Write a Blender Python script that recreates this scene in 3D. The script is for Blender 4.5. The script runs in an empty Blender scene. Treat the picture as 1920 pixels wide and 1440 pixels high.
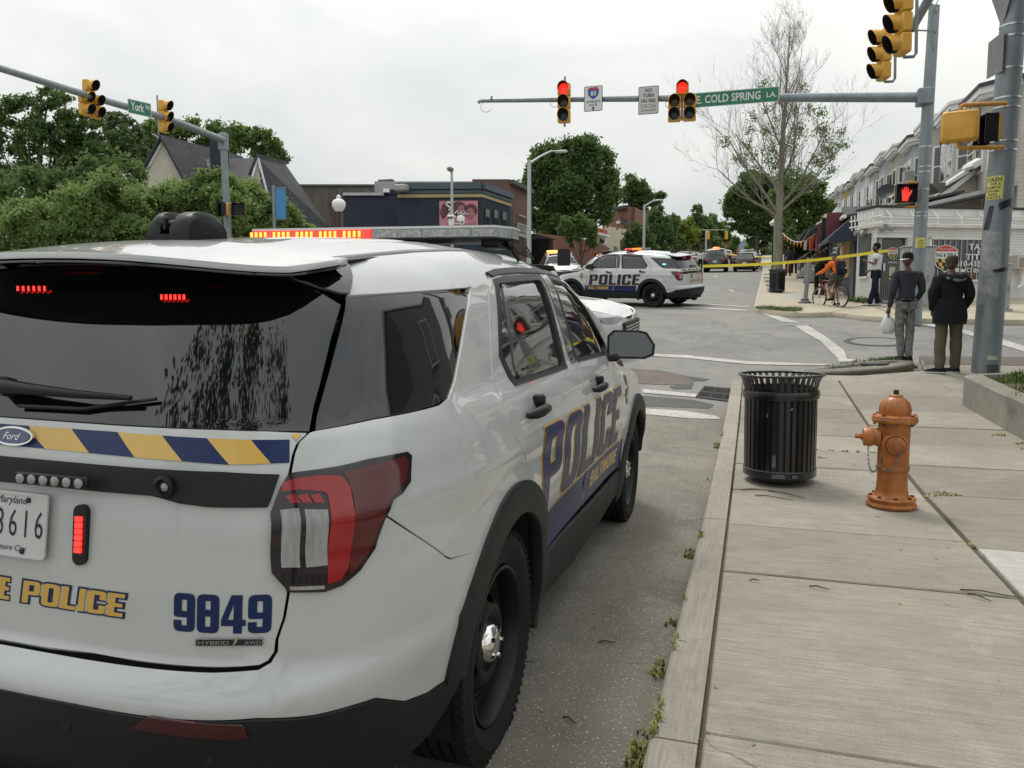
import bpy, bmesh, math, random
import numpy as np
from mathutils import Vector, Matrix
from mathutils.geometry import delaunay_2d_cdt
R=math.radians; PI=math.pi; rnd=random.Random(7)
S=bpy.context.scene; COL=S.collection; D=bpy.data
# ---------- camera ----------
FPX=1450.; TH=R(17.25); PIT=R(5.12); CAMZ=1.47
ct,st,cp,sp=math.cos(TH),math.sin(TH),math.cos(PIT),math.sin(PIT)
CW=np.array([0,0,CAMZ]); FW=np.array([-st*cp,ct*cp,-sp]); RT=np.array([ct,st,0.]); UPV=np.array([-st*sp,ct*sp,cp])
cam=D.cameras.new('camera'); co=D.objects.new('camera',cam); COL.objects.link(co)
cam.sensor_fit='HORIZONTAL'; cam.sensor_width=36; cam.lens=36*FPX/1920; cam.clip_start=.05; cam.clip_end=3000
co.location=(0,0,CAMZ); co.rotation_euler=(PI/2-PIT,0,TH); S.camera=co
# ---------- world: bright overcast sky ----------
W=D.worlds.new('World'); S.world=W; W.use_nodes=True
nt=W.node_tree; N=nt.nodes; L=nt.links; N.clear()
SUN_EL,SUN_AZ=R(60),R(-35)
sky=N.new('ShaderNodeTexSky'); sky.sky_type='NISHITA'; sky.sun_disc=False; sky.sun_elevation=SUN_EL; sky.sun_rotation=SUN_AZ; sky.dust_density=3
b1=N.new('ShaderNodeBackground'); b1.inputs[1].default_value=.05
tc=N.new('ShaderNodeTexCoord'); mp=N.new('ShaderNodeMapping'); mp.inputs['Scale'].default_value=(1,1,3.2); mp.inputs['Rotation'].default_value=(.1,.25,.6)
nz=N.new('ShaderNodeTexNoise'); nz.inputs['Scale'].default_value=1.5; nz.inputs['Detail'].default_value=7; nz.inputs['Roughness'].default_value=.52
nz.inputs['Distortion'].default_value=.5
rp=N.new('ShaderNodeValToRGB'); e=rp.color_ramp.elements
e[0].position=.33; e[0].color=(.455,.488,.50,1); e[1].position=.66; e[1].color=(.69,.692,.650,1)
sx=N.new('ShaderNodeSeparateXYZ'); m1=N.new('ShaderNodeMapRange'); m1.inputs[1].default_value=0; m1.inputs[2].default_value=1; m1.inputs[3].default_value=.97; m1.inputs[4].default_value=2.35
b2=N.new('ShaderNodeBackground'); mx=N.new('ShaderNodeMixShader'); mx.inputs[0].default_value=.93
out=N.new('ShaderNodeOutputWorld')
L.new(tc.outputs['Generated'],mp.inputs[0]); L.new(mp.outputs[0],nz.inputs['Vector']); L.new(nz.outputs[0],rp.inputs[0]); L.new(rp.outputs[0],b2.inputs[0])
L.new(tc.outputs['Generated'],sx.inputs[0]); L.new(sx.outputs[2],m1.inputs[0]); L.new(m1.outputs[0],b2.inputs[1])
L.new(sky.outputs[0],b1.inputs[0]); L.new(b1.outputs[0],mx.inputs[1]); L.new(b2.outputs[0],mx.inputs[2]); L.new(mx.outputs[0],out.inputs[0])
sl=D.lights.new('sun','SUN'); sl.energy=1.7; sl.angle=R(16); sl.color=(1,.94,.86); so=D.objects.new('sun',sl); COL.objects.link(so)
so.rotation_euler=(PI/2-SUN_EL,0,PI-SUN_AZ+R(0))
V=S.view_settings; V.view_transform='Standard'; V.look='None'; V.gamma=1; V.use_curve_mapping=False; V.exposure=0.22
S.render.engine='CYCLES'
# ---------- terrain height ----------
GYT=[-60,6.2,9,12.5,16,20,24.6,40,67,130,300,700]; GZT=[0,0,.10,.36,.75,1.2,1.66,3.0,5.05,10.2,24.2,57]
def gz(y): return np.interp(y,GYT,GZT)
def g(y): return float(gz(y))
def ray(u,v): return FW+(u-960)/FPX*RT-(v-720)/FPX*UPV
def gp(u,v,dz=0.):            # where the sight line through a photo point meets the ground (+dz)
    r=ray(u,v); t=.5; 
    while t<600:
        p=CW+r*t
        if p[2]-g(p[1])-dz<0:
            a,b=t/1.02-.05,t
            for _ in range(30):
                m=(a+b)/2; q=CW+r*m
                if q[2]-g(q[1])-dz<0: b=m
                else: a=m
            return CW+r*b
        t=t*1.01+.005
    return None
def at(u,v,y): r=ray(u,v); return CW+r*(y/r[1])        # the point on that line at street distance y
def proj(P):
    d=np.asarray(P,float)-CW; z=d@FW
    return np.stack([960+FPX*(d@RT)/z,720-FPX*(d@UPV)/z],-1)
# ---------- objects ----------
def tag(o,label=None,cat=None,group=None,kind=None):
    for k,v in (('label',label),('category',cat),('group',group),('kind',kind)):
        if v: o[k]=v
    return o
def thing(name,label,cat,loc=(0,0,0),rot=(0,0,0),group=None):
    o=D.objects.new(name,None); COL.objects.link(o); o.location=[float(c) for c in loc]
    o.rotation_euler=(0,0,rot) if isinstance(rot,(int,float)) else rot
    o.empty_display_size=.1
    return tag(o,label,cat,group)
def copy_tree(o,parent=None,top=True):
    c=o.copy(); COL.objects.link(c); c.parent=parent
    for ch in o.children: copy_tree(ch,c,False)
    return c
def place(o,loc,rot=0):
    o.location=[float(c) for c in loc]; o.rotation_euler=(0,0,rot) if isinstance(rot,(int,float)) else rot; return o
class MB:
    def __init__(s): s.v=[]; s.f=[]
    def add(s,vs,fs):
        n=len(s.v); s.v+= [tuple(map(float,p)) for p in vs]; s.f+=[tuple(i+n for i in f) for f in fs]; return s
    def box(s,c,d,rz=0,M=None,bev=0):
        x,y,z=d[0]/2,d[1]/2,d[2]/2
        if bev:
            b=min(bev,x*.9,y*.9,z*.9); vs=[];
            for sz in (-1,1):
                for k,(zz,ins) in enumerate(((z,b),(z-b,0))if sz>0 else((z,b),(z-b,0))):
                    X,Y=x-ins,y-ins
                    vs.append((sz*zz,[(X-b*(ins==0),-Y),(X,-Y+b*(ins==0)),(X,Y-b*(ins==0)),(X-b*(ins==0),Y),(-X+b*(ins==0),Y),(-X,Y-b*(ins==0)),(-X,-Y+b*(ins==0)),(-X+b*(ins==0),-Y)]))
            rings=sorted(vs,key=lambda a:a[0]); P=[];F=[]
            for zz,r in rings: P+=[(a,bb,zz) for a,bb in r]
            for k in range(3):
                for i in range(8): F.append((k*8+i,k*8+(i+1)%8,k*8+8+(i+1)%8,k*8+8+i))
            F.append(tuple(range(7,-1,-1))); F.append(tuple(range(24,32)))
        else:
            P=[(-x,-y,-z),(x,-y,-z),(x,y,-z),(-x,y,-z),(-x,-y,z),(x,-y,z),(x,y,z),(-x,y,z)]
            F=[(0,3,2,1),(4,5,6,7),(0,1,5,4),(1,2,6,5),(2,3,7,6),(3,0,4,7)]
        m=Matrix.Rotation(rz,4,'Z') if M is None else M
        return s.add([(m@Vector(p))+Vector([float(q) for q in c]) for p in P],F)
    def tube(s,pts,r,n=8,cap=True,closed=False):
        pts=[Vector([float(q) for q in p]) for p in pts]; m=len(pts); rs=r if hasattr(r,'__len__') else [r]*m
        base=len(s.v); a=None; V_=[];F=[]
        for i,p in enumerate(pts):
            if closed: t=pts[(i+1)%m]-pts[i-1]
            else: t=(pts[min(i+1,m-1)]-pts[max(i-1,0)])
            t=t.normalized() if t.length>1e-9 else Vector((0,0,1))
            if a is None:
                a=t.cross(Vector((0,0,1))) if abs(t.z)<.95 else t.cross(Vector((1,0,0)))
            a=(a-t*a.dot(t)).normalized(); b=t.cross(a)
            for k in range(n):
                w=2*PI*k/n; V_.append(p+(a*math.cos(w)+b*math.sin(w))*rs[i])
        for i in range(m if closed else m-1):
            j=(i+1)%m
            for k in range(n): F.append((i*n+k,i*n+(k+1)%n,j*n+(k+1)%n,j*n+k))
        if cap and not closed: F.append(tuple(range(n-1,-1,-1))); F.append(tuple((m-1)*n+k for k in range(n)))
        return s.add(V_,F)
    def lathe(s,prof,c=(0,0,0),n=24,M=None,a0=0,a1=2*PI):
        full=abs(a1-a0-2*PI)<1e-6; k=n if full else n+1; P=[];F=[]; c=Vector([float(q) for q in c])
        for (r,z) in prof:
            for i in range(k):
                w=a0+(a1-a0)*i/n; p=Vector((r*math.cos(w),r*math.sin(w),z)); P.append((M@p if M else p)+c)
        for j in range(len(prof)-1):
            for i in range(n): F.append((j*k+i,j*k+(i+1)%k,(j+1)*k+(i+1)%k,(j+1)*k+i))
        if prof[0][0]>1e-6 and full: pass
        return s.add(P,F)
    def prism(s,poly,h,M=None,z0=0):     # polygon in local xy, extruded z0..z0+h
        n=len(poly); P=[Vector((float(a),float(b),z0)) for a,b in poly]+[Vector((float(a),float(b),z0+h)) for a,b in poly]
        if M is not None: P=[M@p for p in P]
        F=[tuple(range(n-1,-1,-1)),tuple(range(n,2*n))]+[(i,(i+1)%n,n+(i+1)%n,n+i) for i in range(n)]
        return s.add(P,F)
    def quad(s,*p): return s.add(p,[tuple(range(len(p)))])
    def build(s,name,mat,parent=None,smooth=None,fix=True,label=None):
        me=D.meshes.new(name); me.from_pydata(s.v,[],s.f); me.materials.append(mat)
        if fix:
            bm=bmesh.new(); bm.from_mesh(me); bmesh.ops.recalc_face_normals(bm,faces=bm.faces); bm.to_mesh(me); bm.free()
        if smooth:
            me.polygons.foreach_set('use_smooth',[True]*len(me.polygons)); me.set_sharp_from_angle(angle=R(smooth if smooth>1 else 35))
        o=D.objects.new(name,me); COL.objects.link(o); o.parent=parent
        if label: o['label']=label
        return o
def axisM(d,up=(0,0,1)):      # matrix whose local z points along d
    z=Vector(d).normalized(); x=Vector(up).cross(z)
    if x.length<1e-4: x=Vector((1,0,0)).cross(z)
    x.normalize(); y=z.cross(x); return Matrix((x,y,z)).transposed().to_4x4()
def frameM(o,x,y):      # local x,y -> given vectors, z = x cross y
    x=Vector([float(a) for a in x]).normalized(); y=Vector([float(a) for a in y]); y=(y-x*y.dot(x)).normalized(); z=x.cross(y)
    M=Matrix((x,y,z)).transposed().to_4x4(); M.translation=Vector([float(a) for a in o]); return M
# ---------- materials ----------
MATS={}
def mat(name,col,rough=.6,metal=0.,var=.12,vs=3.,bump=0.,bs=60.,coat=0.,emit=0.,ecol=None,alpha=1.,trans=0.,spec=.5,coord='Object',stretch=None,col2=None,dirt=0.,ior=None):
    """procedural surface: noise-varied base colour, optional fine bump and clear coat"""
    if name in MATS: return MATS[name]
    m=D.materials.new(name); m.use_nodes=True; t=m.node_tree; n=t.nodes; l=t.links; b=n['Principled BSDF']
    b.inputs['Base Color'].default_value=(*col,1); b.inputs['Roughness'].default_value=rough; b.inputs['Metallic'].default_value=metal
    b.inputs['Specular IOR Level'].default_value=spec
    if coat: b.inputs['Coat Weight'].default_value=coat; b.inputs['Coat Roughness'].default_value=.03
    if emit: b.inputs['Emission Color'].default_value=(*(ecol or col),1); b.inputs['Emission Strength'].default_value=emit
    if trans: b.inputs['Transmission Weight'].default_value=trans
    if ior: b.inputs['IOR'].default_value=ior
    c=n.new('ShaderNodeTexCoord') if coord!='World' else n.new('ShaderNodeNewGeometry'); src=c.outputs['Position' if coord=='World' else coord]
    if stretch:
        q=n.new('ShaderNodeMapping'); q.inputs['Scale'].default_value=stretch; l.new(src,q.inputs[0]); src=q.outputs[0]
    if var or col2:
        z=n.new('ShaderNodeTexNoise'); z.inputs['Scale'].default_value=vs; z.inputs['Detail'].default_value=6; z.inputs['Roughness'].default_value=.62; l.new(src,z.inputs['Vector'])
        r=n.new('ShaderNodeValToRGB'); r.color_ramp.elements[0].position=.3; r.color_ramp.elements[1].position=.7
        c2=col2 or tuple(min(1,x*(1+var)) for x in col); c1=tuple(x*(1-var) for x in col) if not col2 else col
        r.color_ramp.elements[0].color=(*c1,1); r.color_ramp.elements[1].color=(*c2,1)
        l.new(z.outputs[0],r.inputs[0]); l.new(r.outputs[0],b.inputs['Base Color'])
    if bump:
        z2=n.new('ShaderNodeTexNoise'); z2.inputs['Scale'].default_value=bs; z2.inputs['Detail'].default_value=4; l.new(src,z2.inputs['Vector'])
        bp=n.new('ShaderNodeBump'); bp.inputs['Strength'].default_value=bump; bp.inputs['Distance'].default_value=.01; l.new(z2.outputs[0],bp.inputs['Height']); l.new(bp.outputs[0],b.inputs['Normal'])
    MATS[name]=m; return m
NAVY=(.006,.018,.085); GOLD=(.60,.37,.07)
paint=mat('white_car_paint',(.47,.485,.48),.4,coat=1.,var=.05,vs=2.2)
navy_vinyl=mat('navy_vinyl',NAVY,.35,coat=.12,var=.03,spec=.3); gold_vinyl=mat('gold_vinyl',GOLD,.32,coat=.5,var=.05)
clad=mat('dark_cladding',(.011,.0125,.014),.5,var=.12,bump=.08,bs=400,spec=.28); gloss_black=mat('gloss_black',(.006,.006,.007),.12,coat=1.,var=0)
carglass=mat('tinted_glass',(.003,.004,.005),.02,var=0,spec=.5,coat=.45); shade_glass=mat('lighter_tinted_glass',(.009,.012,.012),.02,var=0,spec=.6,coat=.8)
rubber=mat('tyre_rubber',(.010,.010,.011),.75,spec=.3,var=.15,bump=.1,bs=200); steel_black=mat('black_steel_rim',(.007,.007,.008),.42,var=.05,spec=.3)
chrome=mat('chrome',(.75,.74,.72),.12,metal=1,var=.03); dark_in=mat('dark_inside',(.004,.004,.004),.9,var=0)
galv=mat('galvanised_steel',(.22,.25,.27),.5,metal=.35,var=.18,vs=6,stretch=(1,1,.4),bump=.05,bs=80)
sigyel=mat('signal_yellow',(.62,.33,.045),.45,var=.1,vs=5); black_plastic=mat('black_plastic',(.009,.009,.011),.4,var=.08,spec=.35)
white_paint=mat('white_paint',(.78,.78,.76),.5,var=.06)
def emis(name,col,s): return mat(name,tuple(c*.5 for c in col),.3,var=0,emit=s,ecol=col)
# ---------- surfaces and patches ----------
def eo(pts,loops):        # even-odd inside test, vectorised
    ins=np.zeros(len(pts),bool); x,y=pts[:,0],pts[:,1]
    for lp in loops:
        q=np.asarray(lp,float); q2=np.roll(q,-1,0)
        for (x1,y1),(x2,y2) in zip(q,q2):
            if y1==y2: continue
            c=((y1>y)!=(y2>y)); 
            ins^= c&(x<(x2-x1)*(y-y1)/(y2-y1)+x1)
    return ins
def dens(lp,step,closed=True):
    o=[]; n=len(lp)
    for i in range(n if closed else n-1):
        a=np.array(lp[i],float); b=np.array(lp[(i+1)%n],float); k=max(1,int(np.hypot(*(b-a))/step))
        o+=[tuple(a+(b-a)*j/k) for j in range(k)]
    if not closed: o.append(tuple(lp[-1]))
    return o
def patch(name,loops,surf,m,parent=None,off=0.,thick=.004,step=.05,ds=None,smooth=True,label=None,norm=None):
    """solid sheet: loops (even-odd) in surface coordinates, laid on surf(a,b)->(xyz) with its own thickness"""
    ds=ds or step; loops=[dens(l,ds) for l in loops]; al=np.array([p for l in loops for p in l])
    lo,hi=al.min(0),al.max(0); gx=np.arange(lo[0]+step/2,hi[0],step); gy=np.arange(lo[1]+step/2,hi[1],step)
    vs=[Vector(p) for p in al]; ed=[]; k=0
    for l in loops:
        n=len(l); ed+=[(k+i,k+(i+1)%n) for i in range(n)]; k+=n
    if len(gx) and len(gy):
        G=np.array([(a+(step/2 if j%2 else 0),b) for j,b in enumerate(gy) for a in gx]); G=G[eo(G,loops)]
        if len(G):
            dd=np.min(((G[:,None,:]-al[None])**2).sum(-1),1) if len(G)*len(al)<4e6 else np.full(len(G),1.)
            G=G[dd>(step*.4)**2]; vs+=[Vector(p) for p in G]
    V2,E2,F2,_,_,_=delaunay_2d_cdt(vs,ed,[],0,1e-6)
    V2=np.array([tuple(v) for v in V2]); F2=[f for f in F2]
    cen=np.array([V2[list(f)].mean(0) for f in F2]); keep=eo(cen,loops); F2=[tuple(f) for f,k_ in zip(F2,keep) if k_]
    h=1e-3; a,b=V2[:,0],V2[:,1]; P=surf(a,b)
    nn=np.cross(surf(a+h,b)-surf(a-h,b),surf(a,b+h)-surf(a,b-h)); ln=np.linalg.norm(nn,axis=1,keepdims=True); nn=nn/np.maximum(ln,1e-12)
    T=P+nn*off; vv=[tuple(p) for p in T]; ff=list(F2); n0=len(vv)
    nrm=[tuple(p) for p in nn]
    if thick:
        ec={}
        for f in F2:
            for i in range(3):
                e_=(f[i],f[(i+1)%3]); ec[e_]=1
        bd=[e_ for e_ in ec if (e_[1],e_[0]) not in ec]
        idx={}
        for e_ in bd:
            for q in e_:
                if q not in idx: idx[q]=len(vv); vv.append(tuple(T[q]-nn[q]*thick)); nrm.append(nrm[q])
        nb=len(ff)
        for (i,j) in bd: ff.append((j,i,idx[i],idx[j]))
    me=D.meshes.new(name); me.from_pydata(vv,[],ff); me.materials.append(m)
    if smooth:
        me.polygons.foreach_set('use_smooth',[True]*len(me.polygons))
        L_=[]; nf=len(F2)
        for k_,p in enumerate(me.polygons):
            for vi in p.vertices: L_.append(nrm[vi] if k_<nf else (0,0,0))
        me.normals_split_custom_set(L_)
    o=D.objects.new(name,me); COL.objects.link(o); o.parent=parent
    if label: o['label']=label
    return o
def mesh_loops(me):
    adj={}; cnt={}
    for p in me.polygons:
        for k in p.edge_keys: cnt[k]=cnt.get(k,0)+1
    for (a,b),c_ in cnt.items():
        if c_!=1: continue
        adj.setdefault(a,[]).append(b); adj.setdefault(b,[]).append(a)
    seen=set(); out=[]
    for s0 in adj:
        if s0 in seen: continue
        lp=[s0]; seen.add(s0); cur=s0; prev=None
        while True:
            nx=[q for q in adj[cur] if q!=prev and q not in seen]
            if not nx: break
            prev,cur=cur,nx[0]; seen.add(cur); lp.append(cur)
        if len(lp)>2: out.append([tuple(me.vertices[i].co[:2]) for i in lp])
    return out
def text_loops(s,size=1,bold=0.,shear=0.,sx=1.,space=1.,center=False,res=3):
    """outlines of a line of lettering as closed loops, lower left at (0,0), cap height = size"""
    cu=D.curves.new('t','FONT'); cu.body=s; cu.size=1; cu.offset=bold; cu.shear=shear; cu.space_character=space; cu.fill_mode='FRONT'; cu.dimensions='2D'; cu.resolution_u=res
    o=D.objects.new('t',cu); COL.objects.link(o); bpy.context.view_layer.update()
    me=o.to_mesh(); bm=bmesh.new(); bm.from_mesh(me); bmesh.ops.remove_doubles(bm,verts=bm.verts,dist=1e-5); bm.to_mesh(me); bm.free(); lp=mesh_loops(me); o.to_mesh_clear(); D.objects.remove(o); D.curves.remove(cu)
    k=size/.70
    lp=[[(x*k*sx,y*k) for x,y in l] for l in lp]
    xs=[x for l in lp for x,_ in l]
    if center: c=(min(xs)+max(xs))/2
    else: c=min(xs)
    return [[(x-c,y) for x,y in l] for l in lp]
_W=.56
def _rp(P,n=3):      # corners given as (x,y[,radius])
    o=[]; k=len(P)
    for i,p in enumerate(P):
        if len(p)<3: o.append((p[0],p[1])); continue
        a=np.array(P[i-1][:2],float);b=np.array(p[:2],float);c=np.array(P[(i+1)%k][:2],float); u=(a-b)/np.linalg.norm(a-b); v=(c-b)/np.linalg.norm(c-b)
        for j in range(n+1):
            t=j/n; o.append(tuple(b+u*p[2]*(1-t)**2+v*p[2]*t**2))
    return o
def _box(x0,y0,x1,y1,r=0): return _rp([(x0,y0,r),(x1,y0,r),(x1,y1,r),(x0,y1,r)]) if r else [(x0,y0),(x1,y0),(x1,y1),(x0,y1)]
def block_loops(txt,h=1.,s=.20,t=.17,e=0.,shear=0.,gap=.07,width=None):
    """heavy condensed block capitals and figures; e grows the strokes for an outline"""
    W=_W; q=.15; out=[]; x=0.
    G={'O':(W,[_box(0,0,W,1,q)],[_box(s,t,W-s,1-t,.05)]),'I':(s,[_box(0,0,s,1)],[]),
    'P':(W,[_rp([(0,0),(s,0),(s,.38),(W,.38,q),(W,1,q),(0,1)])],[_box(s,.54,W-s,1-t)]),
    'L':(.46,[[(0,0),(.46,0),(.46,t),(s,t),(s,1),(0,1)]],[]),
    'C':(W,[_rp([(0,0,q),(W,0,q),(W,.38),(W-s,.38),(W-s,t),(s,t),(s,1-t),(W-s,1-t),(W-s,.62),(W,.62),(W,1,q),(0,1,q)])],[]),
    'E':(.46,[[(0,0),(.46,0),(.46,t),(s,t),(s,.42),(.42,.42),(.42,.58),(s,.58),(s,1-t),(.46,1-t),(.46,1),(0,1)]],[]),
    'B':(W,[_rp([(0,0),(W,0,q),(W,.52,.04),(W,1,q),(0,1)])],[_box(s,t,W-s,.42),_box(s,.58,W-s,1-t)]),
    'A':(.58,[[(0,0),(.19,0),(.215,.19),(.365,.19),(.39,0),(.58,0),(.42,1),(.16,1)]],[[(.235,.36),(.345,.36),(.29,.80)]]),
    'T':(.52,[[(.16,0),(.36,0),(.36,1-t),(.52,1-t),(.52,1),(0,1),(0,1-t),(.16,1-t)]],[]),
    'M':(.72,[[(0,0),(.17,0),(.17,.60),(.29,0),(.43,0),(.55,.60),(.55,0),(.72,0),(.72,1),(.50,1),(.36,.40),(.22,1),(0,1)]],[]),
    'R':(W,[_rp([(0,0),(s,0),(s,.40),(.30,.40),(.36,0),(W+.01,0),(.49,.44),(W,.52,.06),(W,1,q),(0,1)])],[_box(s,.56,W-s,1-t)]),
    '9':(W,[_rp([(0,0,q),(W,0,q),(W,1,q),(0,1,q),(0,.38,.08),(W-s,.38),(W-s,.15),(s,.15),(s,.28),(0,.28)])],[_box(s,.53,W-s,.85,.03)]),
    '8':(W,[_rp([(0,0,q),(W,0,q),(W,.52,.04),(W,1,q),(0,1,q),(0,.52,.04)])],[_box(s,.15,W-s,.44,.03),_box(s,.60,W-s,.85,.03)]),
    '4':(.60,[[(.31,0),(.51,0),(.51,.20),(.60,.20),(.60,.35),(.51,.35),(.51,1),(.25,1),(0,.35),(0,.20),(.31,.20)]],[[(.15,.35),(.31,.35),(.31,.78)]])}
    def off(P,d):
        P=[np.array(p,float) for p in P]; n=len(P); A=sum(P[i][0]*P[(i+1)%n][1]-P[(i+1)%n][0]*P[i][1] for i in range(n)); sg=1 if A>0 else -1; o=[]
        for i in range(n):
            a,b,c=P[i-1],P[i],P[(i+1)%n]; u=(b-a)/max(1e-9,np.linalg.norm(b-a)); v=(c-b)/max(1e-9,np.linalg.norm(c-b)); n1=np.array([u[1],-u[0]])*sg; n2=np.array([v[1],-v[0]])*sg; m=n1+n2; m=m/max(.5,np.dot(m,m)/2); o.append(tuple(b+m*d))
        return o
    for ch in txt:
        if ch==' ': x+=.3; continue
        w,O,H=G[ch]
        for P in O: out.append([(x+a,b) for a,b in (off(P,e) if e else P)])
        for P in H:
            Q=off(P,-e) if e else P
            if min(a for a,_ in Q)<max(a for a,_ in Q)-.01: out.append([(x+a,b) for a,b in Q])
        x+=w+gap
    x-=gap; k=(width/x if width else h)
    return [[(a*k+b*h*shear,b*h) for a,b in l] for l in out]
def flat(M):
    A=np.array(M)[:3,:]
    def f(a,b): return (A[:,0][None]*a[:,None]+A[:,1][None]*b[:,None])+A[:,3][None]
    return f
def letters(name,s,M,size,m,parent,bold=0.,shear=0.,sx=1.,space=1.,center=True,off=.002,res=2,fit=None):
    lp=text_loops(s,size,bold,shear,sx,space,center,res)
    if fit:
        xs=[x for l in lp for x,_ in l]; k=fit/(max(xs)-min(xs)); lp=[[(x*k,y) for x,y in l] for l in lp]
    return patch(name,lp,flat(M),m,parent,off=off,thick=0,step=1e3,smooth=False)
# ================= body surfaces of the police utility car (x right, y forward from rear axle, z up) =================
def smt(xs,ys,lo,hi,n=600,k=9):
    X=np.linspace(lo,hi,n); Y=np.interp(X,xs,ys); K=np.hanning(2*k+3)[1:-1]; K/=K.sum(); Yp=np.pad(Y,k,mode='edge'); 
    a=2*Y[0]-Y[1:k+1][::-1]; b=2*Y[-1]-Y[-k-1:-1][::-1]; Yp=np.concatenate([a,Y,b]); return X,np.convolve(Yp,K,'valid')
class Body:
    def __init__(s,wl,wg,yr,yf,zb,ZT,p=5.,q=2.2,LC=.72,z0=.28,bulge=True,hubs=(0,3.05),k=15):
        s.tl=smt([a for a,_ in wl]+[a for a,_ in wg],[b for _,b in wl]+[b for _,b in wg],0,2,k=k)
        s.yr=smt(*zip(*yr),.1,2.0,k=7); s.yf=smt(*zip(*yf),.1,2.,k=5); s.zbt=smt(*zip(*zb),-1.6,4.6); s.ztt=smt(*zip(*ZT),-1.6,4.6)
        s.p,s.q,s.LC,s.z0,s.bulge,s.hubs=p,q,LC,z0,bulge,hubs
        ph=np.linspace(0,PI/2,4001); x=.95*np.sin(ph)**(2/p); y=-LC*np.cos(ph)**(2/q); s.ph=ph
        s.arc=np.concatenate([[0],np.cumsum(np.hypot(np.diff(x),np.diff(y)))]); s.smax=s.arc[-1]
    def zb(s,y): return np.interp(y,*s.zbt)
    def ZT(s,y): return np.interp(y,*s.ztt)
    def Wd(s,y,z):
        y=np.asarray(y,float); z=np.asarray(z,float); b=s.zb(y); t=s.ZT(y)
        v=np.where(z<=b,(z-s.z0)/(b-s.z0),1+(z-b)/(t-b)); v=np.clip(v,-.2,2.2)
        x=np.interp(v,*s.tl); tt=np.clip((-.25-y)/.85,0,2)
        x=x*(1-(.02+.045*np.clip(v-.8,0,1))*tt**1.7)
        if s.bulge:
            win=1/(1+np.exp(-(y-.62)*9))/(1+np.exp((y-2.35)*9))
            x=x-.022*np.exp(-((z-.60)/.15)**2)*win+.010*np.exp(-((z-1.02)/.045)**2)-.006*np.exp(-((z-.93)/.05)**2)
            for hy in s.hubs:
                r=np.hypot(y-hy,z-.40); x=x+.020*np.exp(-((r-.46)/.10)**2)*(z<1)
        return x
    def wrap(s,a,z):
        a=np.asarray(a,float); z=np.asarray(z,float); sg=np.sign(a); sg=np.where(sg==0,1,sg); u=np.abs(a)
        ph=np.interp(u,s.arc,s.ph); yr=np.interp(z,*s.yr); yf=np.interp(z,*s.yf)
        y=yr+s.LC-s.LC*np.cos(ph)**(2/s.q); y=np.where(u>s.smax,yr+s.LC+(u-s.smax),y); se=np.sin(ph)**(2/s.p)
        # front end
        fc=yf-.55; t=np.clip((y-fc)/.55,0,1); y2=np.where(y>fc,fc+.55*np.sin(np.clip((y-fc)/.55,0,PI/2))**1.,y)
        over=np.clip((y-fc)/.55-1.0,0,2)
        seF=np.where(y>fc,np.cos(np.clip((y-fc)/.55,0,PI/2))**(.5),1.)
        x=s.Wd(y2,z)*se*seF
        return np.stack([x*sg,y2,z+0*x],-1)
    def a_of_y(s,y,z):      # wrap coordinate of side position y
        yr=np.interp(z,*s.yr); d=yr+s.LC-y
        if d<=0: return s.smax-d
        return float(np.interp(math.acos(min(1,(d/s.LC))**(s.q/2)),s.ph,s.arc))
    def a_of_x(s,x,z):
        A=np.linspace(0,s.smax,400); X=s.wrap(A,np.full(400,z))[:,0]; return math.copysign(float(np.interp(abs(x),X,A)),x)
    def side(s,y,z):        # surface over (y,z), right side
        y=np.asarray(y,float); z=np.asarray(z,float)
        yr=np.interp(z,*s.yr); d=np.clip((yr+s.LC-y)/s.LC,0,1); se=(1-d**s.q)**(1/s.p)
        return np.stack([s.Wd(y,z)*se,y,z],-1)
    def top(s,x,y,c=.06,drop=0):
        t=s.ZT(y); xt=s.Wd(y,t); return np.stack([x,y,t+c*(1-np.clip(np.abs(x)/xt,0,1)**2.3)],-1)
SUV=Body(wl=[(0,.925),(.15,.95),(.35,.968),(.5,.984),(.7,.988),(.82,.976),(.92,.958),(1,.928)],
 wg=[(1.06,.905),(1.35,.855),(1.6,.808),(1.75,.775),(1.88,.725),(1.96,.67),(2,.62)],
 yr=[(.1,-.9),(.28,-1.0),(.42,-1.09),(.58,-1.125),(.645,-1.123),(.665,-1.105),(.69,-1.06),(.76,-1.052),(.85,-1.048),(1.0,-1.03),(1.12,-1.01),(1.2,-.97),(1.3,-.905),(1.5,-.775),(1.6,-.72),(1.8,-.6)],
 yf=[(.1,3.7),(.3,3.84),(.6,3.95),(.8,3.94),(.92,3.88),(1.0,3.82),(1.2,3.7),(2,3.6)],
 zb=[(-1.6,1.20),(-.9,1.20),(0,1.205),(1.2,1.225),(2.1,1.24),(2.3,1.20),(3.0,1.12),(3.6,1.02),(4.0,.93)],
 ZT=[(-1.6,1.56),(-.85,1.585),(-.5,1.635),(0,1.69),(.5,1.725),(1.2,1.735),(1.8,1.70),(2.2,1.62),(4,1.6)])
CARM=Matrix.Translation((-1.755,2.425,.0))@Matrix.Rotation(R(.49),4,'Z')@Matrix.Rotation(R(1.0),4,'Y')
CARI=np.array(CARM.inverted())
def wrapgrid(B):
    A=np.linspace(-.95,4.6,260); Z=np.linspace(.3,1.72,120); aa,zz=np.meshgrid(A,Z); P=B.wrap(aa.ravel(),zz.ravel()); return aa.ravel(),zz.ravel(),P
_ga,_gz,_gP=wrapgrid(SUV); _M=np.array(CARM)
_gW=_gP@_M[:3,:3].T+_M[:3,3]; _gp=proj(_gW); _gd=(_gW-CW)@FW
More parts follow.
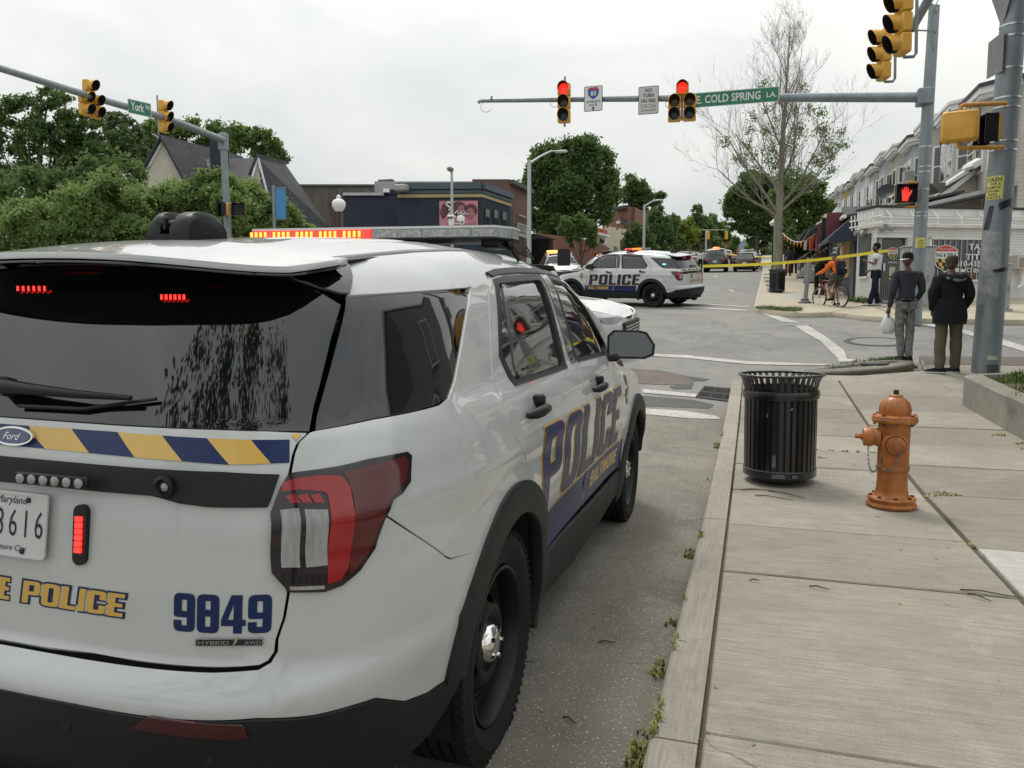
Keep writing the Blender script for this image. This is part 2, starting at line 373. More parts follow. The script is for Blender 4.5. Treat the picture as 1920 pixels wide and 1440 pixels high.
def pw(u,v,B=SUV):      # photo point -> wrap coordinates on the near car's body
    d=np.hypot(_gp[:,0]-u,_gp[:,1]-v)+(_gd<.3)*1e6
    c=np.argsort(d)[:30]; c=c[d[c]<d[c[0]]+12]; i=c[np.argmin(_gd[c])]
    a,z=_ga[i],_gz[i]
    def f(a,z):
        P=B.wrap(np.array([a]),np.array([z]))@_M[:3,:3].T+_M[:3,3]; return proj(P)[0]-(u,v)
    for _ in range(12):
        r=f(a,z); h=1e-4; J=np.array([(f(a+h,z)-r)/h,(f(a,z+h)-r)/h]).T
        if abs(np.linalg.det(J))<1e-3: break
        dlt=np.linalg.solve(J,-r); dlt=np.clip(dlt,-.1,.1); a+=dlt[0]; z+=dlt[1]
    return (float(a),float(z))
def PW(*pts): return [pw(u,v) for u,v in pts]
SUV.ztt=smt([-1.6,-.85,-.5,0,.5,1.2,1.8,2.2,4],[1.56,1.585,1.635,1.695,1.74,1.76,1.725,1.63,1.6],-1.6,4.6)
red_lens=mat('red_lens',(.30,.006,.008),.12,coat=.5,var=.05,vs=20); red_dark=mat('dark_red_lens',(.085,.004,.006),.1,coat=.5,var=0); clear_lens=mat('clear_lens',(.30,.30,.30),.15,coat=.6,var=.25,vs=9,stretch=(9,9,1.2),bump=.3,bs=20)
red_glow=emis('red_led',(1,.02,.015),3.2); amber_glow=emis('amber_led',(1,.45,.08),4.); blue_glow=emis('blue_led',(.1,.35,1),4.); orange_glow=emis('orange_led',(1,.16,.03),2.5)
plate_m=mat('licence_plate',(.55,.56,.56),.45,var=.04); ink=mat('black_ink',(.01,.01,.012),.5,var=0); silver=mat('silver_badge',(.45,.46,.47),.25,metal=.8,var=0)
mirror_glass=mat('mirror_glass',(.22,.24,.26),.02,metal=1,var=0); roof_paint=paint; shadowband=mat('black_frit',(.004,.004,.005),.25,var=0)
def mirL(poly): return [(-a,z) for a,z in poly][::-1]
def circ(cy,cz,r,n=40,a0=0,a1=2*PI): return [(cy+r*math.cos(a0+(a1-a0)*i/(n-(0 if abs(a1-a0-2*PI)<1e-6 else 1))),cz+r*math.sin(a0+(a1-a0)*i/(n-(0 if abs(a1-a0-2*PI)<1e-6 else 1)))) for i in range(n)]
def wheel(parent,loc,side,rad=.38,wid=.245,name='wheel',hubcap=True):
    t=D.objects.new(name,None); COL.objects.link(t); t.parent=parent; t.location=loc; t.rotation_euler=(0,0,0 if side>0 else PI)
    w=wid/2; X=Matrix.Rotation(PI/2,4,'Y')     # local z -> +x (outward)
    m=MB(); pr=[(.265,w-.03),(.285,w-.012),(rad-.055,w),(rad-.018,w-.012),(rad-.004,w-.03)]
    for k in range(5):
        z=w-.045-(2*w-.09)*k/4
        pr+=[(rad,z+.014),(rad,z-.014)]
        if k<4: pr+=[(rad-.012,z-.016),(rad-.012,z-(2*w-.09)/4+.016)]
    pr+=[(rad-.004,-w+.03),(rad-.018,-w+.012),(rad-.055,-w),(.265,-w+.03)]
    m.lathe(pr,n=72,M=X)
    for i in range(72):       # shoulder tread blocks
        a=2*PI*i/72; m.box((w-.024,math.cos(a)*(rad-.011),math.sin(a)*(rad-.011)),(.03,.02,.012),M=Matrix.Rotation(a,4,'X'))
    m.build('tyre',rubber,t,smooth=30)
    m=MB(); m.lathe([(.262,w-.032),(.262,w-.02),(.252,w-.018),(.243,w-.028),(.238,w-.09),(.215,w-.10)],n=64,M=X); m.lathe([(.243,-w+.03),(.236,0),(.23,w-.10)],n=48,M=X)
    rim=m.build('rim',steel_black,t,smooth=40)
    def dish(a,b):
        r=np.hypot(a,b); x=w-.10+.055*np.exp(-((r-.115)/.05)**2)+.02*(r<.08)
        return np.stack([x,a,b],-1)
    holes=[]
    for k in range(6):
        c=2*PI*k/6+.3; hl=[]
        for i in range(18):
            a=2*PI*i/18; rr=.165+.034*math.cos(a); tt=c+.30*math.sin(a)*(1+.25*math.cos(a)); hl.append((rr*math.cos(tt),rr*math.sin(tt)))
        holes.append(hl)
    patch('wheel_disc',[circ(0,0,.232,48)]+holes,dish,steel_black,t,thick=.006,step=.018,ds=.02)
    MB().lathe([(0,-.02),(.228,-.02)],c=(0,0,0),n=32,M=X).build('brake_disc',dark_in,t)
    if hubcap:
        m=MB(); m.lathe([(.0,w-.022),(.03,w-.022),(.052,w-.028),(.066,w-.045),(.072,w-.075)],n=28,M=X)
        for k in range(5):
            a=2*PI*k/5; m.lathe([(.0,w-.018),(.008,w-.019),(.010,w-.035)],c=(0,.046*math.cos(a),.046*math.sin(a)),n=8,M=X)
        m.build('hubcap',chrome,t,smooth=40)
    return t
def build_police_suv(name,label,group=None):
    car=thing(name,label,'police car',group=group); B=SUV; wr=B.wrap
    FL=B.a_of_y(3.4,.6)+.80      # far wrap coordinate at the nose
    hub=(0,3.05)
    ay=lambda y,z: (B.a_of_y(y,z),z)
    both=lambda nm,poly,m,off=0.,thick=.02,step=.05,ds=.03,holes=(),lab=None: [patch(nm,[p]+[h if s else mirL(h) for h in holes],wr,m,car,off=off,thick=thick,step=step,ds=ds) for s,p in ((1,poly),(0,mirL(poly)))]
    arch=lambda h,r,a0,a1,n=26: [ay(y,z) for y,z in circ(h,.38,r,n,a0,a1)]
    # ---- dark inner shell, floor, cabin ----
    hl=[]
    for h in hub: hl.append(arch(h,.47,-.25,PI+.25,24))
    top=[ay(y,1.17) for y in (3.3,2.6,2,1,0)]+[(1.0,1.17)]
    right=[(0,.30)]+[(a,.30) for a in np.arange(.3,FL,.3)]+[(FL,.30),(FL,.9)]+top+[(0,1.17)]
    patch('inner_shell',[right]+hl,wr,dark_in,car,off=-.04,thick=0,step=.08,ds=.08); patch('inner_shell',[mirL(right)]+[mirL(h) for h in hl],wr,dark_in,car,off=-.035,thick=0,step=.08,ds=.08)
    m=MB(); m.box((0,1.4,.42),(1.25,4.6,.25)); m.box((0,-.45,.40),(1.55,.9,.16)); m.box((0,1.5,.5),(1.80,2.0,.3)); m.box((0,1.6,.3),(1.0,4.4,.12)); m.build('underbody',dark_in,car)
    for h in hub:
        for s in (1,-1): MB().lathe([(.46,.66*s),(.47,.95*s)],c=(0,h,.38),n=28,M=Matrix.Rotation(PI/2,4,'Y'),a0=R(75),a1=R(285)).build('wheel_well',dark_in,car,smooth=30)
    m=MB(); m.box((0,.15,1.05),(1.3,1.7,.2)); m.build('load_floor',dark_in,car)
    for x in (-.38,.38):
        for y in (.62,1.55): 
            m=MB(); m.box((x,y,1.12),(.5,.14,.62),bev=.05,M=Matrix.Rotation(.2,4,'X')); m.box((x,y+.28,.85),(.5,.5,.14),bev=.05); m.box((x,y-.08,1.50),(.26,.1,.18),bev=.04,M=Matrix.Rotation(.2,4,'X')); m.build('seat',mat('grey_seat',(.05,.055,.06),.8),car)
    m=MB(); m.box((0,2.35,1.12),(1.5,.5,.2),bev=.05); m.build('dashboard',black_plastic,car)
    # ---- paint panels ----
    LG=PW((575,812),(556,830),(548,850),(541,885),(528,960),(530,1073),(538,1112),(530,1160),(516,1200))+[(.718,.722),(.708,.704),(.690,.696),(.61,.694),(.41,.693)]
    LG=LG+[(.28,.694),(.15,.690),(0,.688),(0,1.210)]+PW((233,799),(400,806),(500,809))
    seam=LG[:9]
    half=[(.15,.690),(.28,.694)]+LG[:14][::-1]+PW((500,809),(400,806),(233,799)); 
    patch('liftgate',[half+mirL(half)],wr,paint,car,off=0,thick=.02,step=.05,ds=.03)
    g_=.007
    qseam=[(a+g_,z) for a,z in seam]
    qw=PW((592,805),(700,783),(800,762),(822,756),(838,745),(850,712),(862,650),(872,590),(879,540),(760,550),(650,558))
    ztop=lambda y: float(B.ZT(y))
    roofline=[ay(y,ztop(y)-.004) for y in (-.70,-.5,-.3,0,.3,.6,1.0,1.4,1.8,2.1)]
    bandlow=[ay(2.14,1.70)]+[ay(y,z) for y,z in ((1.65,1.716),(1.2,1.705),(.843,1.690),(.55,1.668),(.40,1.645))]
    cseam=[ay(y,z) for y,z in ((.36,1.60),(.28,1.543),(.20,1.462),(.08,1.321),(.033,1.237),(.0295,1.18),(.033,1.11),(.10,1.02),(.19,.94))]
    A0=math.atan2(.90-.38,.15)
    arcq=arch(0,.545,math.atan2(.905-.38,.16),math.atan2(.815-.38,-.36),12)
    bs=PW((846,1046),(837,1042),(790,1008),(727,966))
    quarter=[qseam[0]]+PW((592,808),(700,787),(800,767),(824,760),(842,747),(854,714),(866,650),(876,590),(883,538),(760,547),(652,553))+PW((654,506))+roofline+bandlow+cseam+arcq+bs+[(B.a_of_y(-.83,.98),.98)]+qseam[:4][::-1]
    both('quarter_panel',quarter,paint,ds=.025,step=.045)
    # ---- rear bumper cover (white) and its lower cladding ----
    bsl=[(a,z-.006) for a,z in bs]
    wb=PW((831,1277),(801,1298),(759,1314),(704,1308),(663,1321),(590,1340),(480,1346))
    bumR=[(a+g_,z) for a,z in seam[3:9]]+[(.727,.720),(.716,.698),(.695,.687),(.60,.684)]+[(.28,.682),(0,.682),(0,.605),(.3,.602)]+wb[::-1]+[ay(y,z) for y,z in circ(0,.38,.545,10,math.atan2(.485-.38,-.54),math.atan2(.82-.38,-.36))][::1]
    # order: outer arch from low to high, then seam back to the lamp
    bum=[p for p in bumR if p[0]>1e-4]+bsl+[(B.a_of_y(-.83,.97),.97)]
    half=bum; bl=[(0.0,.682),(0,.605)]
    i0=[i for i,p in enumerate(half) if abs(p[1]-.682)<1e-6][0]
    loop=half[i0+1:]+half[:i0+1]     # from bottom centre round to top centre
    patch('rear_bumper',[loop+mirL(loop)],wr,paint,car,thick=.02,step=.05,ds=.03)
    wl=[(a,z-.004) for a,z in wb]
    inr=[ay(y,z) for y,z in circ(0,.38,.445,8,PI+.25,PI-.20)]
    lowb=[(.0,.33),(.5,.33),(.8,.33)]+PW((755,1421),(801,1376),(842,1312))
    clh=[(.0001,.603)]+[(.3,.600)]+wl[::-1]+[ay(-.445,.46)]+lowb[::-1]
    clh=[p for p in clh if p[0]>0]+[(.0001,.33)]
    loop=clh[::-1]; loop=[p for p in loop]
    patch('bumper_cladding',[loop[1:]+mirL(loop[1:])],wr,clad,car,off=.006,thick=.03,step=.06,ds=.04)
    # ---- wheel-arch cladding, sill ----
    for h in hub:
        a0,a1=(math.radians(-17),math.radians(170)) if h==0 else (math.radians(8),math.radians(192))
        out_=circ(h,.38,.545,34,a0,a1); inn=circ(h,.38,.44,34,a1,a0)
        both('arch_cladding',[ay(y,z) for y,z in out_+inn],clad,off=.014,thick=.05,ds=.02,step=.045)
        out2=circ(h,.38,.452,34,a0,a1)
        for s_ in (1,-1):
            m=MB(); P1=[B.side([y],[z])[0] for y,z in out2]; 
            vs=[(s_*(p[0]+.006),p[1],p[2]) for p in P1]+[(s_*(p[0]-.16),p[1],p[2]) for p in P1]; n=len(P1)
            m.add(vs,[(i,i+1,n+i+1,n+i) for i in range(n-1)]); m.build('arch_liner',mat('arch_liner',(.008,.008,.009),.9),car,smooth=40)
    sill=[ay(y,z) for y,z in ((.50,.32),(.545,.46),(.56,.50),(1.0,.49),(1.6,.47),(2.2,.46),(2.5,.48),(2.54,.44),(2.56,.32),(2.0,.27),(1.2,.26))]
    both('sill_cladding',sill,clad,off=.012,thick=.03)
    # ---- doors ----
    rd=[ay(.515,.52)]+arch(0,.55,math.radians(14.8),math.radians(72),14)+[ay(y+.012,z) for y,z in ((.19,.94),(.10,1.02),(.033,1.11),(.0295,1.18),(.033,1.237),(.08,1.321),(.20,1.462),(.28,1.543),(.36,1.60),(.40,1.640))]+[ay(.55,1.655),ay(.843,1.677),ay(1.2,1.692),ay(1.235,1.69)]
    rw=[ay(y,z) for y,z in ((.262,1.236),(.235,1.26),(.20,1.337),(.46,1.616),(.60,1.63),(1.15,1.66),(1.19,1.655),(1.10,1.262),(1.09,1.25))]
    rdl=rd+[ay(1.27,1.5),ay(1.30,1.25),ay(1.315,1.0),ay(1.36,.75),ay(1.44,.51)]
    both('rear_door',rdl,navy_vinyl if 0 else paint,holes=[rw],ds=.025)
    fd=[ay(1.452,.51),ay(1.372,.75),ay(1.327,1.0),ay(1.312,1.25),ay(1.282,1.5),ay(1.247,1.69),ay(1.65,1.706),ay(2.10,1.69),ay(2.18,1.66),ay(2.42,1.45),ay(2.60,1.25),ay(2.52,1.18),ay(2.44,1.0),ay(2.42,.82),ay(2.44,.62),ay(2.5,.51)]
    fw=[ay(y,z) for y,z in ((1.35,1.275),(1.37,1.262),(2.30,1.262),(2.34,1.30),(2.08,1.62),(2.0,1.665),(1.9,1.675),(1.42,1.672))]
    both('front_door',fd,paint,holes=[fw],ds=.025)
    fen=[ay(2.52,.50),ay(2.452,.62),ay(2.432,.82),ay(2.452,1.0),ay(2.53,1.17)]+[ay(y,float(B.zb(y))-.01) for y in (2.65,2.9,3.2,3.5,3.7)]+[(FL-.25,.94),(FL,.93),(FL,.55),(FL-.3,.50)]+[ay(y,z) for y,z in circ(3.05,.38,.55,28,math.radians(12),math.radians(166))]
    both('front_fender',fen,paint,ds=.03)
    # ---- glass ----
    gl=.011
    both('quarter_window',qw,carglass,off=-.003,thick=.01,ds=.03)
    both('rear_door_window',[ay(y,z) for y,z in ((.43,1.25),(.40,1.27),(.395,1.32),(.58,1.615),(.70,1.63),(1.15,1.645),(1.17,1.62),(1.085,1.262))],shade_glass,off=-.012,thick=.005)
    both('rear_door_window',[ay(y,z) for y,z in ((.28,1.25),(.235,1.28),(.22,1.33),(.45,1.59),(.54,1.603),(.372,1.30),(.378,1.25))],shade_glass,off=-.012,thick=.005)
    both('window_divider',[ay(y,z) for y,z in ((.37,1.245),(.36,1.30),(.53,1.61),(.59,1.622),(.41,1.31),(.42,1.245))],gloss_black,off=-.006,thick=.02)
    both('front_door_window',fw,shade_glass,off=-.012,thick=.005)
    def ring(poly,w):
        c=np.mean(poly,0); return [tuple(np.array(p)+(c-np.array(p))/np.linalg.norm(c-np.array(p))*w) for p in poly]
    rwo=[ay(y,z) for y,z in ((.255,1.226),(.215,1.258),(.185,1.337),(.44,1.622),(.60,1.641),(1.15,1.672),(1.20,1.668),(1.115,1.262),(1.10,1.236))]
    both('window_trim',rwo,black_plastic,off=.003,thick=.016,holes=[ring(rw,.022)],ds=.03)
    fwo=[ay(y,z) for y,z in ((1.335,1.275),(1.345,1.248),(2.34,1.246),(2.375,1.30),(2.10,1.64),(2.0,1.68),(1.9,1.69),(1.40,1.686))]
    both('window_trim',fwo,black_plastic,off=.003,thick=.016,holes=[ring(fw,.02)],ds=.03)
    both('door_frame_trim',[ay(y,z) for y,z in ((1.205,1.25),(1.225,1.50),(1.238,1.668),(1.225,1.685),(1.41,1.70),(1.40,1.68),(1.345,1.5),(1.315,1.25))],gloss_black,off=.005,thick=.01)
    both('roof_gutter_trim',[ay(y,z) for y,z in ((.40,1.641),(.55,1.664),(.843,1.686),(1.2,1.701),(1.65,1.712),(2.12,1.695),(2.14,1.678),(1.65,1.69),(1.2,1.68),(.843,1.664),(.55,1.643),(.44,1.628))],black_plastic,off=.008,thick=.02,ds=.03)
    gb=PW((233,795),(400,802),(500,806),(580,806)); gs=PW((600,720),(622,630),(640,570))
    gh=gb+gs+[(.80,1.565),(.6,1.60),(.3,1.615)]
    patch('rear_window',[gh+mirL(gh)],wr,carglass,car,off=-.004,thick=.01,step=.06,ds=.05)
    # ---- roof, spoiler ----
    def roofS(x,y): return B.top(x,y,c=.055)
    def roofR(x,y):
        P=roofS(x,y); 
        rib=sum(np.exp(-((np.abs(x)-c_)/.022)**2) for c_ in (.17,.36))*.5+.0; win=1/(1+np.exp(-(y+.10)*22))/(1+np.exp((y-1.75)*12)); P[:,2]-=.018*np.clip(rib*2,0,1)*win; return P
    xe=lambda y: float(B.Wd(y,B.ZT(y)))
    ys=np.linspace(-.50,2.12,16); rp=[(xe(y)-.032,y) for y in ys]; lp_=[(-a,b) for a,b in rp[::-1]]
    patch('roof',[rp+lp_],roofR,roof_paint,car,thick=.02,step=.03,ds=.04)
    for s in (1,-1):
        q=[(s*(xe(y)-.002),y) for y in ys]+[(s*(xe(y)-.03),y) for y in ys[::-1]]
        patch('roof_ditch',[q if s>0 else q[::-1]],roofS,clad,car,off=-.006,thick=.01,step=.1,ds=.1)
    # spoiler: upper sheet flows from the roof seam to the lip, with thickness and dark underside
    lipc=[(0,-.888)]+[(.648*math.sin(t_)**.75,-.505-.383*math.cos(t_)**.60) for t_ in np.linspace(.06,PI/2,40)]
    def spS(x,y):
        P=roofS(x,y); t=np.clip((-.505-y)/.38,0,1); P[:,2]-=.014*t*t; return P
    sp=[p for p in lipc]+[(.4,-.505),(.001,-.505)]
    spp=[p for p in sp if p[0]>.01]; loop=spp+[(-a,b) for a,b in spp[::-1]]
    patch('spoiler',[loop],spS,paint,car,off=.004,thick=.016,step=.04,ds=.04)
    patch('spoiler_underside',[[(a*.99,b+.006) for a,b in loop][::-1]],lambda x,y: spS(x,y)-np.array([0,0,.013]),gloss_black,car,thick=.010,step=.06,ds=.05)
    # gloss black side end of the spoiler, down to the glass seam
    spe=PW((543,521),(600,506),(653,498),(655,552),(637,551),(600,541),(570,530))
    both('spoiler_end',spe,gloss_black,off=.006,thick=.012,step=.03,ds=.02)
    hb=[ay(-.72,1.515),ay(-.60,1.53)]
    patch('brake_light',[[(-.19,-.79),(.19,-.79),(.19,-.775),(-.19,-.775)][::-1]],lambda x,y: spS(x,y)-np.array([0,0,.034]),mat('smoked_lens',(.02,.004,.004),.2,var=0),car,thick=.005)
    # ---- hood, windshield, grille ----
    def hoodS(x,y):
        t=B.zb(y)-.01; xt=B.Wd(y,t); f=np.clip(np.abs(x)/xt,0,1); return np.stack([x,y,t+.07*(1-f**2.2)*np.clip((4.0-y)/1.0,0,1)+.012*np.exp(-((np.abs(x)-.55)/.08)**2)],-1)
    ysh=np.linspace(2.55,3.78,12); hx=lambda y: float(B.Wd(y,B.zb(y)-.01))*math.sqrt(max(0,1-max(0,(y-3.0)/.92)**3))-.012
    hp=[(hx(y),y) for y in ysh]; patch('hood',[hp+[(-a,b) for a,b in hp[::-1]]],hoodS,paint,car,thick=.02,step=.07)
    def wsS(x,t):   # t 0 at cowl, 1 at roof
        y=2.62+(2.10-2.62)*t-.10*(x/.85)**2*(1-t*.4); z=1.24+(1.745-1.24)*t+.05*(1-(x/.8)**2)*t; return np.stack([x,y,z],-1)
    patch('windshield',[[(-.80,0),(.80,0),(.60,1),(-.60,1)]],wsS,carglass,car,thick=.006,step=.1)
    for s in (1,-1):
        P1=[B.side([y],[z])[0] for y,z in ((2.62,1.25),(2.44,1.45),(2.2,1.665),(2.08,1.72))]
        MB().tube([(s*(p[0]-.02),p[1]-.01,p[2]) for p in P1],[.035,.03,.028,.026],8).build('a_pillar',paint,car,smooth=60)
    m=MB(); m.box((0,3.90,.78),(1.2,.1,.25),bev=.03); m.build('grille',black_plastic,car,smooth=40); m=MB(); m.box((0,3.93,.45),(1.5,.12,.22),bev=.04); m.build('front_bumper',clad,car,smooth=40)
    both('headlight',[(FL-.75,.90),(FL-.45,.915),(FL-.05,.89),(FL-.05,.84),(FL-.4,.83)],clear_lens,off=.01,thick=.02)
    # ---- tail lights ----
    TLp=PW((542,888),(590,882),(631,876),(690,862),(759.6,848.7),(768,856),(766,904),(750,927),(734,938),(718,972),(700,1027),(672,1069),(640,1096),(608,1108),(542,1109),(510,1073),(507.5,963),(526,913))
    def sub(p,px,m,off,name,th=.006,step=.03):
        q=PW(*px); return [patch(name,[l],wr,m,o_,off=off,thick=th,step=step,ds=.02) for l,o_ in ((q,p[0]),(mirL(q),p[1]))]
    hs=both('taillight',TLp,mat('taillight_housing',(.010,.003,.004),.12,coat=.5,var=0),off=.010,thick=.03,step=.03,ds=.02)
    sub(hs,[(640,886),(700,872),(754,858),(760,870),(756,900),(738,925),(722,946),(706,985),(690,1030),(668,1060),(652,1078),(656,1000),(658,930),(650,902)],red_dark,.0125,'red_lens_side')
    sub(hs,[(530,905),(560,896),(600,892),(636,893),(652,912),(657,940),(658,1000),(650,1060),(636,1085),(612,1092),(612,930),(604,922),(560,918),(528,922)],red_lens,.0150,'red_lens',.01)
    sub(hs,[(526,956),(560,953),(562,1062),(528,1062)],clear_lens,.0135,'clear_lens'); sub(hs,[(570,955),(612,956),(612,1058),(573,1062)],clear_lens,.0135,'clear_lens')
    for k in range(3): sub(hs,[(535+k*22,930),(552+k*22,926),(562+k*22,943),(545+k*22,944)],red_lens,.017,'lens_rib',.008)
    for k in range(7): sub(hs,[(529+k*11.5,1076),(535+k*11.5,1075),(535+k*11.5,1090),(529+k*11.5,1091)],black_plastic,.0140,'lens_rib',.004)
    sub(hs,[(543,1098),(606,1096),(606,1102),(545,1104)],clear_lens,.0135,'lens_lower_edge',.004)
    # ---- liftgate trim: stripes, applique, plate, lights, lettering ----
    SB=[(.71,1.143),(.598,1.140),(.489,1.145),(.232,1.148),(0,1.150)]; STt=[(0,1.197),(.3,1.198),(.55,1.195),(.716,1.192)]
    zlo=lambda a: float(np.interp(abs(a),[p[0] for p in SB[::-1]],[p[1] for p in SB[::-1]])); zhi=lambda a: float(np.interp(abs(a),[p[0] for p in STt],[p[1] for p in STt]))
    xs=list(np.arange(-.715,.7151,.13)); 
    tops=[PW(q)[0][0] for q in ((60,787),(138,793),(222,802),(305,807),(388,812),(470,815),(547,813))]
    bots=[PW(q)[0][0] for q in ((85,842),(168,848),(253,855),(342,863),(430,872),(508,870),(590,872))]
    w0=tops[1]-tops[0]
    tops=[tops[0]-w0*k for k in range(8,0,-1)]+tops; bots=[bots[0]-w0*k for k in range(8,0,-1)]+bots
    c0=-.716
    for k in range(len(tops)-1):
        gold=(k%2==0)
        P_=[(tops[k],zhi(tops[k])),(bots[k],zlo(bots[k])),(bots[k+1],zlo(bots[k+1])),(tops[k+1],zhi(tops[k+1]))]
        P_=[(min(.745,max(-.745,a)),z) for a,z in P_]
        if max(a for a,_ in P_)-min(a for a,_ in P_)<.02: continue
        patch('gold_stripe' if gold else 'navy_stripe',[P_],wr,gold_vinyl if gold else navy_vinyl,car,off=.0012,thick=0,step=.03,ds=.03)
    patch('gold_stripe',[PW((547,814),(555,828),(566,814))],wr,gold_vinyl,car,off=.0022,thick=0,step=.03)
    ap=[(0.001,1.060),(.283,1.065),(.431,1.066),(.50,1.053),(.565,1.048),(.69,1.048),(.700,1.064),(.716,1.099),(.724,1.118),(.6,1.124),(.3,1.124),(.001,1.124)]
    apl=patch('liftgate_trim',[ap[1:-1]+mirL(ap[1:-1])],wr,clad,car,off=.010,thick=.02,step=.04,ds=.04)
    M=frameM((0.185,-1.052,1.091),(1,.035,0),(0,.05,1))
    m=MB(); m.box((0,0,.006),(.205,.028,.012),M=None,bev=.003); 
    led=MB(); 
    for k in range(6):
        x=-.082+k*.033; led.lathe([(.0105,0),(.0115,.004),(.006,.008),(0,.008)],c=(x,0,.012),n=12)
    for mb_,nm,mm in ((m,'light_strip',black_plastic),(led,'led',clear_lens)):
        mb_.v=[tuple(M@Vector(p)) for p in mb_.v]; mb_.build(nm,mm,apl,smooth=40)
    m=MB(); m.lathe([(.024,0),(.026,.006),(.018,.010),(.014,.002),(0,.002)],c=(.468,-1.020,1.092),n=20,M=axisM((.05,-1,0))); m.build('camera_ring',black_plastic,apl,smooth=40); MB().lathe([(.010,.004),(0,.010)],c=(.470,-1.020,1.091),n=12,M=axisM((.05,-1,0))).build('camera_lens',clear_lens,apl,smooth=60)
    # licence plate
    Mp=frameM((0,-1.045,.972),(1,0,0),(0,.12,1)); pr=MB(); 
    def rrect(w,h,r,n=4):
        o_=[]; 
        for cx,cy,a in ((w/2-r,h/2-r,0),(-w/2+r,h/2-r,PI/2),(-w/2+r,-h/2+r,PI),(w/2-r,-h/2+r,1.5*PI)): o_+=[(cx+r*math.cos(a+PI/2*i/n),cy+r*math.sin(a+PI/2*i/n)) for i in range(n+1)]
        return o_
    pr.prism(rrect(.306,.154,.010),.003,M=Mp,z0=0.0); pl=pr.build('licence_plate',plate_m,car)
    outer=rrect(.306,.154,.010); inner=rrect(.294,.142,.008); patch('plate_rim',[outer,inner],flat(Mp),plate_m,pl,off=.0055,thick=.003,step=1e3)
    letters('plate_number','3616',Mp@Matrix.Translation((.072,-.028,0)),.066,ink,pl,off=.0045,sx=.62,space=1.35,bold=-.005)
    letters('plate_state','Maryland',Mp@Matrix.Translation((.045,.050,0)),.018,ink,pl,off=.0045,shear=.3,sx=1.0)
    letters('plate_city','Baltimore City',Mp@Matrix.Translation((.035,-.062,0)),.0145,ink,pl,off=.0045,shear=.3)
    for x,y in ((.095,.060),(.085,-.062),(-.09,.06),(-.085,-.062)): MB().lathe([(.007,0),(.006,.004),(0,.005)],c=Mp@Vector((x,y,.003)),n=10,M=axisM(Mp.to_3x3()@Vector((0,0,1)))).build('screw',ink,pl,smooth=50)
    for s in (1,-1):      # upright red warning light beside the plate
        P0=wr(np.array([s*.243]),np.array([.963]))[0]; Ml=frameM(P0,(1,0,0),(-.10*s*0-.11,.08,1))
        ob=[(.019*math.cos(a),(.052 if math.sin(a)>0 else -.052)+.019*math.sin(a)) for a in [2*PI*i/24 for i in range(24)]]
        b_=MB().prism(ob,.012,M=Ml).build('warning_light',black_plastic,car)
        gl_=MB()
        for k in range(6): gl_.prism([(-.009,-.040+k*.0145),(.009,-.040+k*.0145),(.009,-.029+k*.0145),(-.009,-.029+k*.0145)],.005,M=Ml,z0=.012)
        gl_.build('red_led',red_glow if s>0 else red_lens,b_)
    tw=lambda x0,z0,lp: [[(x0+a,z0+b) for a,b in l] for l in lp]
    def wb_(nm,s,x0,x1,z0,h,m1,e,off,shear=0):
        lp=[[(x0+a,z0+b) for a,b in l] for l in block_loops(s,h,e=e,shear=shear,width=x1-x0-h*shear)]; return patch(nm,lp,wr,m1,car,off=off,thick=0,step=.03,ds=.03)
    def wl_(nm,s,x0,x1,z0,h,m1,bold,off,shear=0,grow=0,sx=1.):
        lp=text_loops(s,h,bold,shear,sx,1.,False,3); X=[a for l in lp for a,_ in l]; k=(x1-x0)/(max(X)-min(X)); lp=[[(x0+a*k,z0+b) for a,b in l] for l in lp]
        return patch(nm,lp,wr,m1,car,off=off,thick=0,step=.03,ds=.03)
    for (s,x0,x1) in (('POLICE',.070,.368),('BALTIMORE',-.36,.030)):
        wb_('lettering_outline',s,x0,x1,.784,.054,navy_vinyl,.075,.0010,.15); wb_('lettering',s,x0,x1,.784,.054,gold_vinyl,.0,.0016,.15)
    wb_('unit_number','9849',.492,.708,.768,.086,navy_vinyl,.01,.0012)
    Mb=frameM(wr(np.array([.622]),np.array([.749]))[0]+np.array([0,-.002,0]),(1,.36,0),(0,0,1))
    hbg=MB().prism(rrect(.150,.017,.002),.003,M=Mb).build('trim_badge',silver,car); MB().prism(rrect(.145,.0135,.0015),.001,M=Mb,z0=.003).build('badge_face',ink,hbg)
    letters('badge_lettering','HYBRID',Mb@Matrix.Translation((-.034,-.0042,0)),.0085,silver,hbg,off=.0045,fit=.068); letters('badge_lettering','AWD',Mb@Matrix.Translation((.052,-.0042,0)),.0085,silver,hbg,off=.0045,fit=.036)
    MB().prism([(.004,-.010),(.010,-.002),(.014,.010),(.020,.012),(.018,.002),(.012,-.004),(.010,-.010)],.004,M=Mb,z0=.002).build('badge_leaf',silver,hbg)
    Mo=frameM(wr(np.array([0.]),np.array([1.172]))[0]+np.array([0,-.004,0]),(1,0,0),(0,.3,1))
    bo=MB().prism([(.062*math.cos(a),.024*math.sin(a)) for a in [2*PI*i/32 for i in range(32)]],.008,M=Mo).build('oval_badge',chrome,car); MB().prism([(.055*math.cos(a),.019*math.sin(a)) for a in [2*PI*i/32 for i in range(32)]],.002,M=Mo,z0=.008).build('badge_face',mat('badge_blue',(.01,.03,.12),.2,coat=1,var=0),bo)
    letters('badge_script','Ford',Mo@Matrix.Translation((0,-.009,0)),.018,chrome,bo,off=.0108,shear=.4)
    for s in (1,-1):
        rf=PW((252,1360),(284,1341),(455,1356),(467,1378),(440,1381)); patch('reflector',[rf if s>0 else mirL(rf)],wr,mat('reflector_red',(.045,.002,.005),.25,coat=.2,var=.2,vs=40),car,off=.010,thick=.015,step=.03,ds=.02)
